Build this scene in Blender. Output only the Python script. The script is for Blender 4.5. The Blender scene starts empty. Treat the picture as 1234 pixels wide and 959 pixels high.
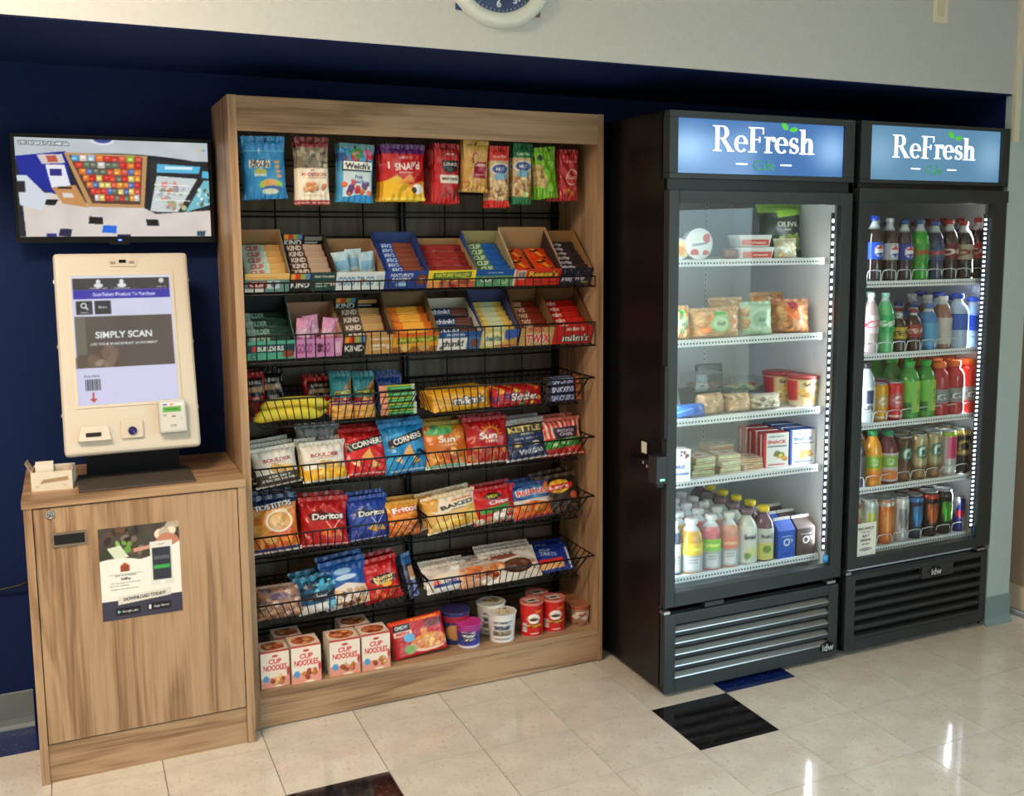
import bpy, bmesh, math, random
import numpy as np
from mathutils import Matrix, Vector, Euler
random.seed(7)
RNG = np.random.default_rng(7)
S = bpy.context.scene
COL = S.collection

# ------------------------------------------------------------------ camera
CAM = (-0.4608, -3.3114, 1.6116); YAW = 0.4513; PIT = -0.1271; ROL = 0.0013; FPX = 1243.82
PPX, PPY = 68.8, -40.9
cd = bpy.data.cameras.new('camera'); cam = bpy.data.objects.new('camera', cd); COL.objects.link(cam)
cam.location = CAM
cam.rotation_euler = (Matrix.Rotation(-YAW, 3, 'Z') @ Matrix.Rotation(math.pi/2 + PIT, 3, 'X') @ Matrix.Rotation(-ROL, 3, 'Z')).to_euler()
cd.sensor_fit = 'HORIZONTAL'; cd.sensor_width = 36; cd.lens = 36*FPX/1234
cd.shift_x = -PPX/1234; cd.shift_y = PPY/1234; cd.clip_start = .05; cd.clip_end = 100
S.camera = cam

# ------------------------------------------------------------------ world, light, exposure
w = bpy.data.worlds.new('world'); S.world = w; w.use_nodes = True
wn = w.node_tree.nodes; wl = w.node_tree.links
wb = wn['Background']; wb.inputs['Strength'].default_value = 8.0
wt = wn.new('ShaderNodeTexCoord'); wx = wn.new('ShaderNodeSeparateXYZ'); wr = wn.new('ShaderNodeValToRGB')
wl.new(wt.outputs['Generated'], wx.inputs[0]); wm = wn.new('ShaderNodeMath'); wm.operation = 'MULTIPLY_ADD'; wm.inputs[1].default_value = .5; wm.inputs[2].default_value = .5
wl.new(wx.outputs['Z'], wm.inputs[0]); wl.new(wm.outputs[0], wr.inputs['Fac']); wl.new(wr.outputs['Color'], wb.inputs['Color'])
we = wr.color_ramp.elements; we[0].position = .47; we[0].color = (.30, .33, .27, 1); we[1].position = .53; we[1].color = (.64, .86, 1.0, 1)   # ground, then overcast sky
S.view_settings.view_transform = 'Standard'; S.view_settings.look = 'None'
S.view_settings.exposure = 0.0; S.view_settings.gamma = 1.0; S.view_settings.use_curve_mapping = False

def area(name, loc, rot, sx, sy, power, col, portal=False, parent=None):
    l = bpy.data.lights.new(name, 'AREA'); l.shape = 'RECTANGLE'; l.size = sx; l.size_y = sy; l.energy = power; l.color = col
    o = bpy.data.objects.new(name, l); COL.objects.link(o); o.location = loc; o.rotation_euler = rot
    if portal: l.cycles.is_portal = True
    if parent: o.parent = parent
    return o
WIN = (-5.9, -2.3, .12, 2.25)      # window in the right wall: y0, y1, z0, z1
RX = 3.075                          # right wall plane
area('window_portal', (RX+.06, (WIN[0]+WIN[1])/2, (WIN[2]+WIN[3])/2), (0, math.pi/2, 0), WIN[3]-WIN[2], WIN[1]-WIN[0], 1, (1, 1, 1), portal=True)
CEIL = 2.85
RWIN = (1.75, 2.95, .12, 2.25)       # unseen rear window, added for cool frontal light: x0, x1, z0, z1
area('added_window_portal', ((RWIN[0]+RWIN[1])/2, -6.26, (RWIN[2]+RWIN[3])/2), (math.pi/2, 0, 0), RWIN[1]-RWIN[0], RWIN[3]-RWIN[2], 1, (1, 1, 1), portal=True)
TROFFERS = [(-.95, -1.45, 54), (-2.4, -1.6, 46), (-1.2, -4.4, 14), (-2.7, -4.6, 10)]    # x, y, watts

# ------------------------------------------------------------------ pixel rays (each point gets its own real distance)
_cy, _sy = math.cos(YAW), math.sin(YAW)
def ray(u, v):
    a = (u-617-PPX)/FPX; b = -(v-479.5-PPY)/FPX
    x = a*math.cos(ROL)-b*math.sin(ROL); z2 = a*math.sin(ROL)+b*math.cos(ROL)
    y = math.cos(PIT)-z2*math.sin(PIT); z = math.sin(PIT)+z2*math.cos(PIT)
    return Vector((x*_cy+y*_sy, -x*_sy+y*_cy, z))
def PY(u, v, y):
    d = ray(u, v); return Vector(CAM)+d*((y-CAM[1])/d.y)
def PZ(u, v, z):
    d = ray(u, v); return Vector(CAM)+d*((z-CAM[2])/d.z)
def proj(P):
    d = Vector(P)-Vector(CAM)
    x = d.x*_cy-d.y*_sy; y = d.x*_sy+d.y*_cy; z = d.z
    y2 = y*math.cos(PIT)+z*math.sin(PIT); z2 = -y*math.sin(PIT)+z*math.cos(PIT)
    x3 = x*math.cos(ROL)+z2*math.sin(ROL); z3 = -x*math.sin(ROL)+z2*math.cos(ROL)
    return 617+PPX+FPX*x3/y2, 479.5+PPY-FPX*z3/y2
def xat(u, y, z):
    """world x of the point on the line (y, z) that lies under image column u"""
    lo, hi = -2., 4.
    for _ in range(40):
        m = (lo+hi)/2
        if proj((m, y, z))[0] < u: lo = m
        else: hi = m
    return lo

# ------------------------------------------------------------------ colour, materials
def lin(c):
    c = np.asarray(c, float)/255.
    return np.where(c <= .04045, c/12.92, ((c+.055)/1.055)**2.4)
def L4(c): return tuple(lin(c))+(1.,)
MATS = {}
def mat(name, col=None, rough=.5, metal=0., spec=.5, emit=None, estr=0., coat=0., trans=0., ior=1.45, sheen=0.):
    if name in MATS: return MATS[name]
    m = bpy.data.materials.new(name); m.use_nodes = True
    b = m.node_tree.nodes['Principled BSDF']
    if col is not None: b.inputs['Base Color'].default_value = L4(col)
    b.inputs['Roughness'].default_value = rough; b.inputs['Metallic'].default_value = metal
    b.inputs['Specular IOR Level'].default_value = spec
    b.inputs['Coat Weight'].default_value = coat; b.inputs['Coat Roughness'].default_value = .08
    b.inputs['Transmission Weight'].default_value = trans; b.inputs['IOR'].default_value = ior
    if emit is not None:
        b.inputs['Emission Color'].default_value = L4(emit); b.inputs['Emission Strength'].default_value = estr
    MATS[name] = m
    return m
def nodes(m): return m.node_tree.nodes, m.node_tree.links, m.node_tree.nodes['Principled BSDF']
def vmat(name, rough=.4, spec=.5, coat=0., emis=0., bump=0., metal=0., trans=0.):
    """material coloured by the printed colour attribute"""
    m = mat(name, (128, 128, 128), rough, metal, spec, coat=coat, trans=trans)
    n, l, b = nodes(m)
    a = n.new('ShaderNodeAttribute'); a.attribute_name = 'Col'
    if emis > 0:
        b.inputs['Base Color'].default_value = (.01, .01, .012, 1)
        l.new(a.outputs['Color'], b.inputs['Emission Color']); b.inputs['Emission Strength'].default_value = emis
    else: l.new(a.outputs['Color'], b.inputs['Base Color'])
    if bump:
        t = n.new('ShaderNodeTexNoise'); t.inputs['Scale'].default_value = 60; t.inputs['Detail'].default_value = 3
        tc = n.new('ShaderNodeTexCoord'); l.new(tc.outputs['Object'], t.inputs['Vector'])
        bp = n.new('ShaderNodeBump'); bp.inputs['Strength'].default_value = bump; bp.inputs['Distance'].default_value = .004
        l.new(t.outputs['Fac'], bp.inputs['Height']); l.new(bp.outputs['Normal'], b.inputs['Normal'])
    return m
def noisy(name, c1, c2, scale, rough, stretch=(1, 1, 1), bump=0., spec=.5, detail=4, coat=0., lo=.35, hi=.65):
    m = mat(name, c1, rough, spec=spec, coat=coat); n, l, b = nodes(m)
    tc = n.new('ShaderNodeTexCoord'); mp = n.new('ShaderNodeMapping'); mp.inputs['Scale'].default_value = stretch
    t = n.new('ShaderNodeTexNoise'); t.inputs['Scale'].default_value = scale; t.inputs['Detail'].default_value = detail
    r = n.new('ShaderNodeValToRGB'); r.color_ramp.elements[0].position = lo; r.color_ramp.elements[1].position = hi
    r.color_ramp.elements[0].color = L4(c1); r.color_ramp.elements[1].color = L4(c2)
    l.new(tc.outputs['Object'], mp.inputs['Vector']); l.new(mp.outputs['Vector'], t.inputs['Vector'])
    l.new(t.outputs['Fac'], r.inputs['Fac']); l.new(r.outputs['Color'], b.inputs['Base Color'])
    if bump:
        bp = n.new('ShaderNodeBump'); bp.inputs['Strength'].default_value = bump; bp.inputs['Distance'].default_value = .002
        l.new(t.outputs['Fac'], bp.inputs['Height']); l.new(bp.outputs['Normal'], b.inputs['Normal'])
    return m
def wood(name, axis, dark=(132, 102, 75), mid=(163, 130, 99), light=(180, 147, 114)):
    m = mat(name, mid, .42, spec=.4); n, l, b = nodes(m)
    tc = n.new('ShaderNodeTexCoord')
    mp = n.new('ShaderNodeMapping'); sc = [9, 9, 9]; sc['xyz'.index(axis)] = .9; mp.inputs['Scale'].default_value = sc
    l.new(tc.outputs['Object'], mp.inputs['Vector'])
    t1 = n.new('ShaderNodeTexNoise'); t1.inputs['Scale'].default_value = 1.1; t1.inputs['Detail'].default_value = 3; t1.inputs['Distortion'].default_value = .6
    l.new(mp.outputs['Vector'], t1.inputs['Vector'])
    ml = n.new('ShaderNodeMath'); ml.operation = 'MULTIPLY'; ml.inputs[1].default_value = 26
    l.new(t1.outputs['Fac'], ml.inputs[0])
    sn = n.new('ShaderNodeMath'); sn.operation = 'SINE'; l.new(ml.outputs[0], sn.inputs[0])
    mp2 = n.new('ShaderNodeMapping'); sc2 = [90, 90, 90]; sc2['xyz'.index(axis)] = 2; mp2.inputs['Scale'].default_value = sc2
    l.new(tc.outputs['Object'], mp2.inputs['Vector'])
    t2 = n.new('ShaderNodeTexNoise'); t2.inputs['Scale'].default_value = 1.5; t2.inputs['Detail'].default_value = 4
    l.new(mp2.outputs['Vector'], t2.inputs['Vector'])
    mx = n.new('ShaderNodeMath'); mx.operation = 'MULTIPLY_ADD'; mx.inputs[1].default_value = .13
    l.new(sn.outputs[0], mx.inputs[0]); 
    ad = n.new('ShaderNodeMath'); ad.operation = 'MULTIPLY_ADD'; ad.inputs[1].default_value = .8; ad.inputs[2].default_value = -.12
    l.new(t2.outputs['Fac'], ad.inputs[0])
    t3 = n.new('ShaderNodeMath'); t3.operation = 'MULTIPLY_ADD'; t3.inputs[1].default_value = .55
    l.new(t1.outputs['Fac'], t3.inputs[0]); l.new(ad.outputs[0], t3.inputs[2]); l.new(t3.outputs[0], mx.inputs[2])
    r = n.new('ShaderNodeValToRGB'); e = r.color_ramp.elements
    e[0].position = .30; e[0].color = L4(dark); e[1].position = .72; e[1].color = L4(light)
    e2 = r.color_ramp.elements.new(.5); e2.color = L4(mid)
    l.new(mx.outputs[0], r.inputs['Fac']); l.new(r.outputs['Color'], b.inputs['Base Color'])
    return m
def glassmat(name, tint=(1, 1, 1), refl=1.0, ior=1.42):
    m = bpy.data.materials.new(name); m.use_nodes = True; n = m.node_tree.nodes; l = m.node_tree.links
    n.remove(n['Principled BSDF']); out = n['Material Output']
    t = n.new('ShaderNodeBsdfTransparent'); t.inputs['Color'].default_value = tint+(1,)
    g = n.new('ShaderNodeBsdfGlossy'); g.inputs['Roughness'].default_value = .0
    lw = n.new('ShaderNodeLayerWeight'); lw.inputs['Blend'].default_value = .5
    pw = n.new('ShaderNodeMath'); pw.operation = 'POWER'; pw.inputs[1].default_value = 5; l.new(lw.outputs['Facing'], pw.inputs[0])
    r0 = ((ior-1)/(ior+1))**2
    f = n.new('ShaderNodeMath'); f.operation = 'MULTIPLY_ADD'; f.inputs[1].default_value = 1-r0; f.inputs[2].default_value = r0; l.new(pw.outputs[0], f.inputs[0])
    mx = n.new('ShaderNodeMixShader'); l.new(f.outputs[0], mx.inputs[0]); l.new(t.outputs[0], mx.inputs[1]); l.new(g.outputs[0], mx.inputs[2])
    l.new(mx.outputs[0], out.inputs['Surface']); MATS[name] = m; return m
WOODV = wood('wood_vertical_grain', 'z'); WOODH = wood('wood_horizontal_grain', 'x'); WOODD = wood('wood_depth_grain', 'y')
BACKP = noisy('dark_back_board', (92, 80, 66), (116, 101, 84), 6, .6, (6, 1, .7))
PRINT = vmat('printed_film', .27, .6, bump=.5); CARD = vmat('printed_card', .55, .4); PAPER = vmat('printed_paper', .45, .4)
LABEL = vmat('printed_label', .35, .5); LIQ = vmat('bottle_liquid', .12, .6, coat=.4); METALCAN = vmat('printed_can', .25, .6, metal=.35)
SCREEN = vmat('screen_image', .12, .5, emis=.92); SIGNLIT = vmat('backlit_sign_print_glow', .1, .5, emis=1.0)
WIRE = mat('black_wire', (10, 10, 11), .5); BLACK = mat('black_cabinet_metal', (15, 15, 17), .32, spec=.4)
FRAME = mat('dark_grey_frame', (44, 50, 52), .42); DKPL = mat('black_plastic', (20, 20, 22), .4); WHITEPL = mat('white_plastic', (228, 224, 216), .4)
LINER = mat('white_liner', (226, 229, 232), .45); STEEL = mat('brushed_steel', (170, 172, 172), .3, metal=.9)
ALU = mat('aluminium_lid', (190, 192, 194), .3, metal=.8); GLASS = glassmat('door_glass', (.96, .985, .98))
CLEARWRAP = glassmat('clear_wrap', (.93, .95, .95), ior=1.6)
LEDM = mat('led_white', (255, 255, 255), .4, emit=(225, 236, 255), estr=6.0)

# ------------------------------------------------------------------ canvas: flat print for wrappers, labels, screens
_tm = {}
def textmask(s):
    if s in _tm: return _tm[s]
    c = bpy.data.curves.new('t', 'FONT'); c.body = s; c.resolution_u = 3; c.offset = .028
    o = bpy.data.objects.new('t', c); me = bpy.data.meshes.new_from_object(o)
    me.calc_loop_triangles(); V = np.array([v.co[:2] for v in me.vertices]).reshape(-1, 2)
    T = np.array([t.vertices[:] for t in me.loop_triangles]).reshape(-1, 3)
    bpy.data.objects.remove(o); bpy.data.curves.remove(c); bpy.data.meshes.remove(me)
    if len(V) == 0: _tm[s] = (np.zeros((4, 4)), 1); return _tm[s]
    mn = V.min(0); mx = V.max(0); H = 30; k = H/max(mx[1]-mn[1], 1e-6); W = max(2, int((mx[0]-mn[0])*k)+1)
    W = min(W, 700); M = np.zeros((H, W), np.float32); V = (V-mn)*np.array([(W-1)/(mx[0]-mn[0]+1e-9), (H-1)/(mx[1]-mn[1]+1e-9)])
    for t in T:
        a, b, c_ = V[t]; x0, y0 = np.floor(np.minimum(np.minimum(a, b), c_)).astype(int); x1, y1 = np.ceil(np.maximum(np.maximum(a, b), c_)).astype(int)
        X, Y = np.meshgrid(np.arange(x0, min(x1, W-1)+1), np.arange(y0, min(y1, H-1)+1))
        d = (b[0]-a[0])*(c_[1]-a[1])-(c_[0]-a[0])*(b[1]-a[1])
        if abs(d) < 1e-9: continue
        w1 = ((b[0]-X)*(c_[1]-Y)-(c_[0]-X)*(b[1]-Y))/d; w2 = ((c_[0]-X)*(a[1]-Y)-(a[0]-X)*(c_[1]-Y))/d
        ok = (w1 >= -.02) & (w2 >= -.02) & (w1+w2 <= 1.02)
        M[Y[ok], X[ok]] = 1
    _tm[s] = (M[::-1], W/H); return _tm[s]
class Cv:
    """small print canvas; coordinates 0..1, y downwards; colours 0..255"""
    def __init__(s, w, h, c, asp=None):
        s.w, s.h = w, h; s.a = np.zeros((h, w, 3)); s.a[:] = c; s.asp = asp or w/h
        s.X, s.Y = np.meshgrid((np.arange(w)+.5)/w, (np.arange(h)+.5)/h)
    def put(s, m, c, al=1.): s.a = s.a*(1-m[..., None]*al)+np.asarray(c, float)*m[..., None]*al; return s
    def soft(s, d, px=1.): return np.clip(.5-d*s.h/px, 0, 1)
    def rect(s, x0, y0, x1, y1, c, al=1.):
        m = np.clip((np.minimum(s.X-x0, x1-s.X))*s.w+.5, 0, 1)*np.clip((np.minimum(s.Y-y0, y1-s.Y))*s.h+.5, 0, 1); return s.put(m, c, al)
    def ell(s, cx, cy, rx, ry, c, al=1., rot=0.):
        dx = s.X-cx; dy = (s.Y-cy)/s.asp
        x = dx*math.cos(rot)+dy*math.sin(rot); y = (-dx*math.sin(rot)+dy*math.cos(rot))*s.asp
        d = np.sqrt((x/rx)**2+(y/ry)**2)-1; return s.put(np.clip(.5-d*min(rx*s.w, ry*s.h), 0, 1), c, al)
    def poly(s, P, c, al=1.):
        ins = np.zeros(s.X.shape)
        for ox, oy in ((-.25, -.25), (.25, -.25), (.25, .25), (-.25, .25)):
            X = s.X+ox/s.w; Y = s.Y+oy/s.h; k = np.zeros(X.shape, bool); n = len(P)
            for i in range(n):
                (xa, ya), (xb, yb) = P[i], P[(i+1) % n]
                if ya == yb: continue
                k ^= ((ya > Y) != (yb > Y)) & (X < (xb-xa)*(Y-ya)/(yb-ya)+xa)
            ins += k*.25
        return s.put(ins, c, al)
    def line(s, x0, y0, x1, y1, wd, c):
        dx, dy = (x1-x0), (y1-y0)/s.asp; n = math.hypot(dx, dy)+1e-9; px, py = -dy/n*wd/2, dx/n*wd/2*s.asp
        return s.poly([(x0+px, y0+py), (x1+px, y1+py), (x1-px, y1-py), (x0-px, y0-py)], c)
    def text(s, t, cx, cy, h, c, w=None, rot=0., ol=None, shear=0.):
        """centred text of cap height h (fraction of the canvas height); w forces the width (fraction)"""
        if ol is not None:
            dx, dy = 1.0/s.w, 1.0/s.h
            for a, b in ((-1, 0), (1, 0), (0, -1), (0, 1), (1, 1), (-1, -1)): s.text(t, cx+a*dx, cy+b*dy, h, ol, w, rot, None, shear)
        M, asp = textmask(t); H, W = M.shape
        wd = w if w else h*asp/s.asp
        acc = np.zeros(s.X.shape)
        for ox in (-.33, 0, .33):
            for oy in (-.33, 0, .33):
                dx = (s.X+ox/s.w-cx)*s.asp; dy = s.Y+oy/s.h-cy
                x = dx*math.cos(rot)+dy*math.sin(rot); y = -dx*math.sin(rot)+dy*math.cos(rot)
                x = x+y*shear
                u = x/(wd*s.asp)+.5; v = y/h+.5
                ok = (u >= 0) & (u < 1) & (v >= 0) & (v < 1)
                acc += np.where(ok, M[np.clip((v*H).astype(int), 0, H-1), np.clip((u*W).astype(int), 0, W-1)], 0)/9
        return s.put(acc, c)
    def blobs(s, n, cols, x0, y0, x1, y1, r0, r1, al=1.):
        for i in range(n):
            c = np.array(cols[RNG.integers(len(cols))], float)*RNG.uniform(.8, 1.15)
            s.ell(RNG.uniform(x0, x1), RNG.uniform(y0, y1), RNG.uniform(r0, r1), RNG.uniform(r0, r1)*s.asp, np.clip(c, 0, 255), al, RNG.uniform(0, 3))
        return s
    def noise(s, amp, cw=8, ch=8):
        g = RNG.uniform(-amp, amp, (ch+1, cw+1)); xi = s.X*cw; yi = s.Y*ch
        x0 = np.clip(xi.astype(int), 0, cw-1); y0 = np.clip(yi.astype(int), 0, ch-1); fx = xi-x0; fy = yi-y0
        v = (g[y0, x0]*(1-fx)+g[y0, x0+1]*fx)*(1-fy)+(g[y0+1, x0]*(1-fx)+g[y0+1, x0+1]*fx)*fy
        s.a = np.clip(s.a+v[..., None], 0, 255); return s
    def vgrad(s, c0, c1):
        s.a = np.asarray(c0)*(1-s.Y[..., None])+np.asarray(c1)*s.Y[..., None]; return s
    def sample(s, u, v):
        return s.a[np.clip((np.asarray(v)*s.h).astype(int), 0, s.h-1), np.clip((np.asarray(u)*s.w).astype(int), 0, s.w-1)]

# ------------------------------------------------------------------ mesh helpers
def link(o, parent=None):
    COL.objects.link(o)
    if parent is not None: o.parent = parent
    return o
def mk(name, V, F, m, parent=None, loc=None, rot=None, cols=None, smooth=False):
    me = bpy.data.meshes.new(name); me.from_pydata([tuple(v) for v in V], [], [tuple(f) for f in F]); me.update()
    if m is not None: me.materials.append(m)
    if cols is not None:
        a = me.color_attributes.new('Col', 'FLOAT_COLOR', 'POINT')
        c = np.ones((len(V), 4), np.float32); c[:, :3] = lin(np.clip(cols, 0, 255)); a.data.foreach_set('color', c.ravel())
    if smooth: me.polygons.foreach_set('use_smooth', [True]*len(me.polygons))
    o = bpy.data.objects.new(name, me); link(o, parent)
    if loc is not None: o.location = loc
    if rot is not None: o.rotation_euler = rot
    return o
def empty(name, loc=(0, 0, 0), rot=(0, 0, 0)):
    o = bpy.data.objects.new(name, None); o.empty_display_size = .05; COL.objects.link(o); o.location = loc; o.rotation_euler = rot; return o
USED = {}
ORD = ['', 'second', 'third', 'fourth', 'fifth', 'sixth', 'seventh', 'eighth', 'ninth', 'tenth', 'eleventh', 'twelfth']
def tag(o, label, cat, group=None, kind=None):
    o['label'] = label; o['category'] = cat
    if group: o['group'] = group
    if kind: o['kind'] = kind
    return o
def struct(o): o['kind'] = 'structure'; return o
BF = [(0, 3, 2, 1), (4, 5, 6, 7), (0, 1, 5, 4), (1, 2, 6, 5), (2, 3, 7, 6), (3, 0, 4, 7)]
def boxv(a, b):
    (x0, y0, z0), (x1, y1, z1) = a, b
    return [(x0, y0, z0), (x1, y0, z0), (x1, y1, z0), (x0, y1, z0), (x0, y0, z1), (x1, y0, z1), (x1, y1, z1), (x0, y1, z1)]
def box(name, a, b, m, parent=None, bev=0., loc=None, rot=None, seg=2, org=None):
    """box from corner a to corner b; origin at org (default: base centre) when it has no parent"""
    a = Vector(a); b = Vector(b)
    if org is None: org = Vector(((a.x+b.x)/2, (a.y+b.y)/2, a.z))
    if parent is None and loc is None: a, b, loc = a-org, b-org, org
    V = boxv(a, b)
    if bev <= 0: return mk(name, V, BF, m, parent, loc, rot)
    bm = bmesh.new(); vs = [bm.verts.new(v) for v in V]
    for f in BF: bm.faces.new([vs[i] for i in f])
    bmesh.ops.bevel(bm, geom=bm.edges[:], offset=bev, segments=seg, affect='EDGES', profile=.6)
    me = bpy.data.meshes.new(name); bm.to_mesh(me); bm.free(); me.materials.append(m)
    o = bpy.data.objects.new(name, me); link(o, parent)
    if loc is not None: o.location = loc
    if rot is not None: o.rotation_euler = rot
    return o
def boxes(name, L, m, parent=None):
    V = []; F = []
    for a, b in L:
        k = len(V); V += boxv(a, b); F += [tuple(i+k for i in f) for f in BF]
    return mk(name, V, F, m, parent)
def wires(name, paths, r, m, parent=None, loc=None, sides=5, closed=False, smooth=True):
    V = []; F = []
    for P in paths:
        P = [Vector(p) for p in P]; n = len(P); base = len(V)
        for i, p in enumerate(P):
            if closed: d = P[(i+1) % n]-P[i-1]
            else: d = P[min(i+1, n-1)]-P[max(i-1, 0)]
            d.normalize()
            if i == 0: a = d.cross(Vector((0, 0, 1)) if abs(d.z) < .9 else Vector((0, 1, 0))).normalized()
            else: a = (a-d*a.dot(d)).normalized()
            b = d.cross(a)
            for k in range(sides):
                t = 2*math.pi*k/sides; V.append(p+a*(r*math.cos(t))+b*(r*math.sin(t)))
        m_ = n if closed else n-1
        for i in range(m_):
            j = (i+1) % n
            for k in range(sides):
                F.append((base+i*sides+k, base+i*sides+(k+1) % sides, base+j*sides+(k+1) % sides, base+j*sides+k))
        if not closed:
            F.append(tuple(base+k for k in range(sides))[::-1]); F.append(tuple(base+(n-1)*sides+k for k in range(sides)))
    return mk(name, V, F, m, parent, loc, smooth=smooth)
def lathe(name, prof, m, parent=None, loc=None, seg=24, col=None, cv=None, vr=None, smooth=True, cap=True, wrap=.5, rot=None, f0=-math.pi/2-.35):
    """prof: (radius, z) from bottom to top. cv wraps the canvas over the part of the turn that faces the room"""
    V = []; F = []; C = []
    z0, z1 = (vr or (prof[0][1], prof[-1][1]))
    for r, z in prof:
        for k in range(seg):
            t = 2*math.pi*k/seg; V.append((r*math.cos(t), r*math.sin(t), z))
            if cv is not None:
                d = (t-f0+math.pi) % (2*math.pi)-math.pi; u = d/(2*math.pi*wrap)+.5
                u = u % 1.0; C.append(cv.sample(u, 1-(z-z0)/(z1-z0+1e-9) if z1 != z0 else .5))
            elif col is not None: C.append(col)
    n = len(prof)
    for i in range(n-1):
        for k in range(seg): F.append((i*seg+k, i*seg+(k+1) % seg, (i+1)*seg+(k+1) % seg, (i+1)*seg+k))
    if cap:
        F.append(tuple(range(seg))[::-1]); F.append(tuple((n-1)*seg+k for k in range(seg)))
    o = mk(name, V, F, m, parent, loc, rot, np.array(C) if C else None)
    if smooth:
        me = o.data; me.polygons.foreach_set('use_smooth', [len(p.vertices) == 4 for p in me.polygons])
    return o
def sheet(name, cv, w, h, m, parent=None, loc=None, rot=None, z0=0., depth=0., thick=.0006):
    """printed panel in the xz plane facing -y, lower-left corner at (-w/2, 0, z0); depth(u,v) bulges it"""
    nx, ny = cv.w, cv.h; u = np.linspace(0, 1, nx); v = np.linspace(0, 1, ny); U, Vv = np.meshgrid(u, v)
    D = depth(U, Vv) if callable(depth) else np.zeros(U.shape)
    V = np.stack([(U-.5)*w, -D, z0+(1-Vv)*h], -1).reshape(-1, 3)
    I = np.arange(nx*ny).reshape(ny, nx)
    F = np.stack([I[1:, :-1], I[1:, 1:], I[:-1, 1:], I[:-1, :-1]], -1).reshape(-1, 4)
    V2 = V[[0, nx-1, nx*ny-1, nx*(ny-1)]].copy(); V2[:, 1] = max(thick, .0008)
    k = len(V); V = np.vstack([V, V2]); F = F.tolist()+[(k, k+1, k+2, k+3)]
    c = np.vstack([cv.a.reshape(-1, 3), np.repeat(cv.a.mean((0, 1))[None], 4, 0)])
    return mk(name, V, F, m, parent, loc, rot, c, smooth=callable(depth))
def grp(label): return ' '.join(label.split(',')[0].split()[:7])
def copy_tree(o, parent=None):
    c = o.copy(); COL.objects.link(c); c.parent = parent
    for ch in list(o.children): copy_tree(ch, c)
    return c

# ================================================================== THE ROOM
WALLY = .376; SOFY = -.382; SOFZ = 2.138; STUBX = (2.866, 2.992); LX = -4.2; BY = -6.2
NAVY = noisy('navy_wall_paint', (4, 29, 74), (6, 32, 80), 40, .7, bump=.08, spec=.25)
PALE = noisy('pale_grey_wall_paint', (188, 190, 190), (192, 194, 194), 60, .6, bump=.05)
PALEB = noisy('pale_blue_wall_paint', (178, 200, 204), (182, 203, 207), 60, .6, bump=.05)
COVE = mat('grey_rubber_cove', (112, 124, 128), .5); CREAM = mat('cream_plastic', (222, 214, 194), .5)
CEILM = noisy('ceiling_tile', (225, 224, 218), (214, 213, 207), 90, .8)
struct(box('wall_back', (LX, WALLY, 0), (STUBX[0]+.02, WALLY+.1, SOFZ), NAVY))
o = struct(box('wall_soffit', (LX, SOFY, SOFZ), (STUBX[0], WALLY+.1, CEIL), PALE))
struct(box('trim_1', (LX, SOFY+.004, SOFZ-.004), (STUBX[0], WALLY, SOFZ), NAVY))          # navy underside of the soffit
struct(box('wall_right_end', (STUBX[0], SOFY, 0), (STUBX[1], WALLY+.1, CEIL), PALEB))
struct(box('wall_alcove_side', (STUBX[0]-.004, SOFY+.03, 0), (STUBX[0], WALLY, SOFZ), NAVY))
# right wall with the door and the big window the daylight comes through
DY0, DY1 = -1.42, -.22
RW = PALEB
struct(box('wall_right_far', (RX, DY1, 0), (RX+.12, WALLY+.1, CEIL), RW))
struct(box('wall_right_over_door', (RX, DY0, 2.12), (RX+.12, DY1, CEIL), RW))
struct(box('wall_right_pier', (RX, WIN[1], 0), (RX+.12, DY0, CEIL), RW))
struct(box('wall_right_sill', (RX, WIN[0], 0), (RX+.12, WIN[1], WIN[2]), RW))
struct(box('wall_right_head', (RX, WIN[0], WIN[3]), (RX+.12, WIN[1], CEIL), RW))
struct(box('wall_right_near', (RX, BY, 0), (RX+.12, WIN[0], CEIL), RW))
struct(box('wall_left', (LX-.1, BY, 0), (LX, WALLY+.1, CEIL), PALE))
struct(box('wall_rear', (LX, BY-.1, 0), (RWIN[0], BY, CEIL), PALE)); struct(box('wall_rear_pier', (RWIN[1], BY-.1, 0), (RX+.12, BY, CEIL), PALE))
struct(box('wall_rear_head', (RWIN[0], BY-.1, RWIN[3]), (RWIN[1], BY, CEIL), PALE)); struct(box('wall_rear_sill', (RWIN[0], BY-.1, 0), (RWIN[1], BY, RWIN[2]), PALE))
struct(box('ceiling', (LX-.1, BY-.1, CEIL), (RX+.12, WALLY+.1, CEIL+.1), CEILM))
DOORM = noisy('beige_door_paint', (178, 156, 134), (184, 162, 140), 12, .5, (1, 1, .3)); DFR = mat('cream_door_frame', (205, 194, 176), .5)
d = struct(box('door_1', (RX+.03, DY0+.05, .01), (RX+.08, DY1-.05, 2.07), DOORM))
for a, b in (((RX-.01, DY1-.05, 0), (RX+.1, DY1+.005, 2.12)), ((RX-.01, DY0-.005, 0), (RX+.1, DY0+.05, 2.12)), ((RX-.01, DY0, 2.07), (RX+.1, DY1, 2.125))):
    box('door_frame', Vector(a)-d.location, Vector(b)-d.location, DFR, d)
box('kick_plate', Vector((RX+.022, DY0+.06, .02))-d.location, Vector((RX+.03, DY1-.06, .12))-d.location, mat('cream_kick_plate', (222, 205, 182), .45), d)
wf = struct(box('window_1', (RX+.02, WIN[0], WIN[2]), (RX+.08, WIN[1], WIN[2]+.05), DFR))
for yy in (WIN[0]+.025, (2*WIN[0]+WIN[1])/3, (WIN[0]+2*WIN[1])/3, WIN[1]-.025):
    box('window_frame', Vector((RX+.02, yy-.025, WIN[2]))-wf.location, Vector((RX+.08, yy+.025, WIN[3]))-wf.location, DFR, wf)
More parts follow.
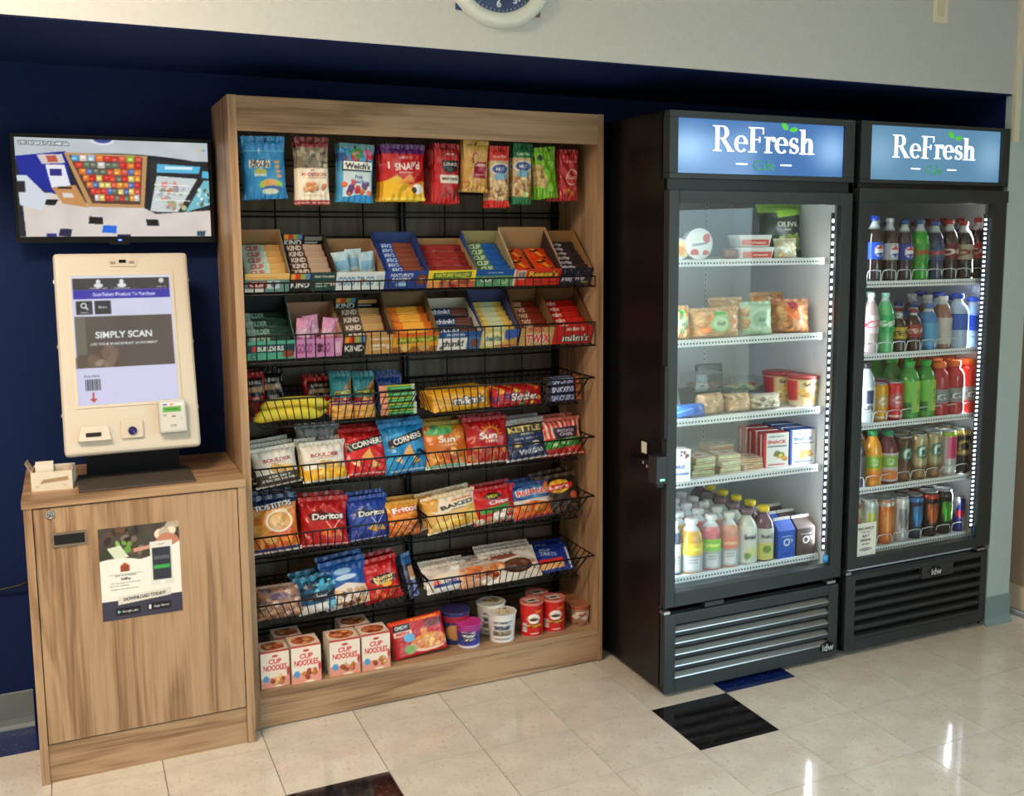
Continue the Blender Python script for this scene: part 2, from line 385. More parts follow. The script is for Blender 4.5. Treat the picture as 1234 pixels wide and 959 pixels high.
box('window_frame', Vector((RX+.02, WIN[0], WIN[3]-.05))-wf.location, Vector((RX+.08, WIN[1], WIN[3]))-wf.location, DFR, wf)
box('window_frame', Vector((RX+.02, WIN[0], 1.75))-wf.location, Vector((RX+.08, WIN[1], 1.8))-wf.location, DFR, wf)
for k in range(3):
    a0 = WIN[0]+(WIN[1]-WIN[0])*k/3; a1 = WIN[0]+(WIN[1]-WIN[0])*(k+1)/3
    box('pane', Vector((RX+.047, a0, WIN[2]))-wf.location, Vector((RX+.053, a1, WIN[3]))-wf.location, GLASS, wf)
w2 = struct(box('added_window_2', (RWIN[0], BY-.08, RWIN[2]), (RWIN[1], BY-.02, RWIN[2]+.05), DFR))  # unseen window, added to bring cool light from the rear right
for xx in (RWIN[0]+.025, (RWIN[0]+RWIN[1])/2, RWIN[1]-.025): box('window_frame', Vector((xx-.025, BY-.08, RWIN[2]))-w2.location, Vector((xx+.025, BY-.02, RWIN[3]))-w2.location, DFR, w2)
box('window_frame', Vector((RWIN[0], BY-.08, RWIN[3]-.05))-w2.location, Vector((RWIN[1], BY-.02, RWIN[3]))-w2.location, DFR, w2)
for k in range(2): box('pane', Vector((RWIN[0]+.6*k, BY-.053, RWIN[2]))-w2.location, Vector((RWIN[0]+.6*(k+1), BY-.047, RWIN[3]))-w2.location, GLASS, w2)
# coves
def cove(name, x0, x1, y, m=COVE):
    prof = [(0, 0), (-.018, 0), (-.016, .004), (-.008, .012), (-.004, .03), (-.004, .118), (0, .121)]
    V = [(x, y+p[0], p[1]) for x in (x0, x1) for p in prof]; n = len(prof)
    F = [(i, (i+1) % n, n+(i+1) % n, n+i) for i in range(n)]+[tuple(range(n))[::-1], tuple(range(n, 2*n))]
    org = Vector(((x0+x1)/2, y, 0)); return struct(mk(name, [Vector(v)-org for v in V], F, m, loc=org))
cove('baseboard_back', LX, -.64, WALLY); cove('baseboard_right', STUBX[0]-.008, STUBX[1]+.006, SOFY, mat('blue_grey_cove', (128, 152, 158), .45))
# ceiling lamps
for i, (x, y, pw_) in enumerate(TROFFERS):
    t = empty('ceiling_light', (x, y, CEIL-.02)); tag(t, 'square ceiling light panel, %s' % ['nearest the kiosk alcove', 'far left near the alcove', 'behind the camera', 'far left behind the camera'][i], 'light', 'ceiling lights')
    box('frame', (-.32, -.32, -.01), (.32, .32, .02), WHITEPL, t)
    box('diffuser', (-.28, -.28, -.014), (.28, .28, -.0101), mat('lamp_diffuser', (255, 240, 215), .5, emit=(255, 226, 185), estr=4.), t)
    area('lamp', (0, 0, -.02), (0, 0, 0), .54, .54, pw_, (1, .80, .60), parent=t)
# floor: vinyl tiles, laid from the black tile in front of the first cooler
TS = .3048; TX, TY = 1.2425, -.4345
def tilemat(name, c1, c2, fleck, rough=.085):
    m = noisy(name, c1, c2, 9, rough, spec=.5, detail=6, lo=.4, hi=.62, coat=.5); n, l, b = nodes(m)
    tc = n.new('ShaderNodeTexCoord')
    v = n.new('ShaderNodeTexNoise'); v.inputs['Scale'].default_value = 75; v.inputs['Detail'].default_value = 3; v.inputs['Distortion'].default_value = .8
    l.new(tc.outputs['Object'], v.inputs['Vector'])
    r = n.new('ShaderNodeValToRGB'); r.color_ramp.elements[0].position = .56; r.color_ramp.elements[1].position = .72
    r.color_ramp.elements[0].color = (0, 0, 0, 1); r.color_ramp.elements[1].color = (1, 1, 1, 1); l.new(v.outputs['Fac'], r.inputs['Fac'])
    mx = n.new('ShaderNodeMixRGB'); mx.inputs[2].default_value = L4(fleck)
    old = b.inputs['Base Color'].links[0].from_socket; l.new(r.outputs['Color'], mx.inputs[0]); l.new(old, mx.inputs[1]); l.new(mx.outputs[0], b.inputs['Base Color'])
    t = n.new('ShaderNodeTexNoise'); t.inputs['Scale'].default_value = 5.5; t.inputs['Detail'].default_value = 2; l.new(tc.outputs['Object'], t.inputs['Vector'])
    bp = n.new('ShaderNodeBump'); bp.inputs['Strength'].default_value = .03; bp.inputs['Distance'].default_value = .003; l.new(t.outputs['Fac'], bp.inputs['Height']); l.new(bp.outputs['Normal'], b.inputs['Normal'])
    return m
TILE = tilemat('cream_vinyl_tile', (212, 205, 195), (222, 216, 206), (196, 187, 175)); TILEB = tilemat('black_vinyl_tile', (20, 18, 20), (24, 22, 24), (74, 68, 66))
TILEN = tilemat('blue_vinyl_tile', (16, 34, 92), (20, 40, 104), (44, 70, 130))
fl = struct(box('floor', (LX, BY, -.1), (RX+.1, WALLY+.05, -.003), mat('tile_joint', (132, 124, 114), .6), org=Vector((0, 0, 0))))
g = .0012; bm = bmesh.new()
tv = [(-TS/2+g, -TS/2+g, -.003), (TS/2-g, -TS/2+g, -.003), (TS/2-g, TS/2-g, -.003), (-TS/2+g, TS/2-g, -.003)]
TV_ = tv+[(x*.998, y*.998, 0.) for x, y, z in tv]
tmesh = {}
for nm, m in (('t', TILE), ('b', TILEB), ('n', TILEN)):
    me = bpy.data.meshes.new('tile'); me.from_pydata(TV_, [], BF[1:]); me.materials.append(m); tmesh[nm] = me
BLACKT = {(0, 0), (-4, 0), (-7, 4), (3, 5)}; BLUET = {(1, -1), (-7, -3), (-3, 1), (-6, 5), (-8, -3), (4, 4)}
rest = []
for c in range(-18, 7):
    for r in range(-3, 19):
        cx, cy = TX+(c+.5)*TS, TY-(r+.5)*TS
        if cx-TS/2 < LX or cx+TS/2 > RX+.12 or cy-TS/2 < BY or cy+TS/2 > WALLY+.26: continue
        k = 'b' if (c, r) in BLACKT else 'n' if (c, r) in BLUET else 't'
        if -9 <= c and r <= 9:
            t = bpy.data.objects.new('tile', tmesh[k]); link(t, fl); t.location = (cx, cy, 0)
            if k != 't': t['label'] = 'black floor tile' if k == 'b' else 'navy blue floor tile'
        else: rest.append((cx, cy))
V = []; F = []
for cx, cy in rest:
    k = len(V); V += [(x+cx, y+cy, z) for x, y, z in TV_]; F += [tuple(i+k for i in f) for f in BF[1:]]
o = mk('tile_field', V, F, TILE, fl); o['kind'] = 'stuff'

# ================================================================== WALL THINGS
# clock
ck = empty('wall_clock', (.728, SOFY, 2.385)); tag(ck, 'round wall clock with blue dial and silver rim on pale upper wall', 'clock')
R = .176
lathe('rim', [(R-.045, .008), (R-.04, .022), (R-.022, .034), (R-.006, .028), (R, .012), (R, 0)], mat('silver_plastic', (205, 212, 208), .3, spec=.6), ck, (0, 0, 0), seg=64, cap=False, rot=(math.pi/2, 0, 0))
cv = Cv(120, 120, (38, 62, 118)); cv.noise(22, 7, 7); cv.ell(.5, .78, .07, .035, (120, 150, 200))
for k in range(60):
    a = k*math.pi/30; cv.line(.5+.455*math.sin(a), .5-.455*math.cos(a), .5+.475*math.sin(a), .5-.475*math.cos(a), .008, (235, 235, 240))
cv.a[((cv.X-.5)**2+(cv.Y-.5)**2 > .235) & (cv.X > .55) & (cv.Y > .55)] = (120, 95, 80)
for k in range(12):
    a = (k+1)*math.pi/6; cv.text(str(k+1), .5+.39*math.sin(a), .5-.39*math.cos(a), .085, (240, 240, 245))
sheet('dial', cv, 2*R-.085, 2*R-.085, PAPER, ck, (0, -.006, -(R-.0425)), thick=.005)
def handm(n, L, wd, a): 
    V = [(-wd, -.011, -.02), (wd, -.011, -.02), (wd*.5, -.011, L), (-wd*.5, -.011, L)]; V += [(x, y-.002, z) for x, y, z in V]
    o = mk(n, V, BF, WHITEPL, ck); o.rotation_euler = (0, a, 0)
handm('hour_hand', .07, .005, math.radians(205)); handm('minute_hand', .115, .004, math.radians(146))
lathe('glass', [(R-.043, 0), (R-.043, .002)], GLASS, ck, (0, -.018, 0), seg=48, rot=(math.pi/2, 0, 0))
# light switch
sw = empty('light_switch', (2.469, SOFY, 2.37)); tag(sw, 'cream rocker light switch plate high on pale wall', 'switch')
box('plate', (-.036, -.006, 0), (.036, 0, .115), CREAM, sw, .002); box('rocker', (-.016, -.011, .026), (.016, -.005, .09), mat('cream_rocker', (214, 202, 172), .4), sw, .002)
rc = box('cable_raceway', (STUBX[0]+.002, SOFY-.016, 1.955), (STUBX[0]+.03, SOFY, CEIL), CREAM, bev=.002); tag(rc, 'cream vertical cable channel on wall end above right cooler', 'cable channel')
# power cord on the left wall
tag(wires('power_cord', [[(-.9, WALLY-.008, .475), (-.75, WALLY-.012, .47), (-.66, WALLY-.03, .485), (-.61, WALLY-.03, .5)]], .005, DKPL), 'thin black power cord on navy wall left of kiosk cabinet', 'cord')

# ================================================================== KIOSK CABINET
CX0, CY, CH = -.6153, -.0772, .8583
kc = empty('kiosk_cabinet', ((CX0)/2, CY+.22, 0)); tag(kc, 'light wood cabinet with one locked door under the checkout kiosk', 'cabinet')
def cb(n, a, b, m, p=kc, bev=.001): return box(n, Vector(a)-kc.location, Vector(b)-kc.location, m, p, bev)
cb('side_panel', (CX0+.004, CY+.004, 0), (CX0+.026, WALLY-.002, CH-.025), WOODV); cb('side_panel', (-.026, CY+.004, 0), (-.002, WALLY-.002, CH-.025), WOODV)
cb('top', (CX0, CY, CH-.025), (-.001, WALLY-.002, CH), WOODH, bev=.002)
cb('back_panel', (CX0+.026, WALLY-.02, 0), (-.026, WALLY-.004, CH-.025), WOODV); cb('floor_panel', (CX0+.026, CY+.03, .105), (-.026, WALLY-.02, .12), WOODH)
cb('plinth', (CX0+.026, CY+.012, 0), (-.026, CY+.03, .118), WOODH)
dr = cb('door', (CX0+.0285, CY+.006, .123), (-.0285, CY+.024, CH-.029), WOODV)
dm = mat('slot_black', (8, 8, 8), .6)
fr = Vector((-.498, CY+.006, .734))-kc.location
for a, b in (((-.046, -.004, -.021), (.046, 0, -.015)), ((-.046, -.004, .015), (.046, 0, .021)), ((-.046, -.004, -.015), (-.04, 0, .015)), ((.04, -.004, -.015), (.046, 0, .015))):
    box('slot_frame', fr+Vector(a), fr+Vector(b), mat('grey_slot_frame', (132, 118, 104), .4, metal=.4), dr)
box('slot', fr+Vector((-.04, -.0015, -.015)), fr+Vector((.04, 0, .015)), dm, dr)
lk = Vector((-.544, CY+.006, .811))-kc.location
lathe('lock', [(.013, 0), (.013, .003), (.011, .005), (.0085, .005), (.0085, .003), (.006, .003), (.006, .006), (.001, .006)], STEEL, dr, lk, seg=20, rot=(math.pi/2, 0, 0))
box('keyhole', lk+Vector((-.001, -.0068, -.004)), lk+Vector((.001, -.0058, .004)), dm, dr)
# poster on the door
cv = Cv(110, 138, (238, 234, 226)); cv.rect(0, 0, 1, .37, (74, 66, 60)); cv.noise(10, 10, 10)
cv.blobs(26, [(52, 44, 42), (96, 70, 54), (60, 78, 52), (110, 100, 92)], 0, 0, .6, .33, .02, .07)
cv.blobs(7, [(96, 148, 66), (130, 170, 84)], .2, .17, .38, .28, .02, .05); cv.poly([(.1, .22), (.26, .2), (.36, .33), (.2, .36)], (214, 222, 196))
cv.blobs(10, [(206, 190, 170), (222, 206, 186), (188, 168, 146)], .66, .02, 1, .15, .03, .09); cv.ell(.84, .25, .16, .13, (196, 132, 108)); cv.line(.42, .27, .72, .24, .05, (206, 150, 128))
cv.ell(.2, .55, .52, .215, (240, 236, 228)); cv.rect(0, .4, 1, .8, (240, 236, 228)); cv.a[(cv.Y > .3+.09*cv.X*0+.085*(1-(cv.X-.3)**2*4)) & (cv.Y < .5)] = (240, 236, 228)
cv.rect(.62, .2, .9, .68, (226, 224, 220)); cv.rect(.645, .27, .875, .62, (52, 54, 66)); cv.rect(.66, .36, .86, .40, (90, 96, 108)); cv.rect(.66, .46, .86, .5, (68, 168, 84)); cv.ell(.76, .65, .03, .02, (240, 240, 240)); cv.rect(.72, .23, .8, .24, (150, 150, 150))
cv.rect(.25, .42, .36, .485, (150, 72, 44)); cv.poly([(.25, .42), (.305, .385), (.36, .42)], (180, 96, 60)); cv.rect(.1, .51, .52, .512, (150, 150, 150))
cv.text('HOW TO GET STARTED', .31, .525, .012, (60, 60, 70), w=.26); cv.text('360Pay', .31, .565, .034, (40, 42, 56))
cv.text('Go to your Apple or Android store', .3, .605, .012, (90, 90, 96), w=.36); cv.text('Search 360Pay', .23, .635, .013, (80, 80, 86), w=.24); cv.text('Create an account and save', .29, .668, .012, (90, 90, 96), w=.34)
cv.rect(0, .79, 1, 1, (62, 60, 78)); cv.poly([(.2, .755), (.86, .715), (.86, .8), (.2, .84)], (222, 216, 206)); cv.text('DOWNLOAD TODAY!', .53, .777, .036, (44, 42, 52), w=.52, rot=-.05)
cv.rect(.17, .875, .47, .955, (24, 24, 28)); cv.rect(.55, .865, .85, .945, (24, 24, 28)); cv.poly([(.19, .895), (.19, .935), (.23, .915)], (150, 210, 190)); cv.text('Google play', .345, .918, .03, (235, 235, 235), w=.2); cv.rect(.57, .88, .60, .93, (230, 230, 235)); cv.text('App Store', .73, .908, .03, (235, 235, 235), w=.2)
po = sheet('poster', cv, .222, .281, PAPER, loc=(-.312, CY+.0045, .47)); tag(po, 'download poster with smartphone picture taped to cabinet door', 'poster')
# white tray of slips
bt = empty('slip_box', (-.5315, .075, CH), (0, 0, -.08)); tag(bt, 'open white cardboard box of paper slips beside the kiosk', 'box')
BW = mat('white_card', (222, 212, 194), .6)
cv = Cv(60, 30, (224, 214, 196)); cv.noise(6); cv.poly([(.2, .62), (.28, .42), (.88, .3), (.9, .5)], (168, 140, 112)); cv.rect(.1, .72, .2, .78, (190, 180, 160)); cv.rect(.75, .72, .84, .78, (190, 180, 160))
sheet('front_panel', cv, .108, .056, CARD, bt, (0, -.045, 0), thick=.002)
box('side_panel', (-.056, -.043, 0), (-.054, .045, .056), BW, bt); box('side_panel', (.052, -.043, 0), (.054, .045, .056), BW, bt); box('back_panel', (-.056, .043, 0), (.056, .045, .06), BW, bt)
fo = box('flap', (-.002, -.03, 0), (0, .03, .03), mat('tan_card', (176, 150, 122), .7), bt, loc=(-.056, 0, .056), rot=(0, -.5, 0))
for i in range(5):
    s_ = box('paper_slip', (-.048, -.0008, 0), (.0, .0008, .072+.002*(i % 2)), mat('paper_white', (228, 220, 206), .7), loc=(-.531+.0, .055+.012*i, CH+.001), rot=(-.12, 0, -.08)); tag(s_, ['frontmost', 'second', 'third', 'fourth', 'rearmost'][i]+' white paper slip standing in open box beside kiosk', 'paper', 'paper slips in the box')

# ================================================================== MONITOR ON THE WALL
tvx0, tvx1, tvz0, tvz1, tvy = -.595, -.013, 1.58, 1.914, .30
tv_ = empty('wall_monitor', ((tvx0+tvx1)/2, tvy, tvz0), (0, 0, 0)); tag(tv_, 'black flat monitor on navy wall showing the camera view of the shop', 'monitor')
W2 = (tvx1-tvx0)/2; HT = tvz1-tvz0
box('housing', (-W2, .004, 0), (W2, .045, HT), DKPL, tv_, .004)
for a, b in (((-W2, -.002, 0), (W2, .006, .02)), ((-W2, -.002, HT-.013), (W2, .006, HT)), ((-W2, -.002, .018), (-W2+.012, .006, HT-.01)), ((W2-.012, -.002, .018), (W2, .006, HT-.01))):
    box('bezel', a, b, mat('gloss_black', (10, 10, 11), .15), tv_, .001)
box('wall_bracket', (-.1, .045, .08), (.1, WALLY-tvy-.001, .26), DKPL, tv_)
box('power_light', (-.004, -.004, .006), (.006, -.0015, .011), mat('blue_led', (60, 90, 255), .4, emit=(70, 100, 255), estr=4), tv_)
box('sensor', (-.03, -.004, -.006), (.03, .006, .001), mat('gloss_black', (10, 10, 11), .15), tv_)
cv = Cv(236, 126, (216, 208, 200)); 
cv.rect(0, 0, 1, .22, (196, 204, 208)); cv.ell(.5, 1.24, 1.3, 1.1, (26, 30, 40)); cv.poly([(0, .19), (.25, .13), (.27, .5), (.17, .57), (.02, .4)], (18, 34, 150)); cv.rect(.68, .2, 1, .78, (44, 42, 44))
cv.poly([(.02, .55), (.16, .55), (.35, .66), (.63, .69), (.7, .76), (1, .72), (1, 1), (.03, 1)], (222, 212, 204)); cv.noise(8, 12, 8)
cv.poly([(.24, .14), (.67, .155), (.64, .7), (.35, .69)], (196, 150, 98)); cv.poly([(.265, .165), (.645, .175), (.62, .665), (.37, .655)], (92, 60, 48))
pal = [(206, 60, 44), (226, 120, 50), (214, 84, 66), (228, 196, 110), (90, 110, 160), (210, 200, 196), (196, 44, 40), (232, 150, 60), (100, 110, 90), (220, 60, 50)]
for r in range(7):
    n = 9; y0 = .195+r*.067
    for k in range(n):
        fx = (k+.5)/n; l = .275+.018*r; rr = .64-.004*r; x = l+(rr-l)*fx; wd = (rr-l)/n*.46
        c = pal[RNG.integers(len(pal))]
        if r == 0: c = [(90, 160, 210), (226, 214, 200), (160, 190, 220), (230, 120, 60), (200, 60, 50), (190, 60, 50), (214, 90, 70), (150, 180, 70), (196, 70, 60)][k]
        wd *= RNG.uniform(.95, 1.15); cv.rect(x-wd, y0-RNG.uniform(.024, .034), x+wd, y0+.031, c); cv.ell(x+wd*RNG.uniform(-.4, .3), y0+RNG.uniform(-.01, .01), wd*.6, .012, np.clip(np.array(c)*1.3+20, 0, 255))
cv.poly([(.105, .17), (.23, .16), (.245, .25), (.13, .265)], (216, 206, 200)); cv.poly([(.15, .18), (.2, .175), (.21, .24), (.16, .245)], (196, 90, 70))
cv.poly([(.145, .27), (.24, .265), (.265, .48), (.17, .5)], (238, 238, 244)); cv.rect(.165, .31, .225, .38, (44, 46, 130)); cv.poly([(.17, .5), (.29, .47), (.35, .7), (.22, .66)], (204, 146, 90)); cv.poly([(.22, .55), (.27, .555), (.28, .6), (.225, .6)], (230, 220, 214)); cv.rect(.2, .49, .27, .51, (20, 20, 24))
cv.poly([(0, .38), (.05, .38), (.155, .6), (.11, .73), (.01, .68)], (214, 222, 230)); cv.rect(0, .44, .04, .55, (30, 32, 38)); cv.poly([(.14, .62), (.2, .62), (.18, .68), (.13, .675)], (24, 24, 28))
cv.poly([(.72, .235), (.955, .255), (.945, .33), (.715, .325)], (92, 186, 226)); cv.rect(.76, .26, .91, .29, (220, 244, 252)); cv.poly([(.715, .36), (.935, .385), (.82, .74), (.67, .735)], (208, 216, 214)); cv.blobs(40, [(210, 170, 120), (190, 190, 200), (170, 190, 150), (220, 120, 110)], .71, .42, .86, .7, .008, .016)
for yy in (.45, .53, .61): cv.line(.7, yy, .89, yy+.01, .006, (238, 240, 240))
cv.poly([(.97, .4), (1, .4), (1, .66), (.86, .74)], (120, 190, 206)); cv.blobs(16, [(60, 110, 80), (80, 60, 70), (200, 220, 220)], .93, .5, 1, .66, .006, .012); cv.poly([(.965, .3), (1, .305), (1, .38), (.96, .37)], (92, 186, 226))
cv.poly([(.35, .79), (.42, .8), (.42, .87), (.345, .865)], (22, 20, 24)); cv.poly([(.42, .88), (.49, .885), (.485, .965), (.41, .955)], (28, 110, 226)); cv.poly([(.645, .815), (.71, .82), (.715, .885), (.65, .885)], (24, 22, 26)); cv.poly([(.2, .915), (.26, .92), (.25, 1), (.19, .99)], (34, 30, 70)); cv.rect(.49, .975, .56, 1, (34, 30, 80)); cv.poly([(.92, .94), (.97, .94), (.96, 1), (.92, .99)], (50, 80, 96)); cv.rect(.13, .965, .18, 1, (30, 40, 130))
cv.ell(.44, .0, .065, .06, (226, 226, 232)); cv.ell(.44, -.01, .05, .048, (60, 72, 150)); cv.text('19/10/2021 10:48:26', .145, .055, .034, (250, 250, 250), w=.245, ol=(90, 96, 104)); cv.rect(.945, .07, .962, .095, (240, 200, 90)); cv.rect(.965, .075, .985, .09, (120, 150, 220))
sheet('screen', cv, 2*W2-.024, HT-.033, SCREEN, tv_, (0, .003, .02), thick=.0)

# ================================================================== CHECKOUT KIOSK
KB = Vector((-.306, .035, .953)); KT = math.radians(15.5); KW = .384; KH = .62
ks = empty('checkout_kiosk', (-.306, .05, CH)); tag(ks, 'white self checkout kiosk with touch screen on black stand', 'kiosk')
STD = mat('stand_grey_metal', (78, 70, 64), .5); STD2 = mat('stand_black_metal', (26, 27, 30), .45)
box('base_plate', (-.161, -.098, .001), (.163, .13, .007), STD, ks, .0015)
V = [(-.135, .10, .006), (.135, .10, .006), (.13, .03, .2), (-.13, .03, .2)]; V += [(x, y+.03, z) for x, y, z in V]
mk('stand_neck', V, BF, STD2, ks)
kp = KB-ks.location
hd = box('housing', (-KW/2, 0, 0), (KW/2, .05, KH), mat('warm_white_housing', (208, 199, 184), .38), ks, .014, loc=kp, rot=(-KT, 0, 0), seg=3)
box('housing_back', (-KW/2+.03, .05, .05), (KW/2-.03, .09, KH-.06), WHITEPL, hd, .01)
for x0 in (-KW/2-.003, KW/2-.004):
    for z in (.12, .33, .53): box('edge_screw', (x0, .018, z), (x0+.007, .026, z+.01), STEEL, hd)
sw0, sw1, sz0, sz1 = -.147, .137, .148, .548
fm = mat('ivory_screen_recess', (214, 202, 184), .3)
for a, b in (((sw0-.008, -.003, sz0-.008), (sw1+.008, .001, sz0)), ((sw0-.008, -.003, sz1), (sw1+.008, .001, sz1+.008)), ((sw0-.008, -.003, sz0), (sw0, .001, sz1)), ((sw1, -.003, sz0), (sw1+.008, .001, sz1))):
    box('screen_rim', a, b, fm, hd)
cv = Cv(120, 168, (226, 222, 248)); cv.rect(0, 0, 1, .025, (236, 232, 240)); cv.rect(.02, .025, .98, .115, (64, 58, 62)); 
for x in (.17, .39, .62, .82): cv.rect(x, .03, x+.006, .11, (96, 90, 94))
for x in (.27, .5): cv.ell(x, .052, .022, .017, (240, 240, 245)); cv.ell(x, .082, .045, .018, (240, 240, 245))
cv.text('Account Login', .27, .103, .014, (230, 230, 235), w=.17); cv.text('Create Account', .5, .103, .014, (220, 220, 225), w=.17); cv.ell(.9, .05, .025, .02, (230, 225, 220)); cv.text('Sign In', .9, .1, .013, (220, 216, 212), w=.1)
cv.rect(.02, .115, .98, .185, (62, 50, 178)); cv.text('Scan/Select Product To Purchase', .52, .15, .03, (236, 234, 255), w=.62)
cv.rect(.04, .2, .2, .305, (52, 48, 54)); cv.rect(.22, .2, .38, .305, (52, 48, 54)); cv.ell(.115, .235, .03, .022, (245, 245, 250)); cv.ell(.115, .235, .018, .013, (52, 48, 54)); cv.line(.133, .248, .155, .268, .014, (245, 245, 250)); cv.text('Search', .12, .288, .012, (220, 220, 225), w=.08); cv.text('More', .3, .25, .02, (200, 200, 210))
cv.rect(.02, .32, .98, .715, (96, 82, 76)); cv.noise(6, 6, 6); cv.rect(.02, .32, .12, .62, (120, 110, 100)); cv.blobs(9, [(126, 98, 84), (110, 84, 70)], .05, .58, .5, .7, .04, .1, .6); cv.blobs(5, [(160, 128, 108), (176, 150, 132)], .2, .66, .36, .71, .02, .05, .7)
cv.text('SIMPLY SCAN', .49, .465, .055, (250, 248, 246), w=.56); cv.text('USE YOUR FINGERPRINT AS PAYMENT', .49, .535, .02, (240, 238, 236), w=.66)
cv.rect(.02, .715, .98, .985, (228, 220, 252)); cv.text('Scan Here', .15, .775, .02, (120, 110, 140), w=.15)
for i in range(11): cv.rect(.085+i*.0135, .8, .085+i*.0135+(.008 if i % 3 else .005), .885, (40, 36, 46))
cv.line(.155, .9, .155, .96, .018, (214, 60, 66)); cv.poly([(.115, .945), (.195, .945), (.155, .978)], (214, 60, 66))
sheet('screen', cv, sw1-sw0, sz1-sz0, SCREEN, hd, ((sw0+sw1)/2, -.0015, sz0), thick=.0)
box('screen_glass', (sw0, -.0042, sz0), (sw1, -.0032, sz1), GLASS, hd)
V = [(-.045, -.001, KH-.01), (.05, -.001, KH-.01), (.04, -.004, KH-.045), (-.035, -.004, KH-.045)]; V += [(x, .004, z) for x, y, z in V]
cp = mk('camera_panel', V, [(0, 3, 2, 1)[::-1], (4, 5, 6, 7)[::-1]]+[(i, 4+i, 4+(i+1) % 4, (i+1) % 4) for i in range(4)], mat('ivory_panel', (206, 194, 176), .4), hd)
box('camera_lens', (-.009, -.006, KH-.034), (.011, -.003, KH-.024), mat('gloss_black', (10, 10, 11), .15), cp, .002)
for sgn in (-1, 1):
    for k in range(6): box('speaker_hole', (.001+sgn*(.022+.005*(k % 3))-.0012, -.0052, KH-.037+.005*(k//3)), (.001+sgn*(.022+.005*(k % 3))+.0012, -.0028, KH-.0345+.005*(k//3)), dm, cp)
V = [(-.155, 0, .04), (-.062, 0, .04), (-.07, 0, .083), (-.145, 0, .083)]; V = [(x, .002, z) for x, y, z in V]+[(x*.97-.003, -.022 if i < 2 else -.014, z) for i, (x, y, z) in enumerate(V)]
rp = mk('receipt_slot_housing', V, BF, mat('warm_white_housing', (208, 199, 184), .38), hd)
box('slot', (-.132, -.0225, .052), (-.09, -.017, .064), dm, rp, .001)
sc = box('scanner_housing', (-.035, -.01, .04), (.028, .002, .095), mat('ivory_panel', (206, 194, 176), .4), hd, .004)
lathe('scanner_lens', [(.0125, 0), (.0125, .006), (.009, .008), (.008, .004), (.001, .003)], mat('scanner_violet', (34, 26, 60), .1, emit=(50, 36, 130), estr=.35), sc, (-.003, -.01, .062), seg=20, rot=(math.pi/2, 0, 0))
cr = box('card_reader', (.073, -.034, .045), (.152, .002, .148), mat('reader_grey', (196, 196, 192), .4), hd, .006)
cv = Cv(40, 50, (206, 204, 200)); cv.rect(.06, .08, .95, .16, (230, 230, 228)); cv.rect(.1, .1, .3, .15, (60, 90, 160)); cv.rect(.4, .1, .55, .15, (220, 120, 60)); cv.rect(.1, .2, .85, .38, (92, 168, 74)); cv.rect(.2, .27, .75, .31, (60, 120, 50)); cv.rect(.1, .45, .24, .51, (160, 160, 160)); cv.rect(.45, .5, .62, .56, (130, 130, 130)); cv.text('OTI', .5, .84, .09, (120, 120, 120)); cv.text(')', .85, .6, .1, (90, 90, 90))
sheet('reader_face', cv, .068, .09, PAPER, cr, (.1125, -.0347, .052), thick=.0)
# ================================================================== SNACK SHELF UNIT
SW, SH = 1.2823, 2.0251
su = empty('snack_shelf_unit', (SW/2, .19, 0)); tag(su, 'tall light wood snack display shelf with black wire grid back', 'shelf')
def sb(n, a, b, m, p=su, bev=.001): return box(n, Vector(a)-su.location, Vector(b)-su.location, m, p, bev)
sb('side_panel', (.001, 0, .004), (.027, WALLY-.004, SH), WOODV); sb('side_panel', (SW-.022, 0, .004), (SW, WALLY-.004, SH), WOODV)
sb('header_board', (.027, .002, SH-.106), (SW-.022, .02, SH-.001), WOODH); sb('top_board', (.027, .02, SH-.02), (SW-.022, WALLY-.004, SH-.001), WOODH)
sb('base_shelf', (.027, .001, .108), (SW-.022, WALLY-.02, .13), WOODH); sb('plinth', (.027, .006, .004), (SW-.022, .024, .108), WOODH)
sb('back_panel', (.027, WALLY-.02, .02), (SW-.022, WALLY-.004, SH-.02), BACKP)
GY = .325; paths = []
for k in range(9):
    x = .037+.1517*k; paths.append([(x, GY, .14), (x, GY, SH-.12)])
z = .2
while z < SH-.13:
    for dz in (0, .017): paths.append([(.03, GY-.005, z+dz), (SW-.025, GY-.005, z+dz)])
    z += .0862
wires('wire_grid', [[Vector(p)-su.location for p in P] for P in paths], .0028, WIRE, su, sides=4)
for x in (.632, .05, SW-.045): sb('grid_upright', (x, GY+.003, .13), (x+.02, GY+.03, SH-.11), WIRE)

# ================================================================== WIRE BASKETS AND SLANTED RACKS ON THE GRID
SL = math.radians(27)
def basket(x0, x1, zt, zb, label, yf=.018, yb=.315, dx=.026, ins=.045):
    t = empty('wire_basket', ((x0+x1)/2, (yf+yb)/2, zb)); tag(t, label, 'basket', 'black wire baskets'); o = t.location
    q = lambda P: [Vector(p)-o for p in P]
    wires('rim', [q([(x0, yf, zt), (x1, yf, zt), (x1, yb, zt), (x0, yb, zt)])], .0032, WIRE, t, closed=True)
    a0, a1, b0, b1 = x0+ins, x1-ins, yf+.045, yb-.01
    wires('base_frame', [q([(a0, b0, zb), (a1, b0, zb), (a1, b1, zb), (a0, b1, zb)])], .0028, WIRE, t, closed=True)
    P = []; n = int((x1-x0)/dx)
    for i in range(1, n):
        f = i/n; xt = x0+(x1-x0)*f; xb = a0+(a1-a0)*f; P.append(q([(xt, yf, zt), (xb, b0, zb), (xb, b1, zb), (xt, yb, zt)]))
    wires('cross_wires', P, .0019, WIRE, t, sides=4, smooth=False)
    for xa, xb in ((x0, a0), (x1, a1)):
        P = []
        for i in range(1, 8):
            f = i/8; P.append(q([(xa, yf+(yb-yf)*f, zt), (xb, b0+(b1-b0)*f, zb)]))
        wires('side_wires', P, .0019, WIRE, t, sides=4, smooth=False)
    return t
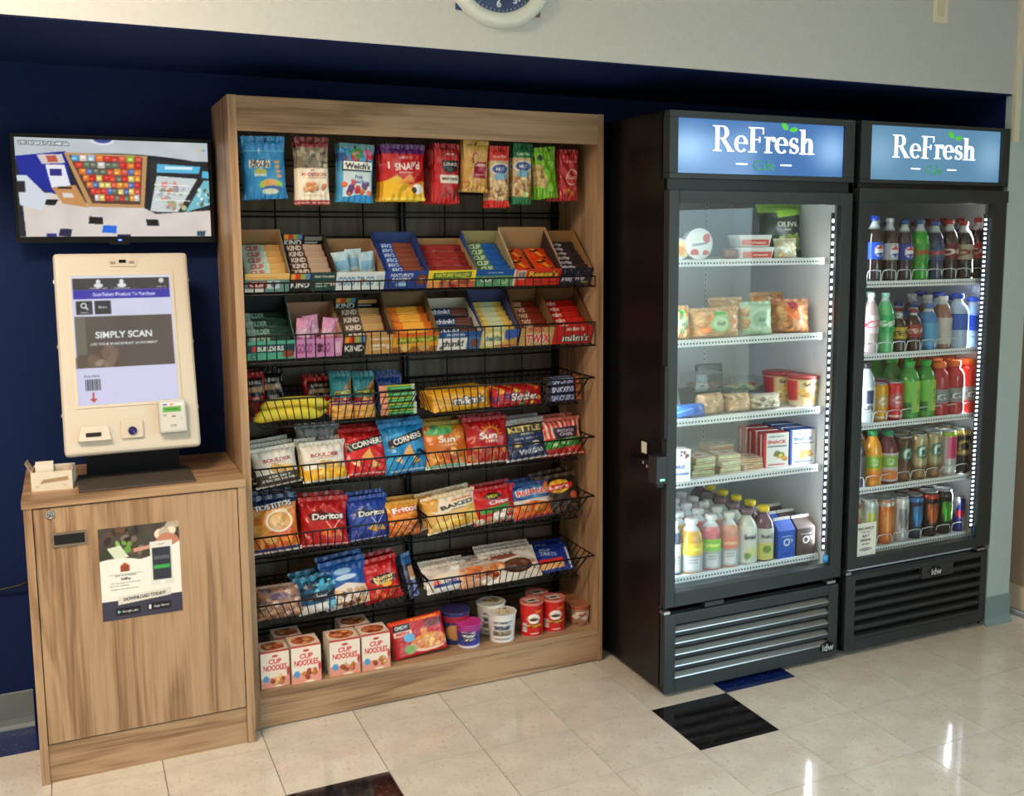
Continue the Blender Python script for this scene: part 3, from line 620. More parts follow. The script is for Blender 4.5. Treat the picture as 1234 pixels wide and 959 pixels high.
def slant_rack(x0, x1, z, h, label, yf=.012):
    t = empty('slanted_wire_rack', ((x0+x1)/2, yf, z)); tag(t, label, 'rack', 'slanted wire racks'); o = t.location
    q = lambda P: [Vector(p)-o for p in P]
    D = .225; yb, zb = .05+D*math.cos(SL), z+D*math.sin(SL)
    wires('base_frame', [q([(x0, yf, z), (x1, yf, z), (x1, .05, z), (x1, yb, zb), (x0, yb, zb), (x0, .05, z)])], .003, WIRE, t, closed=True)
    n = int((x1-x0)/.03); wires('cross_wires', [q([(x0+(x1-x0)*i/n, yf, z+h), (x0+(x1-x0)*i/n, yf, z), (x0+(x1-x0)*i/n, .05, z), (x0+(x1-x0)*i/n, yb, zb)]) for i in range(n+1)], .002, WIRE, t, sides=4, smooth=False)
    wires('front_rail', [q([(x0, yf, z+h), (x1, yf, z+h)])], .0028, WIRE, t)
    for x in (x0+.02, (x0+x1)/2, x1-.02): box('arm', Vector((x-.004, yf+.1, z+.035))-o, Vector((x+.004, GY-.008, z+.05))-o, WIRE, t)
    return t
ZB, ZC, ZD, ZE, ZF, ZG = 1.418, 1.203, .985, .775, .552, .325
slant_rack(.03, 1.255, ZB, .036, 'slanted black wire rack holding the upper row of snack bar boxes')
slant_rack(.03, 1.255, ZC, .085, 'slanted black wire rack with tall fence holding the lower row of bar boxes')
XM = .612
for zt, zb, nm in ((1.083, ZD, ('bananas and cracker packs', 'candy bars')), (.862, ZE, ('boulder and corner chips', 'multigrain and kettle chips')), (.638, ZF, ('tortilla chips', 'baked and ruffled chips')), (.41, ZG, ('cookie bags', 'wrapped pastries'))):
    nm2 = {'boulder and corner chips': 'white, red and blue chip bags', 'multigrain and kettle chips': 'orange, red and navy chip bags'}
    basket(.03, XM-.005, zt, zb, 'left black wire basket holding '+nm2.get(nm[0], nm[0])); basket(XM, 1.256, zt, zb, 'right black wire basket holding '+nm2.get(nm[1], nm[1]))

# ================================================================== COOLERS
def serif(word):
    """flat outlines of a high-contrast serif face: list of polygons, and the width (cap height 1)"""
    out = []; pen = 0.
    def strip(P, Wd, ox):
        n = len(P); Lf = []; Rt = []
        for i in range(n):
            a = P[max(i-1, 0)]; b = P[min(i+1, n-1)]; dx, dy = b[0]-a[0], b[1]-a[1]; l = math.hypot(dx, dy)+1e-9
            nx, ny = -dy/l*Wd[i]/2, dx/l*Wd[i]/2; Lf.append((P[i][0]+nx+ox, P[i][1]+ny)); Rt.append((P[i][0]-nx+ox, P[i][1]-ny))
        for i in range(n-1): out.append([Lf[i], Rt[i], Rt[i+1], Lf[i+1]])
    def rc(x0, y0, x1, y1, ox): out.append([(x0+ox, y0), (x1+ox, y0), (x1+ox, y1), (x0+ox, y1)])
    def arc(cx, cy, rx, ry, a0, a1, wthick, wthin, ox, n=20, ph=0.):
        P = []; Wd = []
        for i in range(n+1):
            a = math.radians(a0+(a1-a0)*i/n); P.append((cx+rx*math.cos(a), cy+ry*math.sin(a))); Wd.append(wthin+(wthick-wthin)*abs(math.cos(a-ph))**1.5)
        strip(P, Wd, ox)
    for ch in word:
        o = pen
        if ch == 'R':
            rc(.1, 0, .27, 1, o); rc(0, 0, .37, .045, o); rc(0, .955, .3, 1, o); rc(.2, .485, .42, .525, o); rc(.2, .955, .4, 1, o)
            arc(.38, .742, .2, .237, -90, 90, .17, .04, o); out.append([(.33+o, .5), (.5+o, .5), (.84+o, .03), (.63+o, .03)]); rc(.6, 0, .9, .045, o); pen += .9
        elif ch == 'e':
            arc(.29, .325, .215, .305, 0, 318, .15, .045, o, 28); rc(.1, .33, .57, .37, o); rc(.45, .33, .57, .4, o); pen += .6
        elif ch == 'F':
            rc(.1, 0, .27, 1, o); rc(0, 0, .38, .045, o); rc(0, .955, .66, 1, o); rc(.62, .74, .66, 1, o); rc(.2, .49, .5, .535, o); rc(.47, .4, .51, .63, o); pen += .7
        elif ch == 'r':
            rc(.08, 0, .23, .64, o); rc(0, 0, .34, .045, o); rc(0, .6, .2, .64, o); arc(.34, .44, .13, .19, 60, 175, .05, .05, o, 10); arc(.405, .555, .045, .05, 0, 360, .09, .09, o, 12); pen += .47
        elif ch == 's':
            P = []; Wd = []
            for i in range(25):
                t = i/24; a = math.radians(30+t*(270-30)) if t < .5 else 0
                if t < .5: a = math.radians(20+(t/.5)*230); P.append((.235+.14*math.cos(a), .475+.155*math.sin(a)))
                else: a = math.radians(70-((t-.5)/.5)*230); P.append((.245+.155*math.cos(a), .17+.14*math.sin(a)))
                Wd.append(.05+.11*math.exp(-((t-.5)/.16)**2))
            strip(P, Wd, o); rc(.36, .46, .395, .63, o); rc(.07, .02, .105, .19, o); pen += .5
        elif ch == 'h':
            rc(.08, 0, .23, 1, o); rc(0, 0, .31, .045, o); rc(0, .955, .2, 1, o); rc(.43, 0, .58, .45, o); rc(.35, 0, .67, .045, o)
            arc(.365, .43, .14, .19, 0, 165, .14, .06, o, 14); pen += .68
    return out, pen
def flat(name, polys, y, m, parent, thick=.0012, off=(0, 0), k=1.):
    V = []; F = []
    for i, P in enumerate(polys):
        b = len(V); n = len(P); yy = y-i*2e-5
        V += [(off[0]+p[0]*k, yy, off[1]+p[1]*k) for p in P]; V += [(off[0]+p[0]*k, y+thick, off[1]+p[1]*k) for p in P]
        F.append(tuple(range(b, b+n))); F += [(b+j, b+n+j, b+n+(j+1) % n, b+(j+1) % n) for j in range(n)]
    return mk(name, V, F, m, parent)
def textobj(name, s, h, m, parent, loc, w=None, ext=.0006, rotx=math.pi/2, off=0.):
    c = bpy.data.curves.new('t', 'FONT'); c.body = s; c.extrude = ext; c.resolution_u = 2; c.align_x = 'CENTER'; c.offset = off
    o = bpy.data.objects.new('t', c); me = bpy.data.meshes.new_from_object(o); bpy.data.objects.remove(o); bpy.data.curves.remove(c)
    V = np.array([v.co[:] for v in me.vertices]); k = h/.7; kx = k if w is None else w/(V[:, 0].max()-V[:, 0].min())
    for v in me.vertices: v.co = (v.co.x*kx, v.co.y*k, v.co.z)
    me.materials.clear(); me.materials.append(m); me.name = name
    o = bpy.data.objects.new(name, me); link(o, parent); o.location = loc; o.rotation_euler = (rotx, 0, 0); return o
LETW = mat('backlit_white_letters', (255, 255, 255), .4, emit=(244, 250, 255), estr=1.0); LETG = mat('backlit_green', (90, 200, 60), .4, emit=(84, 196, 60), estr=.55)
LETG2 = mat('backlit_dim_green', (70, 150, 90), .4, emit=(64, 150, 96), estr=.6)
LOGO = mat('logo_silver', (200, 204, 206), .35)
SLATM = mat('grille_slat_metal', (150, 152, 152), .28, metal=.85, spec=.6); SLATD = mat('grille_slat_dark', (13, 15, 16), .5); SHELFM = mat('white_coated_shelf', (240, 242, 244), .4)
def cooler(name, label, x0, x1, H, sign, gz, glassr, slz, shelves, door, kind):
    yf, yb = -.386, .335; t = empty(name, ((x0+x1)/2, 0, 0)); tag(t, label, 'cooler'); o = t.location
    def b(n, a, c, m, p=t, bev=0.): return box(n, Vector(a)-o, Vector(c)-o, m, p, bev)
    iz0, iz1 = .335, 1.74; ix0, ix1 = x0+.04, x1-.035
    yd = yf+.034         # back of the door
    # shell
    b('side_panel', (x0, yd+.004, .025), (x0+.03, yb, H-.012), BLACK, bev=.002); b('side_panel', (x1-.03, yd+.004, .025), (x1, yb, H-.012), BLACK, bev=.002)
    b('back_panel', (x0+.03, yb-.02, .025), (x1-.03, yb, H-.012), BLACK); b('top_panel', (x0, yd, H-.015), (x1, yb, H-.003), BLACK)
    b('base_deck', (x0+.03, yd+.03, .3), (x1-.03, yb-.02, .325), BLACK)
    b('bottom_panel', (x0+.002, yf+.02, .022), (x1-.002, yb, .04), BLACK)
    for fx in (x0+.05, x1-.05):
        for fy in (yf+.08, yb-.06): lathe('foot', [(.018, 0), (.018, .008), (.01, .01), (.01, .03)], DKPL, t, Vector((fx, fy, 0))-o, seg=14)
    # liner
    b('inner_liner', (x0+.03, yb-.04, iz0), (x1-.03, yb-.02, iz1), LINER); b('inner_liner', (x0+.03, yd+.006, iz0-.01), (ix0, yb-.02, iz1), LINER); b('inner_liner', (ix1, yd+.006, iz0-.01), (x1-.03, yb-.02, iz1), LINER)
    b('inner_liner', (x0+.03, yd+.006, iz1), (x1-.03, yb-.02, iz1+.02), LINER); b('inner_liner', (ix0, yd+.006, iz0-.012), (ix1, yb-.02, iz0), LINER)
    for fx in ((ix0+ix1)/2-.1, (ix0+ix1)/2+.2):
        st = b('shelf_standard', (fx, yb-.042, iz0), (fx+.014, yb-.0395, iz1), SHELFM)
        boxes('slot_holes', [(Vector((fx+.005, yb-.0425, z))-o, Vector((fx+.009, yb-.041, z+.008))-o) for z in np.arange(iz0+.02, iz1-.02, .022)], mat('slot_dark', (70, 74, 78), .6), st)
    # LED strips behind both door jambs
    for sx, fx in ((1, glassr[0][0]-.004), (-1, glassr[1][0]+(.003 if kind == 1 else -.006))):
        yl = yd if kind == 1 or sx > 0 else yf+.0135
        ls = b('light_strip', (fx-.008, yl+.012, .42), (fx+.008, yl+.018, 1.68), mat('strip_carrier', (60, 64, 72), .4))
        dots = []
        for z in np.arange(.43, 1.66, .027 if kind == 1 else .018):
            for q0, q1 in (((-.007, .005),) if kind == 1 else ((-.008, -.003), (.001, .006))):
                dots.append((Vector((fx+q0, yl+.0095, z))-o, Vector((fx+q1, yl+.0125, z+(.012 if kind == 1 else .007)))-o))
        boxes('led_dots', dots, LEDM, ls)
        area('led_light', Vector((fx+sx*.012, yd+.045, 1.05))-o, Euler((0, -sx*math.pi/2, 0)).to_matrix().to_euler(), 1.22, .02, 2.5 if kind == 1 else 2.4, (.86, .94, 1.0), parent=t)
    # sign box
    sz0, sz1 = 1.786, H
    b('sign_housing', (x0+.004, yf+.05, sz0), (x1-.004, yb-.05, sz1), BLACK)
    pa, pb = sign
    for a, c in (((x0, yf, sz0), (x1, yf+.05, pa[1])), ((x0, yf, pb[1]), (x1, yf+.05, sz1)), ((x0, yf, pa[1]), (pa[0], yf+.05, pb[1])), ((pb[0], yf, pa[1]), (x1, yf+.05, pb[1]))):
        b('sign_frame', a, c, FRAME, bev=.002)
    pw, ph = pb[0]-pa[0], pb[1]-pa[1]
    cv = Cv(110, 30, (60, 108, 168), asp=pw/ph)
    base = np.array((56, 104, 168.)) if kind == 1 else np.array((84, 132, 166.))
    hot = np.array((150, 196, 244.)) if kind == 1 else np.array((132, 176, 206.))
    gx = np.exp(-((cv.X-.05)/.16)**2)*np.exp(-((cv.Y-.5)/.4)**2)+np.exp(-((cv.X-.93)/.13)**2)*np.exp(-((cv.Y-.5)/.4)**2)+.22*np.exp(-((cv.X-.45)/.35)**2)  # glow of the LEDs at both ends, painted into the panel colour
    cv.a = base*(1-np.clip(gx, 0, 1)[..., None])+hot*np.clip(gx, 0, 1)[..., None]
    sp = sheet('sign_panel', cv, pw, ph, SIGNLIT, t, Vector(((pa[0]+pb[0])/2, yf+.012, pa[1]))-o, thick=.004)
    G, gw = serif('ReFresh'); cap = .084 if kind == 1 else .082; kx = 1.13; G = [[(p[0]*kx, p[1]) for p in P] for P in G]; gw *= kx; tw = gw*cap; lx0 = (pa[0]+pb[0])/2-tw/2+(.005 if kind == 1 else -.012); lz = pa[1]+ph*.42
    lo_ = Vector((lx0, yf+.0095, lz))-o
    le = flat('sign_lettering', G, lo_.y, LETW, t, .0012, (lo_.x, lo_.z), cap)
    def ell(cx, cz, rx, rz, rot): return [(cx+rx*math.cos(a)*math.cos(rot)-rz*math.sin(a)*math.sin(rot), cz+rx*math.cos(a)*math.sin(rot)+rz*math.sin(a)*math.cos(rot)) for a in np.linspace(0, 2*math.pi, 17)[:-1]]
    flat('leaf_emblem', [ell(3.95, .98, .2, .1, .15), ell(3.5, 1.1, .2, .12, -.7)], lo_.y-.0002, LETG, t, .0012, (lo_.x, lo_.z), cap)
    for cx in (1.4, 3.6): flat('sign_dash', [[(cx-.28, -.5), (cx+.28, -.5), (cx+.28, -.44), (cx-.28, -.44)]], lo_.y, LETW, t, .0012, (lo_.x, lo_.z), cap)
    textobj('sign_script', 'Cafe', .034, LETG2, t, Vector((lx0+2.5*cap, yf+.009, lz-.058))-o)
    # black channel between sign and door
    b('hinge_channel', (x0+.006, yf+.02, 1.75), (x1-.006, yd+.02, sz0), DKPL)
    # door
    dz0, dz1 = door; g0, g1 = glassr
    D = empty('door', (0, 0, 0)); D.parent = t
    dt = dz1-.045 if kind == 2 else dz1
    def db(n, a, c, m, bev=.002): return b(n, a, c, m, D, bev)
    db('door_frame', (x0+.001, yf, dz0), (g0[0], yd, dz1), FRAME); db('door_frame', (g1[0], yf, dz0), (x1-.001, yd, dz1), FRAME)
    db('door_frame', (g0[0], yf, dz0), (g1[0], yd, g0[1]), FRAME); db('door_frame', (g0[0], yf, g1[1]), (g1[0], yd, dz1), FRAME)
    if kind == 2: db('door_cap', (x0-.004, yf-.006, dz1-.044), (x1+.002, yd, dz1+.002), FRAME)
    db('glass_pane', (g0[0]-.003, yf+.016, g0[1]-.003), (g1[0]+.003, yf+.021, g1[1]+.003), GLASS, 0)
    for a, c in (((g0[0], yf+.022, g0[1]), (g0[0]+.005, yd, g1[1])), ((g1[0]-.004, yf+.022, g0[1]), (g1[0], yd, g1[1]))): db('glass_spacer', a, c, STEEL, 0)
    db('gasket', (x0+.01, yd, dz0+.01), (x0+.03, yd+.006, dz1-.01), DKPL, 0); db('gasket', (x1-.03, yd, dz0+.01), (x1-.01, yd+.006, dz1-.01), DKPL, 0)
    if kind == 1:
        db('handle', (x0-.012, yf-.004, .92), (x0+.003, yf+.022, 1.17), DKPL, .004)
        lo2 = empty('smart_lock', (x0, yf+.09, .74)); tag(lo2, 'black electronic door lock with green light on left side of cooler', 'lock')
        def lb(n, a, c, m, bev=.002): return box(n, Vector(a)-Vector((x0, yf+.09, .74)), Vector(c)-Vector((x0, yf+.09, .74)), m, lo2, bev)
        lb('lock_body', (x0-.03, yf+.01, .752), (x0-.001, yf+.20, .83), BLACK, .003); lb('latch_cover', (x0-.045, yf-.012, .77), (x0-.001, yf+.045, .865), mat('lock_grey', (44, 45, 48), .4), .004)
        lb('status_light', (x0-.030, yf-.0135, .782), (x0-.014, yf-.0118, .788), mat('green_led', (60, 240, 120), .4, emit=(90, 255, 140), estr=5), 0)
        lb('sticker', (x0-.0015, yf+.13, .845), (x0-.0004, yf+.165, .885), WHITEPL, 0)
        for q in (.19, .105): lb('sticker', (x0-.0315, yf+.04+q*.3, .80+q*.1), (x0-.0302, yf+.05+q*.3, .81+q*.1), mat('grey_mark', (150, 150, 150), .5), 0)
    # grille
    gx0, gx1, gt, gb = x0+.004, x1-.003, gz[1], gz[0]; (sx0, s0), (sx1, s1) = slz; yg = yf+.006
    G_ = empty('grille', (0, 0, 0)); G_.parent = t
    for a, c in (((gx0, yg, gb), (sx0, yg+.03, gt)), ((sx1, yg, gb), (gx1, yg+.03, gt)), ((sx0, yg, gb), (sx1, yg+.03, s0)), ((sx0, yg, s1), (sx1, yg+.03, gt))): b('grille_frame', a, c, FRAME, G_, .0015)
    b('grille_backing', (sx0-.01, yg+.03, s0-.01), (sx1+.01, yg+.034, s1+.01), mat('grille_void', (4, 4, 5), .8), G_)
    n = 5 if kind == 1 else 6; pit = (s1-s0)/n
    for i in range(n):
        za = s0+pit*i
        xs0 = sx0
        V = [(xs0, yg+.001, za+pit*.02), (sx1, yg+.001, za+pit*.02), (sx1, yg+.014, za+pit*.38), (xs0, yg+.014, za+pit*.38)]
        V += [(x, y+.0015, z+.0035) for x, y, z in V]
        if kind == 2 and i == n-1:
            for q0, q1 in ((sx0, sx0+.335), (sx0+.5, sx1)):
                V2 = [(q0 if abs(x-sx0) < 1e-6 else q1, y, z) for x, y, z in V]; mk('slat', [Vector(v)-o for v in V2], BF, SLATD, G_)
        else: mk('slat', [Vector(v)-o for v in V], BF, SLATM if kind == 1 else SLATD, G_)
        if kind == 1: b('slat_rib', (sx0, yg+.003, za+pit*.7), (sx1, yg+.012, za+pit*.98), FRAME, G_)
        else: b('slat_rib', (sx0, yg+.002, za-.002), (sx1, yg+.012, za+pit*.36), FRAME, G_)
    if kind == 2: b('badge_plate', (sx0+.335, yg-.002, s1-pit*1.15), (sx0+.5, yg+.02, s1+.004), FRAME, G_)
    lc = Vector((x1-.05, yg-.0015, gb+.042)) if kind == 1 else Vector((sx0+.405, yg-.0035, s1-pit*.55))
    bd = lathe('badge', [(.034, 0), (.034, .003), (.001, .0035)], mat('badge_black', (14, 15, 16), .3), G_, lc-o+Vector((0, .001, 0)), seg=28, rot=(math.pi/2, 0, 0)); bd.scale = (1, .62, 1)
    textobj('badge_text', 'idw', .026, LOGO, G_, lc-o+Vector((0, -.0035, -.012)), off=.01)
    b('hinge', (x1-.06, yf+.004, gt+.006), (x1-.02, yd, gt+.016), STEEL); b('hinge', (x0+.0, yf+.004, gt+.004), (x0+.025, yd, gt+.014), STEEL)
    if kind == 1: b('latch_bracket', (x0+.17, yf+.01, gt+.004), (x0+.25, yd, gt+.02), mat('lock_grey', (44, 45, 48), .4))
    # shelves
    ysf = -.305 if kind == 1 else -.325
    for z in shelves:
        sh = b('shelf', (ix0+.004, ysf+.004, z-.008), (ix1-.006 if kind == 1 else ix1-.012, yb-.045, z), SHELFM)
        b('price_rail', (ix0+.004, ysf-.002, z-.02), (ix1-.006 if kind == 1 else ix1-.012, ysf+.004, z+.004), SHELFM, sh)
        boxes('rail_slots', [(Vector((x, ysf-.0026, z-.012))-o, Vector((x+.006, ysf-.0018, z-.006))-o) for x in np.arange(ix0+.02, ix1-.03, .013)], mat('slot_dark', (70, 74, 78), .6), sh)
    return t, ysf, (ix0, ix1)
F1S = (.398, .742, .962, 1.238, 1.514); F2S = (.392, .634, .884, 1.150, 1.424)
COOL1, YS1, IX1 = cooler('glass_door_cooler', 'black glass door cooler with food shelves, beside the wooden snack shelf', 1.3205, 2.0895, 2.0045, ((1.354, 1.804), (2.046, 1.982)), (.016, .299), ((1.361, .378), (2.040, 1.706)), ((1.369, .064), (2.043, .272)), F1S, (.327, 1.749), 1)
COOL2, YS2, IX2 = cooler('glass_door_cooler', 'black glass door drinks cooler at the right, beside pale wall end', 2.1190, 2.8600, 2.006, ((2.167, 1.80), (2.820, 1.993)), (.022, .320), ((2.166, .385), (2.786, 1.717)), ((2.169, .06), (2.826, .298)), F2S, (.346, 1.766), 2)
# stickers on the glass
cv = Cv(34, 62, (236, 236, 224)); cv.text('BALANCE', .5, .17, .07, (50, 54, 54), w=.74); cv.rect(.2, .25, .8, .262, (120, 120, 116)); cv.text('WHAT YOU', .5, .3, .035, (90, 92, 90), w=.4); cv.text('EAT', .5, .4, .075, (56, 60, 60)); cv.text('DRINK', .5, .52, .075, (56, 60, 60), w=.5); cv.text('& DO', .5, .64, .06, (56, 60, 60)); cv.ell(.5, .8, .28, .045, (70, 74, 74)); cv.ell(.5, .8, .24, .03, (236, 236, 224)); cv.text('OOO', .5, .8, .05, (70, 74, 74))
bx0, bx1 = PY(1031, 650, -.3715), PY(1055, 650, -.3715); zz0 = PY(1043, 670, -.3715).z; zz1 = PY(1043, 631, -.3715).z
st = sheet('balance_sticker', cv, bx1.x-bx0.x, zz1-zz0, PAPER, loc=((bx0.x+bx1.x)/2, -.3712, zz0)); tag(st, 'white balance sticker at lower left of right cooler glass', 'sticker')
for (u0, u1, v0, v1, l) in ((991, 1001, 668, 679, 'left'), (1172, 1182, 634, 647, 'right')):
    a = PY(u0, v1, -.3715); b_ = PY(u1, v0, -.3715); cv = Cv(14, 14, (40, 130, 200)); cv.rect(.1, .15, .9, .5, (90, 180, 232)); cv.rect(.2, .6, .8, .66, (220, 236, 246))
    tag(sheet('energy_sticker', cv, b_.x-a.x, b_.z-a.z, PAPER, loc=((a.x+b_.x)/2, -.3712, a.z)), 'small blue energy sticker at lower right of %s cooler glass' % l, 'sticker')

# ================================================================== PRODUCTS: builders
SEALS = {}
def bagmesh(cv, w, h, d, wr=.004, pinch=.05, seed=0, sharp=2.6, m=PRINT, flatv=5.):
    rg = np.random.default_rng(seed+11); nx, ny = cv.w, cv.h
    A = rg.uniform(-1, 1, (7, 4))
    def surf(U, V):
        pu = np.clip(1-np.abs(2*U-1)**sharp, 0, 1)**.7; pv = np.clip(1-np.abs(2*V-1)**flatv, 0, 1)**.75
        D = d/2*pu*pv
        W_ = sum(np.sin(a[0]*9*U*2+a[1]*11*V*2+a[2]*6)*a[3] for a in A)/3
        edge = np.exp(-((V-.0)/.16)**2)+np.exp(-((V-1)/.16)**2)
        W2_ = np.sin(U*38+rg.uniform(0, 6)+3*A[0, 0])*edge*.6
        return D+(W_+W2_)*wr*np.clip(pu*2, 0, 1)*np.clip(pv*3+.15, 0, 1)
    def grid(nx, ny, sgn):
        U, V = np.meshgrid(np.linspace(0, 1, nx), np.linspace(0, 1, ny)); D = surf(U, V) if sgn > 0 else surf(1-U, V)
        px = (U-.5)*w*(1-pinch*np.clip(1-np.abs(2*V-1)**3, 0, 1)); return np.stack([px, -D if sgn > 0 else D, (1-V)*h], -1).reshape(-1, 3)
    I = np.arange(nx*ny).reshape(ny, nx); F = np.stack([I[1:, :-1], I[1:, 1:], I[:-1, 1:], I[:-1, :-1]], -1).reshape(-1, 4).tolist()
    Vf = grid(nx, ny, 1); bx, by = 12, 12; Vb = grid(bx, by, -1); k = nx*ny
    J = np.arange(bx*by).reshape(by, bx)+k; F += np.stack([J[1:, :-1], J[:-1, :-1], J[:-1, 1:], J[1:, 1:]], -1).reshape(-1, 4).tolist()
    mean = cv.a.mean((0, 1)); cb_ = cv.sample(.04*np.ones(bx*by), np.repeat(np.linspace(0, .999, by), bx))*.7+mean*.3
    return np.vstack([Vf, Vb]), F, np.vstack([cv.a.reshape(-1, 3), cb_])
def bag(name, cv, w, h, d, label, cat, loc, rot, group=None, seals=True, wr=.004, pinch=.05, m=None, sealc=None, sharp=2.6, flatv=5., hole=False):
    V, F, C = bagmesh(cv, w, h, d, wr, pinch, seed=int(RNG.integers(1e6)), sharp=sharp, flatv=flatv)
    o = mk(name, V, F, m or PRINT, loc=loc, rot=rot, cols=C, smooth=True); tag(o, label, cat, group)
    if seals:
        for top in (1, 0):
            n = 22; hh = min(.016, h*.09); c = np.array(sealc if sealc is not None else cv.a[1 if top else -2].mean(0))
            V = []; z = h*.985 if top else h*.015
            for i in range(n+1):
                x = (i/n-.5)*w*1.0; zz = (hh if top else -hh*.0)+(.0025 if i % 2 else 0)*(1 if top else -1)
                yw = .0018*math.sin(i*1.3)
                V += [(x, yw-.001, z-(0 if top else -hh*.6)), (x, yw-.001, z+zz)]
            k = len(V); V += [(x, y+.0016, z_) for x, y, z_ in V]; Fs = []
            for i in range(n):
                Fs += [(2*i, 2*i+2, 2*i+3, 2*i+1), (k+2*i, k+2*i+1, k+2*i+3, k+2*i+2)]
            Cs = np.array([c*(.9 if (j//2) % 2 else 1.03) for j in range(len(V))])
            mk('top_seal' if top else 'bottom_seal', V, Fs, m or PRINT, o, cols=Cs)
    return o
def solve_h(base, tilt, vt):
    lo, hi = .01, .6
    for _ in range(30):
        h = (lo+hi)/2; P = Vector(base)+Vector((0, h*math.sin(tilt), h*math.cos(tilt)))
        if proj(P)[1] > vt: lo = h
        else: hi = h
    return lo
def pbag(name, cv, u0, u1, vt, vb, y, tilt, label, cat='snack bag', group=None, d=.05, roll=0., yaw=0., z=None, **k):
    """bag standing so that its front fills columns u0-u1 and rows vt-vb, its foot at depth y (or on height z)"""
    uc = (u0+u1)/2; base = PY(uc, vb, y)
    if z is not None: base.z = z
    w_ = xat(u1, y, base.z)-xat(u0, y, base.z); h = solve_h(base, math.radians(tilt), vt)
    lo_, hi_ = (.032, 1.256) if base.x < 1.3 else (1.366, 2.046)
    base.x = min(max(base.x, lo_+w_/2+abs(h*math.sin(math.radians(roll)))*.6), hi_-w_/2-abs(h*math.sin(math.radians(roll)))*.6)
    return bag(name, cv, w_, h, d, label, cat, base, (-math.radians(tilt), math.radians(roll), math.radians(yaw)), group, **k)
def behind(o, n, step, what, group, dz=0., jit=.003, dx=0.):
    """n more of the same bag or bottle, one behind the other"""
    o['group'] = group; base = o['label']; res = []
    for i in range(n):
        c = copy_tree(o); c.location = o.location+Vector((dx*(i+1)+random.uniform(-jit, jit), step*(i+1), dz*(i+1)))
        if jit and o.rotation_mode == 'XYZ' and isinstance(jit, float) and jit > .001: c.rotation_euler = (o.rotation_euler.x, o.rotation_euler.y+random.uniform(-.02, .02), o.rotation_euler.z+random.uniform(-.02, .02))
        c['label'] = '%s, %s %s' % (base, ORD[i+1], what); c['group'] = group; res.append(c)
    return res
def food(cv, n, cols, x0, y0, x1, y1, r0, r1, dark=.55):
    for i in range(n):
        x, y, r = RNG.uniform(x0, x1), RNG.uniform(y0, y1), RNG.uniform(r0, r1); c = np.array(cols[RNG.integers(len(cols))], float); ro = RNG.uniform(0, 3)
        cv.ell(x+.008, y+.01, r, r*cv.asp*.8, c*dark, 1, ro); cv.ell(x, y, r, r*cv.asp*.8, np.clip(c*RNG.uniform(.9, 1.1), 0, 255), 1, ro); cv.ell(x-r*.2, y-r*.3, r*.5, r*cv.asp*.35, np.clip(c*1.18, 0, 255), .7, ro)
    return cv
def crinkle_glints(cv, amp=26, n=9):
    """random pale streaks: glints of creased film painted on see-through wrappers"""
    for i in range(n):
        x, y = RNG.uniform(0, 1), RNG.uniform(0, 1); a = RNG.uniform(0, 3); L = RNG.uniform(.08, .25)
        cv.line(x, y, x+L*math.cos(a), y+L*math.sin(a), .012, np.clip(cv.a.mean((0, 1))+amp*2, 0, 255))  # crease glint painted as a paler line
    return cv

# ------------------------------------------------------------------ row of hanging pouches
PEG = mat('chrome_peg', (60, 60, 62), .3, metal=.7)
def hang(u0, u1, vt, vb, cv, label, n, cat='pouch', d=.02, yf=.07, step=.022, name='hanging_pouch', sealc=None, roll=0., yaw=0., pinch=.03):
    uc = (u0+u1)/2; top = PY(uc, vt, yf); bot = PY(uc, vb, yf); w_ = (xat(u1, yf, bot.z)-xat(u0, yf, bot.z))*.92; h = top.z-bot.z; yaw += random.uniform(-4, 6); roll += random.uniform(-2.5, 2.5)
    o = bag(name, cv, w_, h, d, label, cat, bot, (math.radians(2), math.radians(roll), math.radians(yaw)), wr=.005, pinch=pinch+.04, sealc=sealc, seals=True)
    behind(o, n-1, step, 'from the front', grp(label), jit=.003)
    zt = top.z-.002
    pk = wires('peg_hook', [[(0, GY-yf-.01, .0), (0, -.012, 0), (0, -.02, .008)]], .0024, PEG, loc=(bot.x, yf, zt)); tag(pk, 'metal peg hook carrying the '+' '.join(label.split()[:6]), 'hook', 'peg hooks')
c = Cv(56, 68, (34, 128, 190)); c.noise(10); c.rect(0, 0, 1, .17, (50, 140, 205)); c.rect(0, .17, 1, .185, (120, 190, 225)); c.rect(.12, .33, .62, .46, (236, 232, 222)); c.text('NUTRI', .37, .36, .07, (30, 30, 40), w=.42); c.text('GRAIN', .37, .42, .075, (30, 30, 40), w=.46); c.ell(.38, .53, .16, .06, (170, 170, 90)); c.text('BITES', .38, .58, .05, (210, 225, 235), w=.3)
for i in range(4): c.ell(.78+.02*i, .36+.08*i, .07, .03, (196, 150, 96))
c.ell(.62, .75, .28, .1, (150, 196, 40)); c.ell(.6, .72, .18, .07, (206, 150, 84)); c.ell(.66, .82, .26, .06, (36, 84, 160)); c.ell(.6, .86, .2, .05, (200, 210, 190))
hang(293, 350, 169, 239, c, 'blue fruit bite pouch hanging at far left of top row', 3, yaw=4)
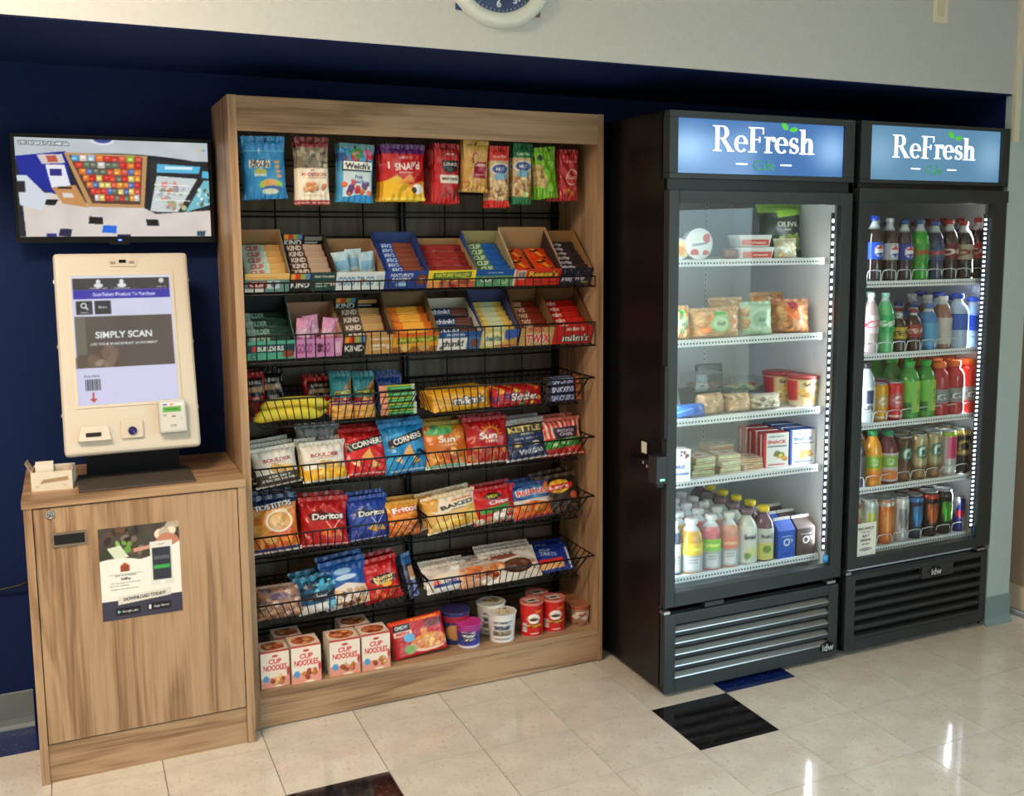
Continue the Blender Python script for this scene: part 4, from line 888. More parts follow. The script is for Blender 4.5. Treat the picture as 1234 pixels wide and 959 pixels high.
c = Cv(44, 78, (232, 222, 204)); c.rect(0, 0, 1, .1, (130, 44, 48)); c.rect(0, .1, 1, .42, (116, 106, 88)); c.noise(6); c.blobs(22, [(70, 62, 50), (150, 140, 118), (196, 186, 160), (90, 80, 64)], .02, .14, .98, .4, .04, .12, .8); c.rect(0, .42, 1, .9, (236, 226, 206)); c.text('H.K.', .5, .45, .03, (150, 60, 60)); c.text('ANDERSON', .52, .515, .055, (150, 62, 56), w=.78); c.rect(.16, .56, .9, .575, (190, 130, 110)); food(c, 9, [(210, 140, 100), (226, 160, 120)], .2, .67, .85, .76, .05, .1); c.rect(.2, .84, .8, .85, (180, 160, 140)); c.rect(0, .92, 1, 1, (150, 50, 50)); c.rect(0, .955, 1, .97, (235, 225, 215))
hang(357, 400, 170, 246, c, 'cream and maroon pretzel nugget pouch in top row', 4)
c = Cv(50, 68, (60, 150, 200)); c.noise(14, 5, 5); c.blobs(14, [(180, 40, 60), (90, 160, 60), (200, 120, 160), (40, 90, 160)], 0, 0, 1, .22, .05, .12); c.rect(.06, .24, .94, .43, (24, 22, 30)); c.rect(.1, .25, .96, .4, (244, 244, 240)); c.text("Welch's", .53, .33, .11, (28, 26, 40), w=.76); c.rect(.1, .43, .95, .9, (206, 222, 232)); c.text('Fruit', .56, .53, .07, (60, 90, 160)); c.text('Snacks', .56, .61, .07, (60, 90, 160), w=.5); food(c, 14, [(220, 100, 50), (200, 40, 60), (236, 190, 150), (90, 40, 110)], .08, .62, .9, .85, .05, .1); c.ell(.68, .92, .4, .07, (40, 140, 210))
hang(406, 452, 178, 243, c, 'white and blue fruit snack pouch in top row', 4, yaw=3)
c = Cv(62, 66, (196, 30, 34)); c.noise(10); c.rect(0, 0, 1, .1, (90, 40, 110)); c.text('CHEEZ IT', .52, .17, .05, (240, 220, 210), w=.32); c.poly([(.02, .62), (.3, .5), (.7, .72), (1, .6), (1, 1), (.02, 1)], (238, 186, 36)); c.text("SNAP'd", .56, .33, .15, (246, 240, 232), w=.6, rot=-.06); c.text('I', .13, .32, .13, (246, 240, 232)); c.rect(.35, .44, .7, .46, (240, 190, 180)); c.poly([(.3, .68), (.62, .46), (.72, .62)], (236, 140, 40)); c.poly([(.55, .7), (.95, .6), (.9, .86)], (228, 128, 40)); c.ell(.82, .76, .14, .1, (250, 246, 240)); c.ell(.72, .78, .06, .06, (60, 40, 40)); c.rect(.08, .92, .98, .98, (250, 220, 90))
hang(457, 517, 179, 242, c, 'red and yellow cheesy cracker bag in top row', 3, d=.034, step=.038, name='hanging_bag', cat='snack bag', yaw=5)
c = Cv(36, 72, (186, 22, 28)); c.noise(12); c.rect(.2, .0, 1, .16, (150, 16, 22)); c.text('JACK', .6, .12, .05, (240, 230, 225), w=.4); c.poly([(.28, .22), (.95, .22), (.95, .38), (.62, .46), (.28, .38)], (34, 26, 28)); c.text('LINKS', .62, .29, .06, (240, 225, 215), w=.55); c.rect(.22, .48, 1, .63, (232, 222, 208)); c.text('BEEF STEAK', .62, .55, .05, (60, 40, 36), w=.66); food(c, 6, [(150, 40, 30), (120, 30, 24)], .2, .74, .9, .86, .08, .14)
hang(521, 556, 178, 245, c, 'red and black jerky pouch in top row', 5, step=.03, yaw=8)
c = Cv(36, 64, (206, 160, 84)); c.noise(22, 5, 7); c.rect(.0, 0, 1, .1, (214, 170, 90)); c.rect(.38, .36, .92, .7, (160, 24, 56)); c.ell(.44, .3, .12, .13, (160, 24, 56)); c.ell(.47, .3, .09, .1, (206, 160, 84)); c.text('Cuisine', .62, .42, .08, (240, 214, 190), w=.55); c.text('CASHEWS', .64, .63, .035, (240, 214, 190), w=.4); food(c, 12, [(206, 150, 80), (190, 130, 64)], .05, .78, .95, .92, .06, .12)
hang(556, 590, 174, 231, c, 'gold and crimson nut pouch in top row', 3, yaw=4)
def nuts(top, mid): 
    c = Cv(28, 74, top); c.noise(8); c.rect(0, .18, 1, .86, (206, 176, 132)); food(c, 46, [(214, 180, 132), (190, 148, 96), (160, 110, 70), (226, 196, 152)], 0, .5, 1, .86, .08, .14); c.text('PLANTERS', .5, .12, .045, (240, 230, 220), w=.7); c.ell(.5, .33, .46, .1, (236, 232, 224)); c.ell(.5, .33, .4, .08, mid); c.text('NUT', .5, .33, .06, (244, 240, 236)); c.ell(.5, .46, .34, .06, (120, 170, 200)); c.rect(0, .88, 1, 1, top); return c
hang(589, 616, 181, 250, nuts((206, 40, 32), (60, 80, 150)), 'slim red peanut pouch in top row', 4, yaw=2)
c = nuts((30, 110, 66), (60, 90, 150)); c.ell(.6, .82, .2, .05, (206, 222, 140)); hang(616, 642, 178, 246, c, 'slim green trail mix pouch in top row', 3, yaw=2)
c = Cv(32, 62, (120, 186, 40)); c.noise(8); c.poly([(0, .25), (.28, .3), (.5, .6), (.42, .8), (0, .7)], (206, 180, 120)); food(c, 12, [(206, 176, 110), (180, 150, 86)], 0, .3, .3, .7, .05, .1); c.ell(.22, .14, .12, .06, (30, 60, 30)); c.rect(.55, .2, .9, .22, (80, 140, 30)); c.text('PISTACHIO', .7, .5, .1, (70, 130, 26), w=.75, rot=1.2); c.rect(.5, .86, .9, .88, (70, 130, 30))
hang(646, 676, 182, 239, c, 'bright green pistachio pouch in top row', 5, yaw=10, roll=-5, step=.026)
c = Cv(28, 62, (176, 34, 38)); c.noise(10); c.rect(.2, .16, .9, .2, (220, 120, 110)); c.ell(.62, .5, .32, .17, (230, 200, 190)); c.ell(.62, .5, .27, .14, (180, 34, 38)); c.text('Corn', .62, .5, .08, (240, 220, 210)); food(c, 8, [(206, 120, 60), (190, 90, 50)], .1, .72, .9, .84, .08, .14)
hang(672, 699, 185, 242, c, 'small red corn snack pouch at far right of top row', 5, yaw=6, step=.028)

# ------------------------------------------------------------------ trays of bars on the two slanted racks
RS = Matrix.Rotation(SL, 3, 'X')
def tray(u0, u1, zrack, fv, label, side, inner, bar, hfront=.067, dep=.2, hback=.1, yf=.052, vt=None, head=None):
    x0 = max(.034, xat(u0, yf, zrack+.02)); x1 = min(1.254, xat(u1, yf, zrack+.02)); w_ = x1-x0-.004
    t = empty('bar_box', ((x0+x1)/2, yf, zrack+.006), (SL, 0, 0)); tag(t, label, 'box', 'open card boxes of bars')
    sm = mat('card_%d_%d_%d' % side, side, .6); im = mat('card_%d_%d_%d' % inner, inner, .7)
    sheet('front_panel', fv, w_, hfront, CARD, t, thick=.002)
    for s in (-1, 1):
        x = s*(w_/2-.0012); V = [(x-.0012, .002, 0), (x+.0012, .002, 0), (x+.0012, dep, 0), (x-.0012, dep, 0), (x-.0012, .002, hfront), (x+.0012, .002, hfront), (x+.0012, dep, hback), (x-.0012, dep, hback)]
        o = mk('side_panel', V, BF, sm, t)
        V2 = [(p[0]-s*.0014, p[1], p[2]) for p in V]; mk('side_lining', V2, BF, im, o)
    box('back_panel', (-w_/2, dep-.002, 0), (w_/2, dep, hback), im, t); box('base_panel', (-w_/2, .002, 0), (w_/2, dep-.002, .002), im, t)
    if head is not None: sheet('header_flap', head, w_-.004, .046, CARD, t, (0, dep-.006, hback-.042), thick=.002)
    M = Matrix.Translation(t.location) @ RS.to_4x4()
    kind, cvb, n, lab = bar
    if kind == 'across':       # bars lie across the box, one behind the other
        bl = .034; pitch = (dep-.03)/n
        proto = None
        for i in range(n):
            P = M @ Vector((random.uniform(-.003, .003), .012+pitch*i, .014+.018*(i/n)+hfront*.42)); r = (SL-math.radians(62)+random.uniform(-.06, .06), 0, random.uniform(-.05, .05))
            if proto is None: b = proto = bag('snack_bar', cvb, w_-.012, .036, .016, lab, 'snack bar', P, r, grp(lab), wr=.0015, seals=False, pinch=.0, flatv=6)
            else:
                b = copy_tree(proto); b.location = P; b.rotation_euler = r
            b['label'] = lab+[', nearest the box front', ', second from the box front', ', third from the box front', ', fourth from the box front', ', fifth from the box front', ', sixth from the box front'][i]
    elif kind == 'stand':
        proto = None
        for i in range(n):
            P = M @ Vector(((i-(n-1)/2)*w_*.27, .05+.02*(i % 2), .004)); r = (SL-.45, random.uniform(-.15, .15), random.uniform(-.2, .2))
            if proto is None: b = proto = bag('snack_pouch', cvb, w_*.34, .098, .016, lab, 'snack bar', P, r, grp(lab), wr=.002, seals=False, pinch=.02)
            else: b = copy_tree(proto); b.location = P; b.rotation_euler = r
            b['label'] = lab+[', left one of its box', ', middle one of its box', ', right one of its box'][i]
    elif kind == 'twocol':
        proto = None
        for i in range(n):
            cx = (-.25, .25)[i % 2]*w_; rr = i//2
            P = M @ Vector((cx, .012+rr*.075, hfront*.5+.01+rr*.004)); r = (SL-math.radians(84), 0, 0)
            if proto is None: b = proto = bag('candy_pack', cvb, w_*.44, .085, .02, lab, 'candy', P, r, grp(lab), wr=.001, seals=False, pinch=0.)
            else: b = copy_tree(proto); b.location = P; b.rotation_euler = r
            b['label'] = lab+[', front left of the box', ', front right of the box', ', rear left of the box', ', rear right of the box'][i]
    return t
def barcv(bg, txt, tc, extra=None, w=60, h=16):
    c = Cv(w, h, bg); c.noise(10, 8, 3)
    if extra: c.rect(extra[0], .05, extra[1], .95, extra[2])
    if txt: c.text(txt, .3, .5, .5, tc, w=min(.45, .08*len(txt)))
    return c
GOLD = (206, 176, 120); BRN = (150, 116, 78)
def F(bg): return Cv(62, 26, bg).noise(5, 6, 3)
c = F((96, 140, 140)); c.rect(0, 0, 1, .33, (226, 182, 112)); c.rect(.1, .2, .7, .24, (190, 140, 80)); c.rect(.08, .42, .5, .75, (150, 26, 36)); c.text('CLIF', .29, .58, .24, (244, 236, 226), w=.34); c.rect(.5, .4, .78, .8, (190, 206, 214)); c.ell(.64, .58, .06, .16, (90, 110, 140)); c.rect(.0, .8, .45, .98, (216, 216, 206))
tray(289, 349, ZB, c, 'teal and tan energy bar box at left end of upper rack', (112, 140, 136), BRN, ('across', barcv((176, 200, 190), 'CLIF', (180, 50, 50), (.6, 1, (206, 164, 100))), 5, 'pale green wrapped energy bar in upper rack'), hback=.12)
KIND = [(236, 150, 50), (206, 66, 40), (150, 170, 70), (90, 130, 180)]
def kindhead(bg):
    c = Cv(62, 20, (24, 24, 26))
    for i, k in enumerate(KIND): c.rect(.1+.1*i, .0, .2+.1*i, .4, k)
    c.text('KIND', .3, .66, .45, (240, 240, 236), w=.38); c.rect(.56, .2, .95, .5, bg); c.rect(.56, .6, .85, .7, (190, 190, 186)); return c
def kindbox(bg, rt, sub):
    c = F((24, 24, 26)); c.rect(.46, 0, 1, 1, bg)
    for i, k in enumerate(KIND): c.rect(.04+.1*i, .06, .14+.1*i, .36, k)
    c.text('KIND', .24, .64, .3, (240, 240, 236), w=.38); c.text(sub, .74, .22, .13, (226, 226, 220), w=.42); c.rect(.56, .5, .86, .62, rt); c.rect(.56, .7, .8, .78, rt); c.ell(.92, .62, .05, .12, (230, 200, 190)); return c
tray(347, 405, ZB, kindbox((34, 70, 66), (170, 180, 176), 'Dark Chocolate'), 'black and dark green nut bar box in upper rack', (24, 60, 58), (60, 44, 36), ('across', barcv((70, 46, 40), 'KIND', (220, 210, 200), (.5, .95, (176, 150, 130))), 5, 'brown wrapped nut bar in upper rack'), head=kindhead((120, 124, 120)))
c = F((214, 222, 224)); c.text('GOOD TO GO', .42, .5, .5, (84, 140, 184), w=.72); c.rect(.82, .2, .96, .8, (180, 200, 206)); c.ell(.55, .48, .05, .1, (180, 110, 90))
tray(403, 463, ZB, c, 'white and blue soft bar box in upper rack', (222, 220, 212), (156, 124, 90), ('stand', Cv(24, 44, (168, 196, 208)).noise(16).rect(.1, .3, .9, .6, (120, 170, 205)).blobs(8, [(190, 150, 110), (226, 232, 236)], 0, .6, 1, 1, .06, .14), 3, 'pale blue soft bar pouch in upper rack'), hback=.085)
c = F((34, 60, 140)); c.text("NATURE'S", .4, .24, .2, (226, 230, 240), w=.5); c.text('BAKERY', .4, .48, .2, (226, 230, 240), w=.42); c.rect(.28, .64, .52, .84, (150, 190, 220)); c.ell(.86, .5, .13, .3, (120, 60, 40)); c.text('FIG', .86, .5, .16, (230, 210, 190))
tray(461, 515, ZB, c, 'navy blue fig bar box in upper rack', (32, 52, 130), (44, 62, 120), ('across', barcv((40, 70, 150), 'FIG', (190, 210, 235), (.45, .95, (130, 70, 50))), 6, 'navy wrapped fig bar in upper rack'), hback=.11)
c = F((236, 206, 50)); c.rect(0, .62, 1, 1, (190, 100, 70)); c.poly([(.12, .16), (.9, .1), (.9, .44), (.12, .5)], (70, 110, 50)); c.text('NATURE VALLEY', .52, .3, .22, (244, 224, 80), w=.7); c.blobs(14, [(150, 70, 50), (206, 130, 90), (170, 40, 40)], .25, .66, 1, .98, .03, .08); c.rect(0, .62, .26, 1, (222, 150, 90))
tray(513, 572, ZB, c, 'yellow granola bar box with green banner in upper rack', (206, 176, 46), (166, 130, 88), ('across', barcv((126, 34, 34), '', (220, 190, 180), (.2, .8, (150, 50, 44))), 4, 'dark red granola bar in upper rack'), hback=.085)
c = F((96, 150, 110)); c.rect(0, 0, 1, .36, (24, 76, 150)); c.text('with peanut butter', .5, .2, .1, (220, 230, 240), w=.4); c.rect(.1, .42, .5, .7, (60, 110, 84)); c.text('CLIF', .3, .58, .26, (244, 240, 232), w=.34); c.ell(.74, .66, .13, .2, (140, 190, 140)); c.text('*', .74, .68, .3, (40, 90, 60))
tray(571, 618, ZB, c, 'blue and green energy bar box in upper rack', (36, 80, 160), (150, 140, 96), ('across', barcv((70, 120, 60), 'CLIF', (226, 230, 220), (.5, 1, (30, 90, 170))), 5, 'green and blue wrapped energy bar in upper rack'), hback=.115)
c = F((214, 50, 28)); c.rect(.0, 0, .06, 1, (226, 214, 190)); c.rect(.09, .1, .26, .6, (220, 214, 204)); 
for i in range(7): c.rect(.115+.02*i, .16, .125+.02*i, .52, (70, 50, 46))
c.text("Reese's", .62, .3, .34, (250, 196, 60), w=.6, ol=(90, 40, 20)); c.rect(.4, .52, .84, .58, (110, 30, 20)); c.text('VEND', .52, .78, .18, (120, 26, 16), w=.2); c.text('a bar', .8, .78, .14, (120, 26, 16), w=.16)
tray(616, 675, ZB, c, 'orange peanut butter cup box in upper rack', (196, 182, 156), (176, 140, 100), ('twocol', Cv(30, 40, (226, 70, 26)).noise(10).text("Reese's", .5, .5, .18, (250, 200, 60), w=.9, rot=1.1).blobs(5, [(60, 30, 20)], .1, .1, .9, .9, .06, .1), 4, 'orange peanut butter cup pack'), hback=.13, hfront=.066)
c = F((36, 34, 48)); c.text('Milky Way', .45, .66, .36, (226, 220, 226), w=.72, shear=.2, rot=-.05, ol=(50, 40, 90)); c.blobs(8, [(200, 200, 210)], 0, 0, 1, .4, .008, .015); c.rect(.7, .8, .95, .9, (140, 150, 90))
tray(672, 713, ZB, c, 'dark nougat bar box with starry front at right end of upper rack', (48, 40, 40), (150, 110, 64), ('across', barcv((44, 34, 40), 'MilkyWay', (226, 220, 224)), 6, 'dark wrapped nougat bar in upper rack'), hback=.115)
# lower rack
c = F((84, 170, 146)); c.rect(0, .2, 1, .62, (24, 64, 76)); c.rect(.1, .26, .18, .56, (190, 60, 60)); c.text('BUILDERS', .48, .42, .26, (236, 240, 236), w=.56); c.ell(.86, .72, .12, .2, (140, 72, 52)); c.ell(.14, .8, .06, .13, (40, 110, 100)); c.text('20g', .14, .8, .1, (220, 240, 230))
tray(294, 355, ZC, c, 'mint green protein bar box at left end of lower rack', (70, 150, 126), (26, 36, 40), ('across', barcv((34, 60, 50), 'BUILDER', (150, 190, 170), (.0, .2, (180, 190, 180))), 4, 'dark green wrapped protein bar in lower rack'), hfront=.07, hback=.12)
c = F((206, 140, 190)); c.text('GOOD TO GO', .4, .5, .55, (150, 60, 130), w=.68); c.rect(.82, .2, .96, .8, (226, 180, 212)); c.ell(.53, .4, .06, .12, (80, 40, 60)); c.ell(.53, .62, .05, .1, (80, 40, 60))
tray(353, 412, ZC, c, 'pink soft bar box in lower rack', (206, 190, 196), (166, 130, 106), ('stand', Cv(24, 44, (206, 140, 180)).noise(18).rect(.1, .35, .9, .6, (226, 190, 210)).blobs(8, [(120, 50, 80), (230, 170, 200)], 0, .6, 1, 1, .06, .14), 3, 'pink soft bar pouch in lower rack'), hfront=.07, hback=.09)
tray(411, 472, ZC, kindbox((196, 150, 84), (230, 216, 190), 'Caramel Almond'), 'black and caramel nut bar box in lower rack', (150, 104, 54), (70, 50, 36), ('across', barcv((90, 70, 56), 'KIND', (220, 210, 200), (.5, .95, (190, 150, 96))), 4, 'caramel wrapped nut bar in lower rack'), hfront=.075, head=kindhead((190, 150, 90)))
c = F((224, 160, 36)); c.rect(0, .0, 1, .2, (214, 100, 30)); c.poly([(.1, .24), (.95, .2), (.95, .46), (.1, .54)], (90, 120, 40)); c.text('NATURE VALLEY', .52, .36, .2, (246, 226, 90), w=.72); c.rect(0, .7, 1, 1, (160, 96, 40)); c.ell(.3, .74, .1, .2, (226, 190, 120)); c.ell(.7, .76, .12, .18, (206, 160, 96))
tray(471, 527, ZC, c, 'orange and yellow granola bar box in lower rack', (130, 112, 84), (120, 96, 66), ('across', barcv((226, 120, 40), '', (240, 200, 120), (.3, .8, (240, 170, 60))), 4, 'orange granola bar in lower rack'), hfront=.075, hback=.12)
c = F((236, 234, 226)); c.rect(0, 0, 1, .34, (30, 80, 140)); c.rect(.68, .34, 1, 1, (60, 110, 170)); c.text('think!', .36, .64, .34, (40, 40, 60), w=.5); c.ell(.86, .66, .1, .24, (120, 70, 60)); c.text('PROTEIN', .4, .18, .14, (236, 240, 244), w=.4); c.ell(.12, .86, .05, .1, (90, 90, 100))
tray(525, 578, ZC, c, 'white and blue protein bar box in lower rack', (214, 206, 190), (190, 184, 168), ('across', barcv((30, 50, 90), 'think!', (220, 225, 235), (.55, .95, (100, 60, 50))), 3, 'dark blue wrapped protein bar in lower rack'), hfront=.072, hback=.09)
c = F((206, 190, 120)); c.rect(.62, 0, 1, 1, (60, 90, 170)); c.ell(.35, .5, .28, .4, (232, 220, 160)); c.text('belVita', .36, .46, .3, (50, 100, 120), w=.42); c.blobs(10, [(206, 160, 80), (180, 130, 60)], .5, .4, .95, .95, .04, .09); c.rect(.4, .86, .9, .92, (170, 60, 50))
tray(577, 623, ZC, c, 'yellow and blue breakfast biscuit box in lower rack', (50, 62, 130), (60, 66, 110), ('across', barcv((214, 180, 90), '', (0, 0, 0), (.3, .7, (190, 196, 160))), 6, 'golden biscuit pack in lower rack'), hfront=.072, hback=.12)
c = F((196, 160, 96)); c.text('TWIX', .55, .62, .5, (226, 36, 36), w=.72, shear=-.12, ol=(246, 236, 226)); c.text('TWIX', .45, .16, .22, (206, 40, 40), w=.5)
tray(624, 665, ZC, c, 'tan caramel cookie bar box with red lettering in lower rack', (120, 84, 50), (120, 88, 54), ('across', barcv((120, 40, 30), 'TWIX', (226, 200, 170)), 5, 'red brown cookie bar in lower rack'), hfront=.075, hback=.13)
c = F((206, 40, 32)); c.text("m&m's", .6, .66, .4, (250, 244, 238), w=.68, ol=(40, 20, 16)); c.text("m&m's", .55, .16, .24, (246, 230, 220), w=.45)
tray(664, 713, ZC, c, 'bright red candy box at right end of lower rack', (150, 30, 26), (110, 80, 50), ('across', barcv((196, 34, 30), "m&m", (246, 236, 230)), 5, 'red candy pack in lower rack'), hfront=.075, hback=.13)

# ------------------------------------------------------------------ chip baskets
YB_ = .098
def B(w=58, h=66, bg=(200, 40, 40)): return Cv(w, h, bg).noise(12, 7, 7)
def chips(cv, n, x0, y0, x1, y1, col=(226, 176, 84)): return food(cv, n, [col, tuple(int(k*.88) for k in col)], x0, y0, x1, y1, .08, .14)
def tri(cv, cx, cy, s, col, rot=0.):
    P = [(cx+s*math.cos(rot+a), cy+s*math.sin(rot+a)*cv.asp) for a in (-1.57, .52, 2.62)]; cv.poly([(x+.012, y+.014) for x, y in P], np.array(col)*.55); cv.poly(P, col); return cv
def row(name, cv, u0, u1, vt, z, label, n=1, tilt=18, y=YB_, d=.044, step=.05, roll=0., yaw=0., cat='chip bag', what='from the basket front', **k):
    vb = proj((xat((u0+u1)/2, y, z), y, z))[1]
    if cat in ('chip bag', 'cookie bag'):
        k.setdefault('wr', .0075); k.setdefault('pinch', .1); d *= 1.2; step *= 1.12; yaw += random.uniform(-5, 7); tilt += random.uniform(-3, 4); y += random.uniform(-.004, .008)
        roll = roll*.8+random.uniform(-2, 2)
    o = pbag(name, cv, u0, u1, vt, vb, y, tilt, label, cat, None, d, roll, yaw, z=z, **k)
    if n > 1: behind(o, n-1, step, what, grp(label), dz=.004, jit=.006)
    return o
# row E
zE = ZE+.008
def boulder(low): 
    c = B(58, 70, (226, 222, 212)); c.text('BOULDER', .5, .3, .1, (150, 40, 44), w=.66); c.text('CANYON', .5, .385, .035, (180, 90, 80), w=.36); chips(c, 6, .25, .5, .8, .6, (222, 180, 100)); c.rect(0, .66, 1, 1, low); return c
c = boulder((74, 66, 58)); c.text('SEA SALT', .5, .74, .06, (232, 228, 218), w=.5); c.text('CRACKED PEPPER', .5, .83, .06, (232, 228, 218), w=.8); c.rect(0, .95, 1, 1, (222, 218, 208))
row('chip_bag', c, 307, 366, 540, zE, 'white and dark grey kettle chip bag with red lettering', 3, roll=-3, yaw=6)
c = boulder((232, 178, 44)); c.blobs(8, [(214, 150, 30), (240, 196, 70)], .1, .72, .9, .9, .04, .08); c.rect(0, .94, 1, 1, (244, 240, 226))
row('chip_bag', c, 365, 421, 534, zE, 'white and yellow kettle chip bag with red lettering', 2, roll=-2, yaw=4)
c = B(58, 70, (120, 128, 132)); c.text('BOULDER', .5, .25, .11, (110, 36, 44), w=.62); c.text('CANYON', .5, .35, .04, (160, 80, 80), w=.36); chips(c, 6, .25, .5, .8, .62, (210, 170, 96))
row('chip_bag', c, 358, 411, 513, zE, 'blue grey kettle chip bag standing behind the yellow one', 1, y=.19, tilt=10)
def corners(bg, hi):
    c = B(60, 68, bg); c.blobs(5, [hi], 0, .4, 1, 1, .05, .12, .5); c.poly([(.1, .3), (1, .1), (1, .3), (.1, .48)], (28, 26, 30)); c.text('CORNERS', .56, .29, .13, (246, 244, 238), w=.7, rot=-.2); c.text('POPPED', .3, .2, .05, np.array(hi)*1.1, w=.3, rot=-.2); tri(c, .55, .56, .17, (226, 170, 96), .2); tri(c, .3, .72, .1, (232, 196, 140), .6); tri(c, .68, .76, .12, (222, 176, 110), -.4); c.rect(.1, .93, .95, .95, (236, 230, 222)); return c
row('chip_bag', corners((198, 34, 38), (226, 80, 72)), 413, 471, 519, zE, 'red popped corn chip bag with black banner', 2, roll=-3)
row('chip_bag', corners((34, 134, 196), (90, 180, 226)), 464, 519, 512, zE, 'light blue popped corn chip bag with black banner', 2, roll=-2)
def sun(bg, sash):
    c = B(56, 66, bg); c.ell(.55, .32, .2, .17, (236, 170, 60), .7); c.ell(.55, .34, .15, .13, bg)
    for i in range(9):
        a = math.pi+i*math.pi/8; c.line(.55+.21*math.cos(a), .34+.2*math.sin(a), .55+.27*math.cos(a), .34+.26*math.sin(a), .015, (244, 196, 90))
    c.text('Sun', .48, .37, .16, (248, 246, 240), w=.42); c.text('CHIPS', .55, .5, .055, (248, 240, 230), w=.3); c.blobs(16, [sash, (222, 150, 80), (190, 90, 50)], .05, .62, .95, .9, .05, .12, .9); c.rect(0, .95, 1, 1, (238, 226, 216)); return c
c = sun((206, 110, 38), (232, 170, 70)); c.blobs(5, [(110, 160, 60), (70, 150, 120), (150, 190, 70)], 0, 0, .6, .2, .08, .18); c.ell(.35, .18, .3, .09, (90, 170, 110)); c.rect(0, .92, 1, .97, (130, 200, 180))
row('chip_bag', c, 512, 570, 511, zE, 'orange multigrain chip bag with green top', 2, yaw=8)
row('chip_bag', sun((176, 28, 30), (206, 70, 50)), 562, 617, 506, zE, 'dark red multigrain chip bag with sun emblem', 2, yaw=3)
c = B(56, 60, (38, 50, 92)); c.rect(.02, .02, .98, .07, (236, 234, 226)); c.rect(0, .07, 1, .34, (58, 60, 64)); c.text('KETTLE', .5, .21, .15, (226, 206, 120), w=.78); c.text('BRAND', .55, .35, .05, (206, 206, 190), w=.34); c.text('SEA SALT', .5, .46, .05, (190, 196, 210), w=.6); c.rect(.2, .56, .34, .66, (226, 200, 110)); c.ell(.72, .6, .1, .06, (206, 206, 200)); c.text('VINEGAR', .58, .8, .13, (220, 226, 236), w=.62, rot=-.08); c.rect(0, .95, 1, 1, (230, 230, 226))
row('chip_bag', c, 611, 662, 508, zE, 'navy vinegar chip bag with yellow lettering', 2, roll=-4)
c = B(54, 58, (206, 60, 50))
for i in range(9): c.poly([(.02+.11*i, .02), (.06+.11*i, .02), (.1+.11*i, .5), (.05+.11*i, .5)], (236, 206, 190))
c.poly([(.3, .24), (.9, .2), (.86, .5), (.34, .54)], (54, 36, 70)); c.text('POTATO', .6, .32, .08, (232, 226, 230), w=.4); c.text('CHIPS', .6, .42, .08, (232, 226, 230), w=.32); c.poly([(.05, .56), (1, .5), (1, .72), (.1, .8)], (50, 140, 50)); c.text('BBQ', .55, .66, .08, (220, 240, 210)); c.rect(0, .8, 1, 1, (190, 40, 40)); c.rect(.0, .93, 1, .96, (236, 230, 220))
row('chip_bag', c, 657, 709, 506, zE, 'striped red and green potato chip bag at right end', 2, roll=0)
# row F
zF = ZF+.008
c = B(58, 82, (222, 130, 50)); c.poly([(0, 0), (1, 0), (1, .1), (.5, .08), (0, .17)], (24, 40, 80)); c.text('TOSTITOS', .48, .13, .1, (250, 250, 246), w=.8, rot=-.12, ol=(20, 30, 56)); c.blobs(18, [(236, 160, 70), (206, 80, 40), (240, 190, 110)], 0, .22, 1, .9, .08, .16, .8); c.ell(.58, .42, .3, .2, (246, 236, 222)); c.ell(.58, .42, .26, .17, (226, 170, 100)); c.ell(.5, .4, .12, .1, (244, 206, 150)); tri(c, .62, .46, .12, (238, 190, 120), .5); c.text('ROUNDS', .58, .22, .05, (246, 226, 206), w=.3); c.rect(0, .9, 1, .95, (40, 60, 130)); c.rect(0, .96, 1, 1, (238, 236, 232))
row('chip_bag', c, 303, 363, 600, zF, 'orange tortilla round chip bag with navy top', 2, tilt=14, y=.09, yaw=3)
def dori(bg, tri_c, edge):
    c = B(58, 72, bg); c.poly([(.14, .3), (.46, .2), (.46, .26), (.94, .34), (.94, .46), (.2, .42)], np.array(bg)*.55); c.text('Doritos', .57, .36, .14, (248, 244, 240), w=.68, ol=(20, 14, 16)); c.line(.52, .46, .66, .66, .02, edge); c.line(.66, .66, .84, .44, .02, edge); tri(c, .55, .72, .16, tri_c, .5); tri(c, .76, .74, .13, np.array(tri_c)*.93, .1); c.rect(.04, .95, .98, .975, (226, 220, 220)); return c
row('chip_bag', dori((176, 30, 32), (222, 110, 40), (246, 206, 190)), 362, 421, 602, zF, 'dark red triangle tortilla chip bag', 2)
row('chip_bag', dori((34, 62, 150), (216, 160, 70), (220, 226, 244)), 419, 473, 600, zF, 'royal blue triangle tortilla chip bag', 2)
c = B(44, 64, (206, 110, 40)); c.rect(0, 0, 1, .28, (220, 160, 60)); c.text('Fritos', .55, .2, .18, (250, 246, 240), w=.8, rot=-.12, ol=(190, 30, 30)); c.poly([(0, .4), (1, .28), (1, .4), (0, .52)], (236, 150, 60)); food(c, 40, [(206, 120, 56), (180, 90, 44), (226, 150, 80)], 0, .5, 1, .96, .05, .09)
row('chip_bag', c, 468, 508, 606, zF, 'small golden corn chip bag with red outlined lettering', 2, y=.088)
c = B(60, 66, (236, 190, 110)); c.poly([(.1, 0), (1, 0), (1, .36), (.2, .5), (.0, .24)], (238, 222, 196)); c.poly([(0, 0), (.3, 0), (.2, .4), (0, .3)], (226, 166, 80)); c.text('Annies', .68, .15, .08, (206, 110, 70), w=.4, rot=-.1); c.text('BAKED', .6, .3, .12, (30, 26, 24), w=.66, rot=-.1); c.text('cheddar', .62, .42, .05, (150, 110, 70), w=.34); food(c, 18, [(236, 180, 70), (226, 160, 50), (244, 206, 110)], .15, .58, .95, .9, .06, .12); c.rect(0, .96, 1, 1, (244, 232, 212))
row('chip_bag', c, 514, 582, 596, zF, 'cream and yellow baked puff bag', 2, roll=-5, yaw=6)
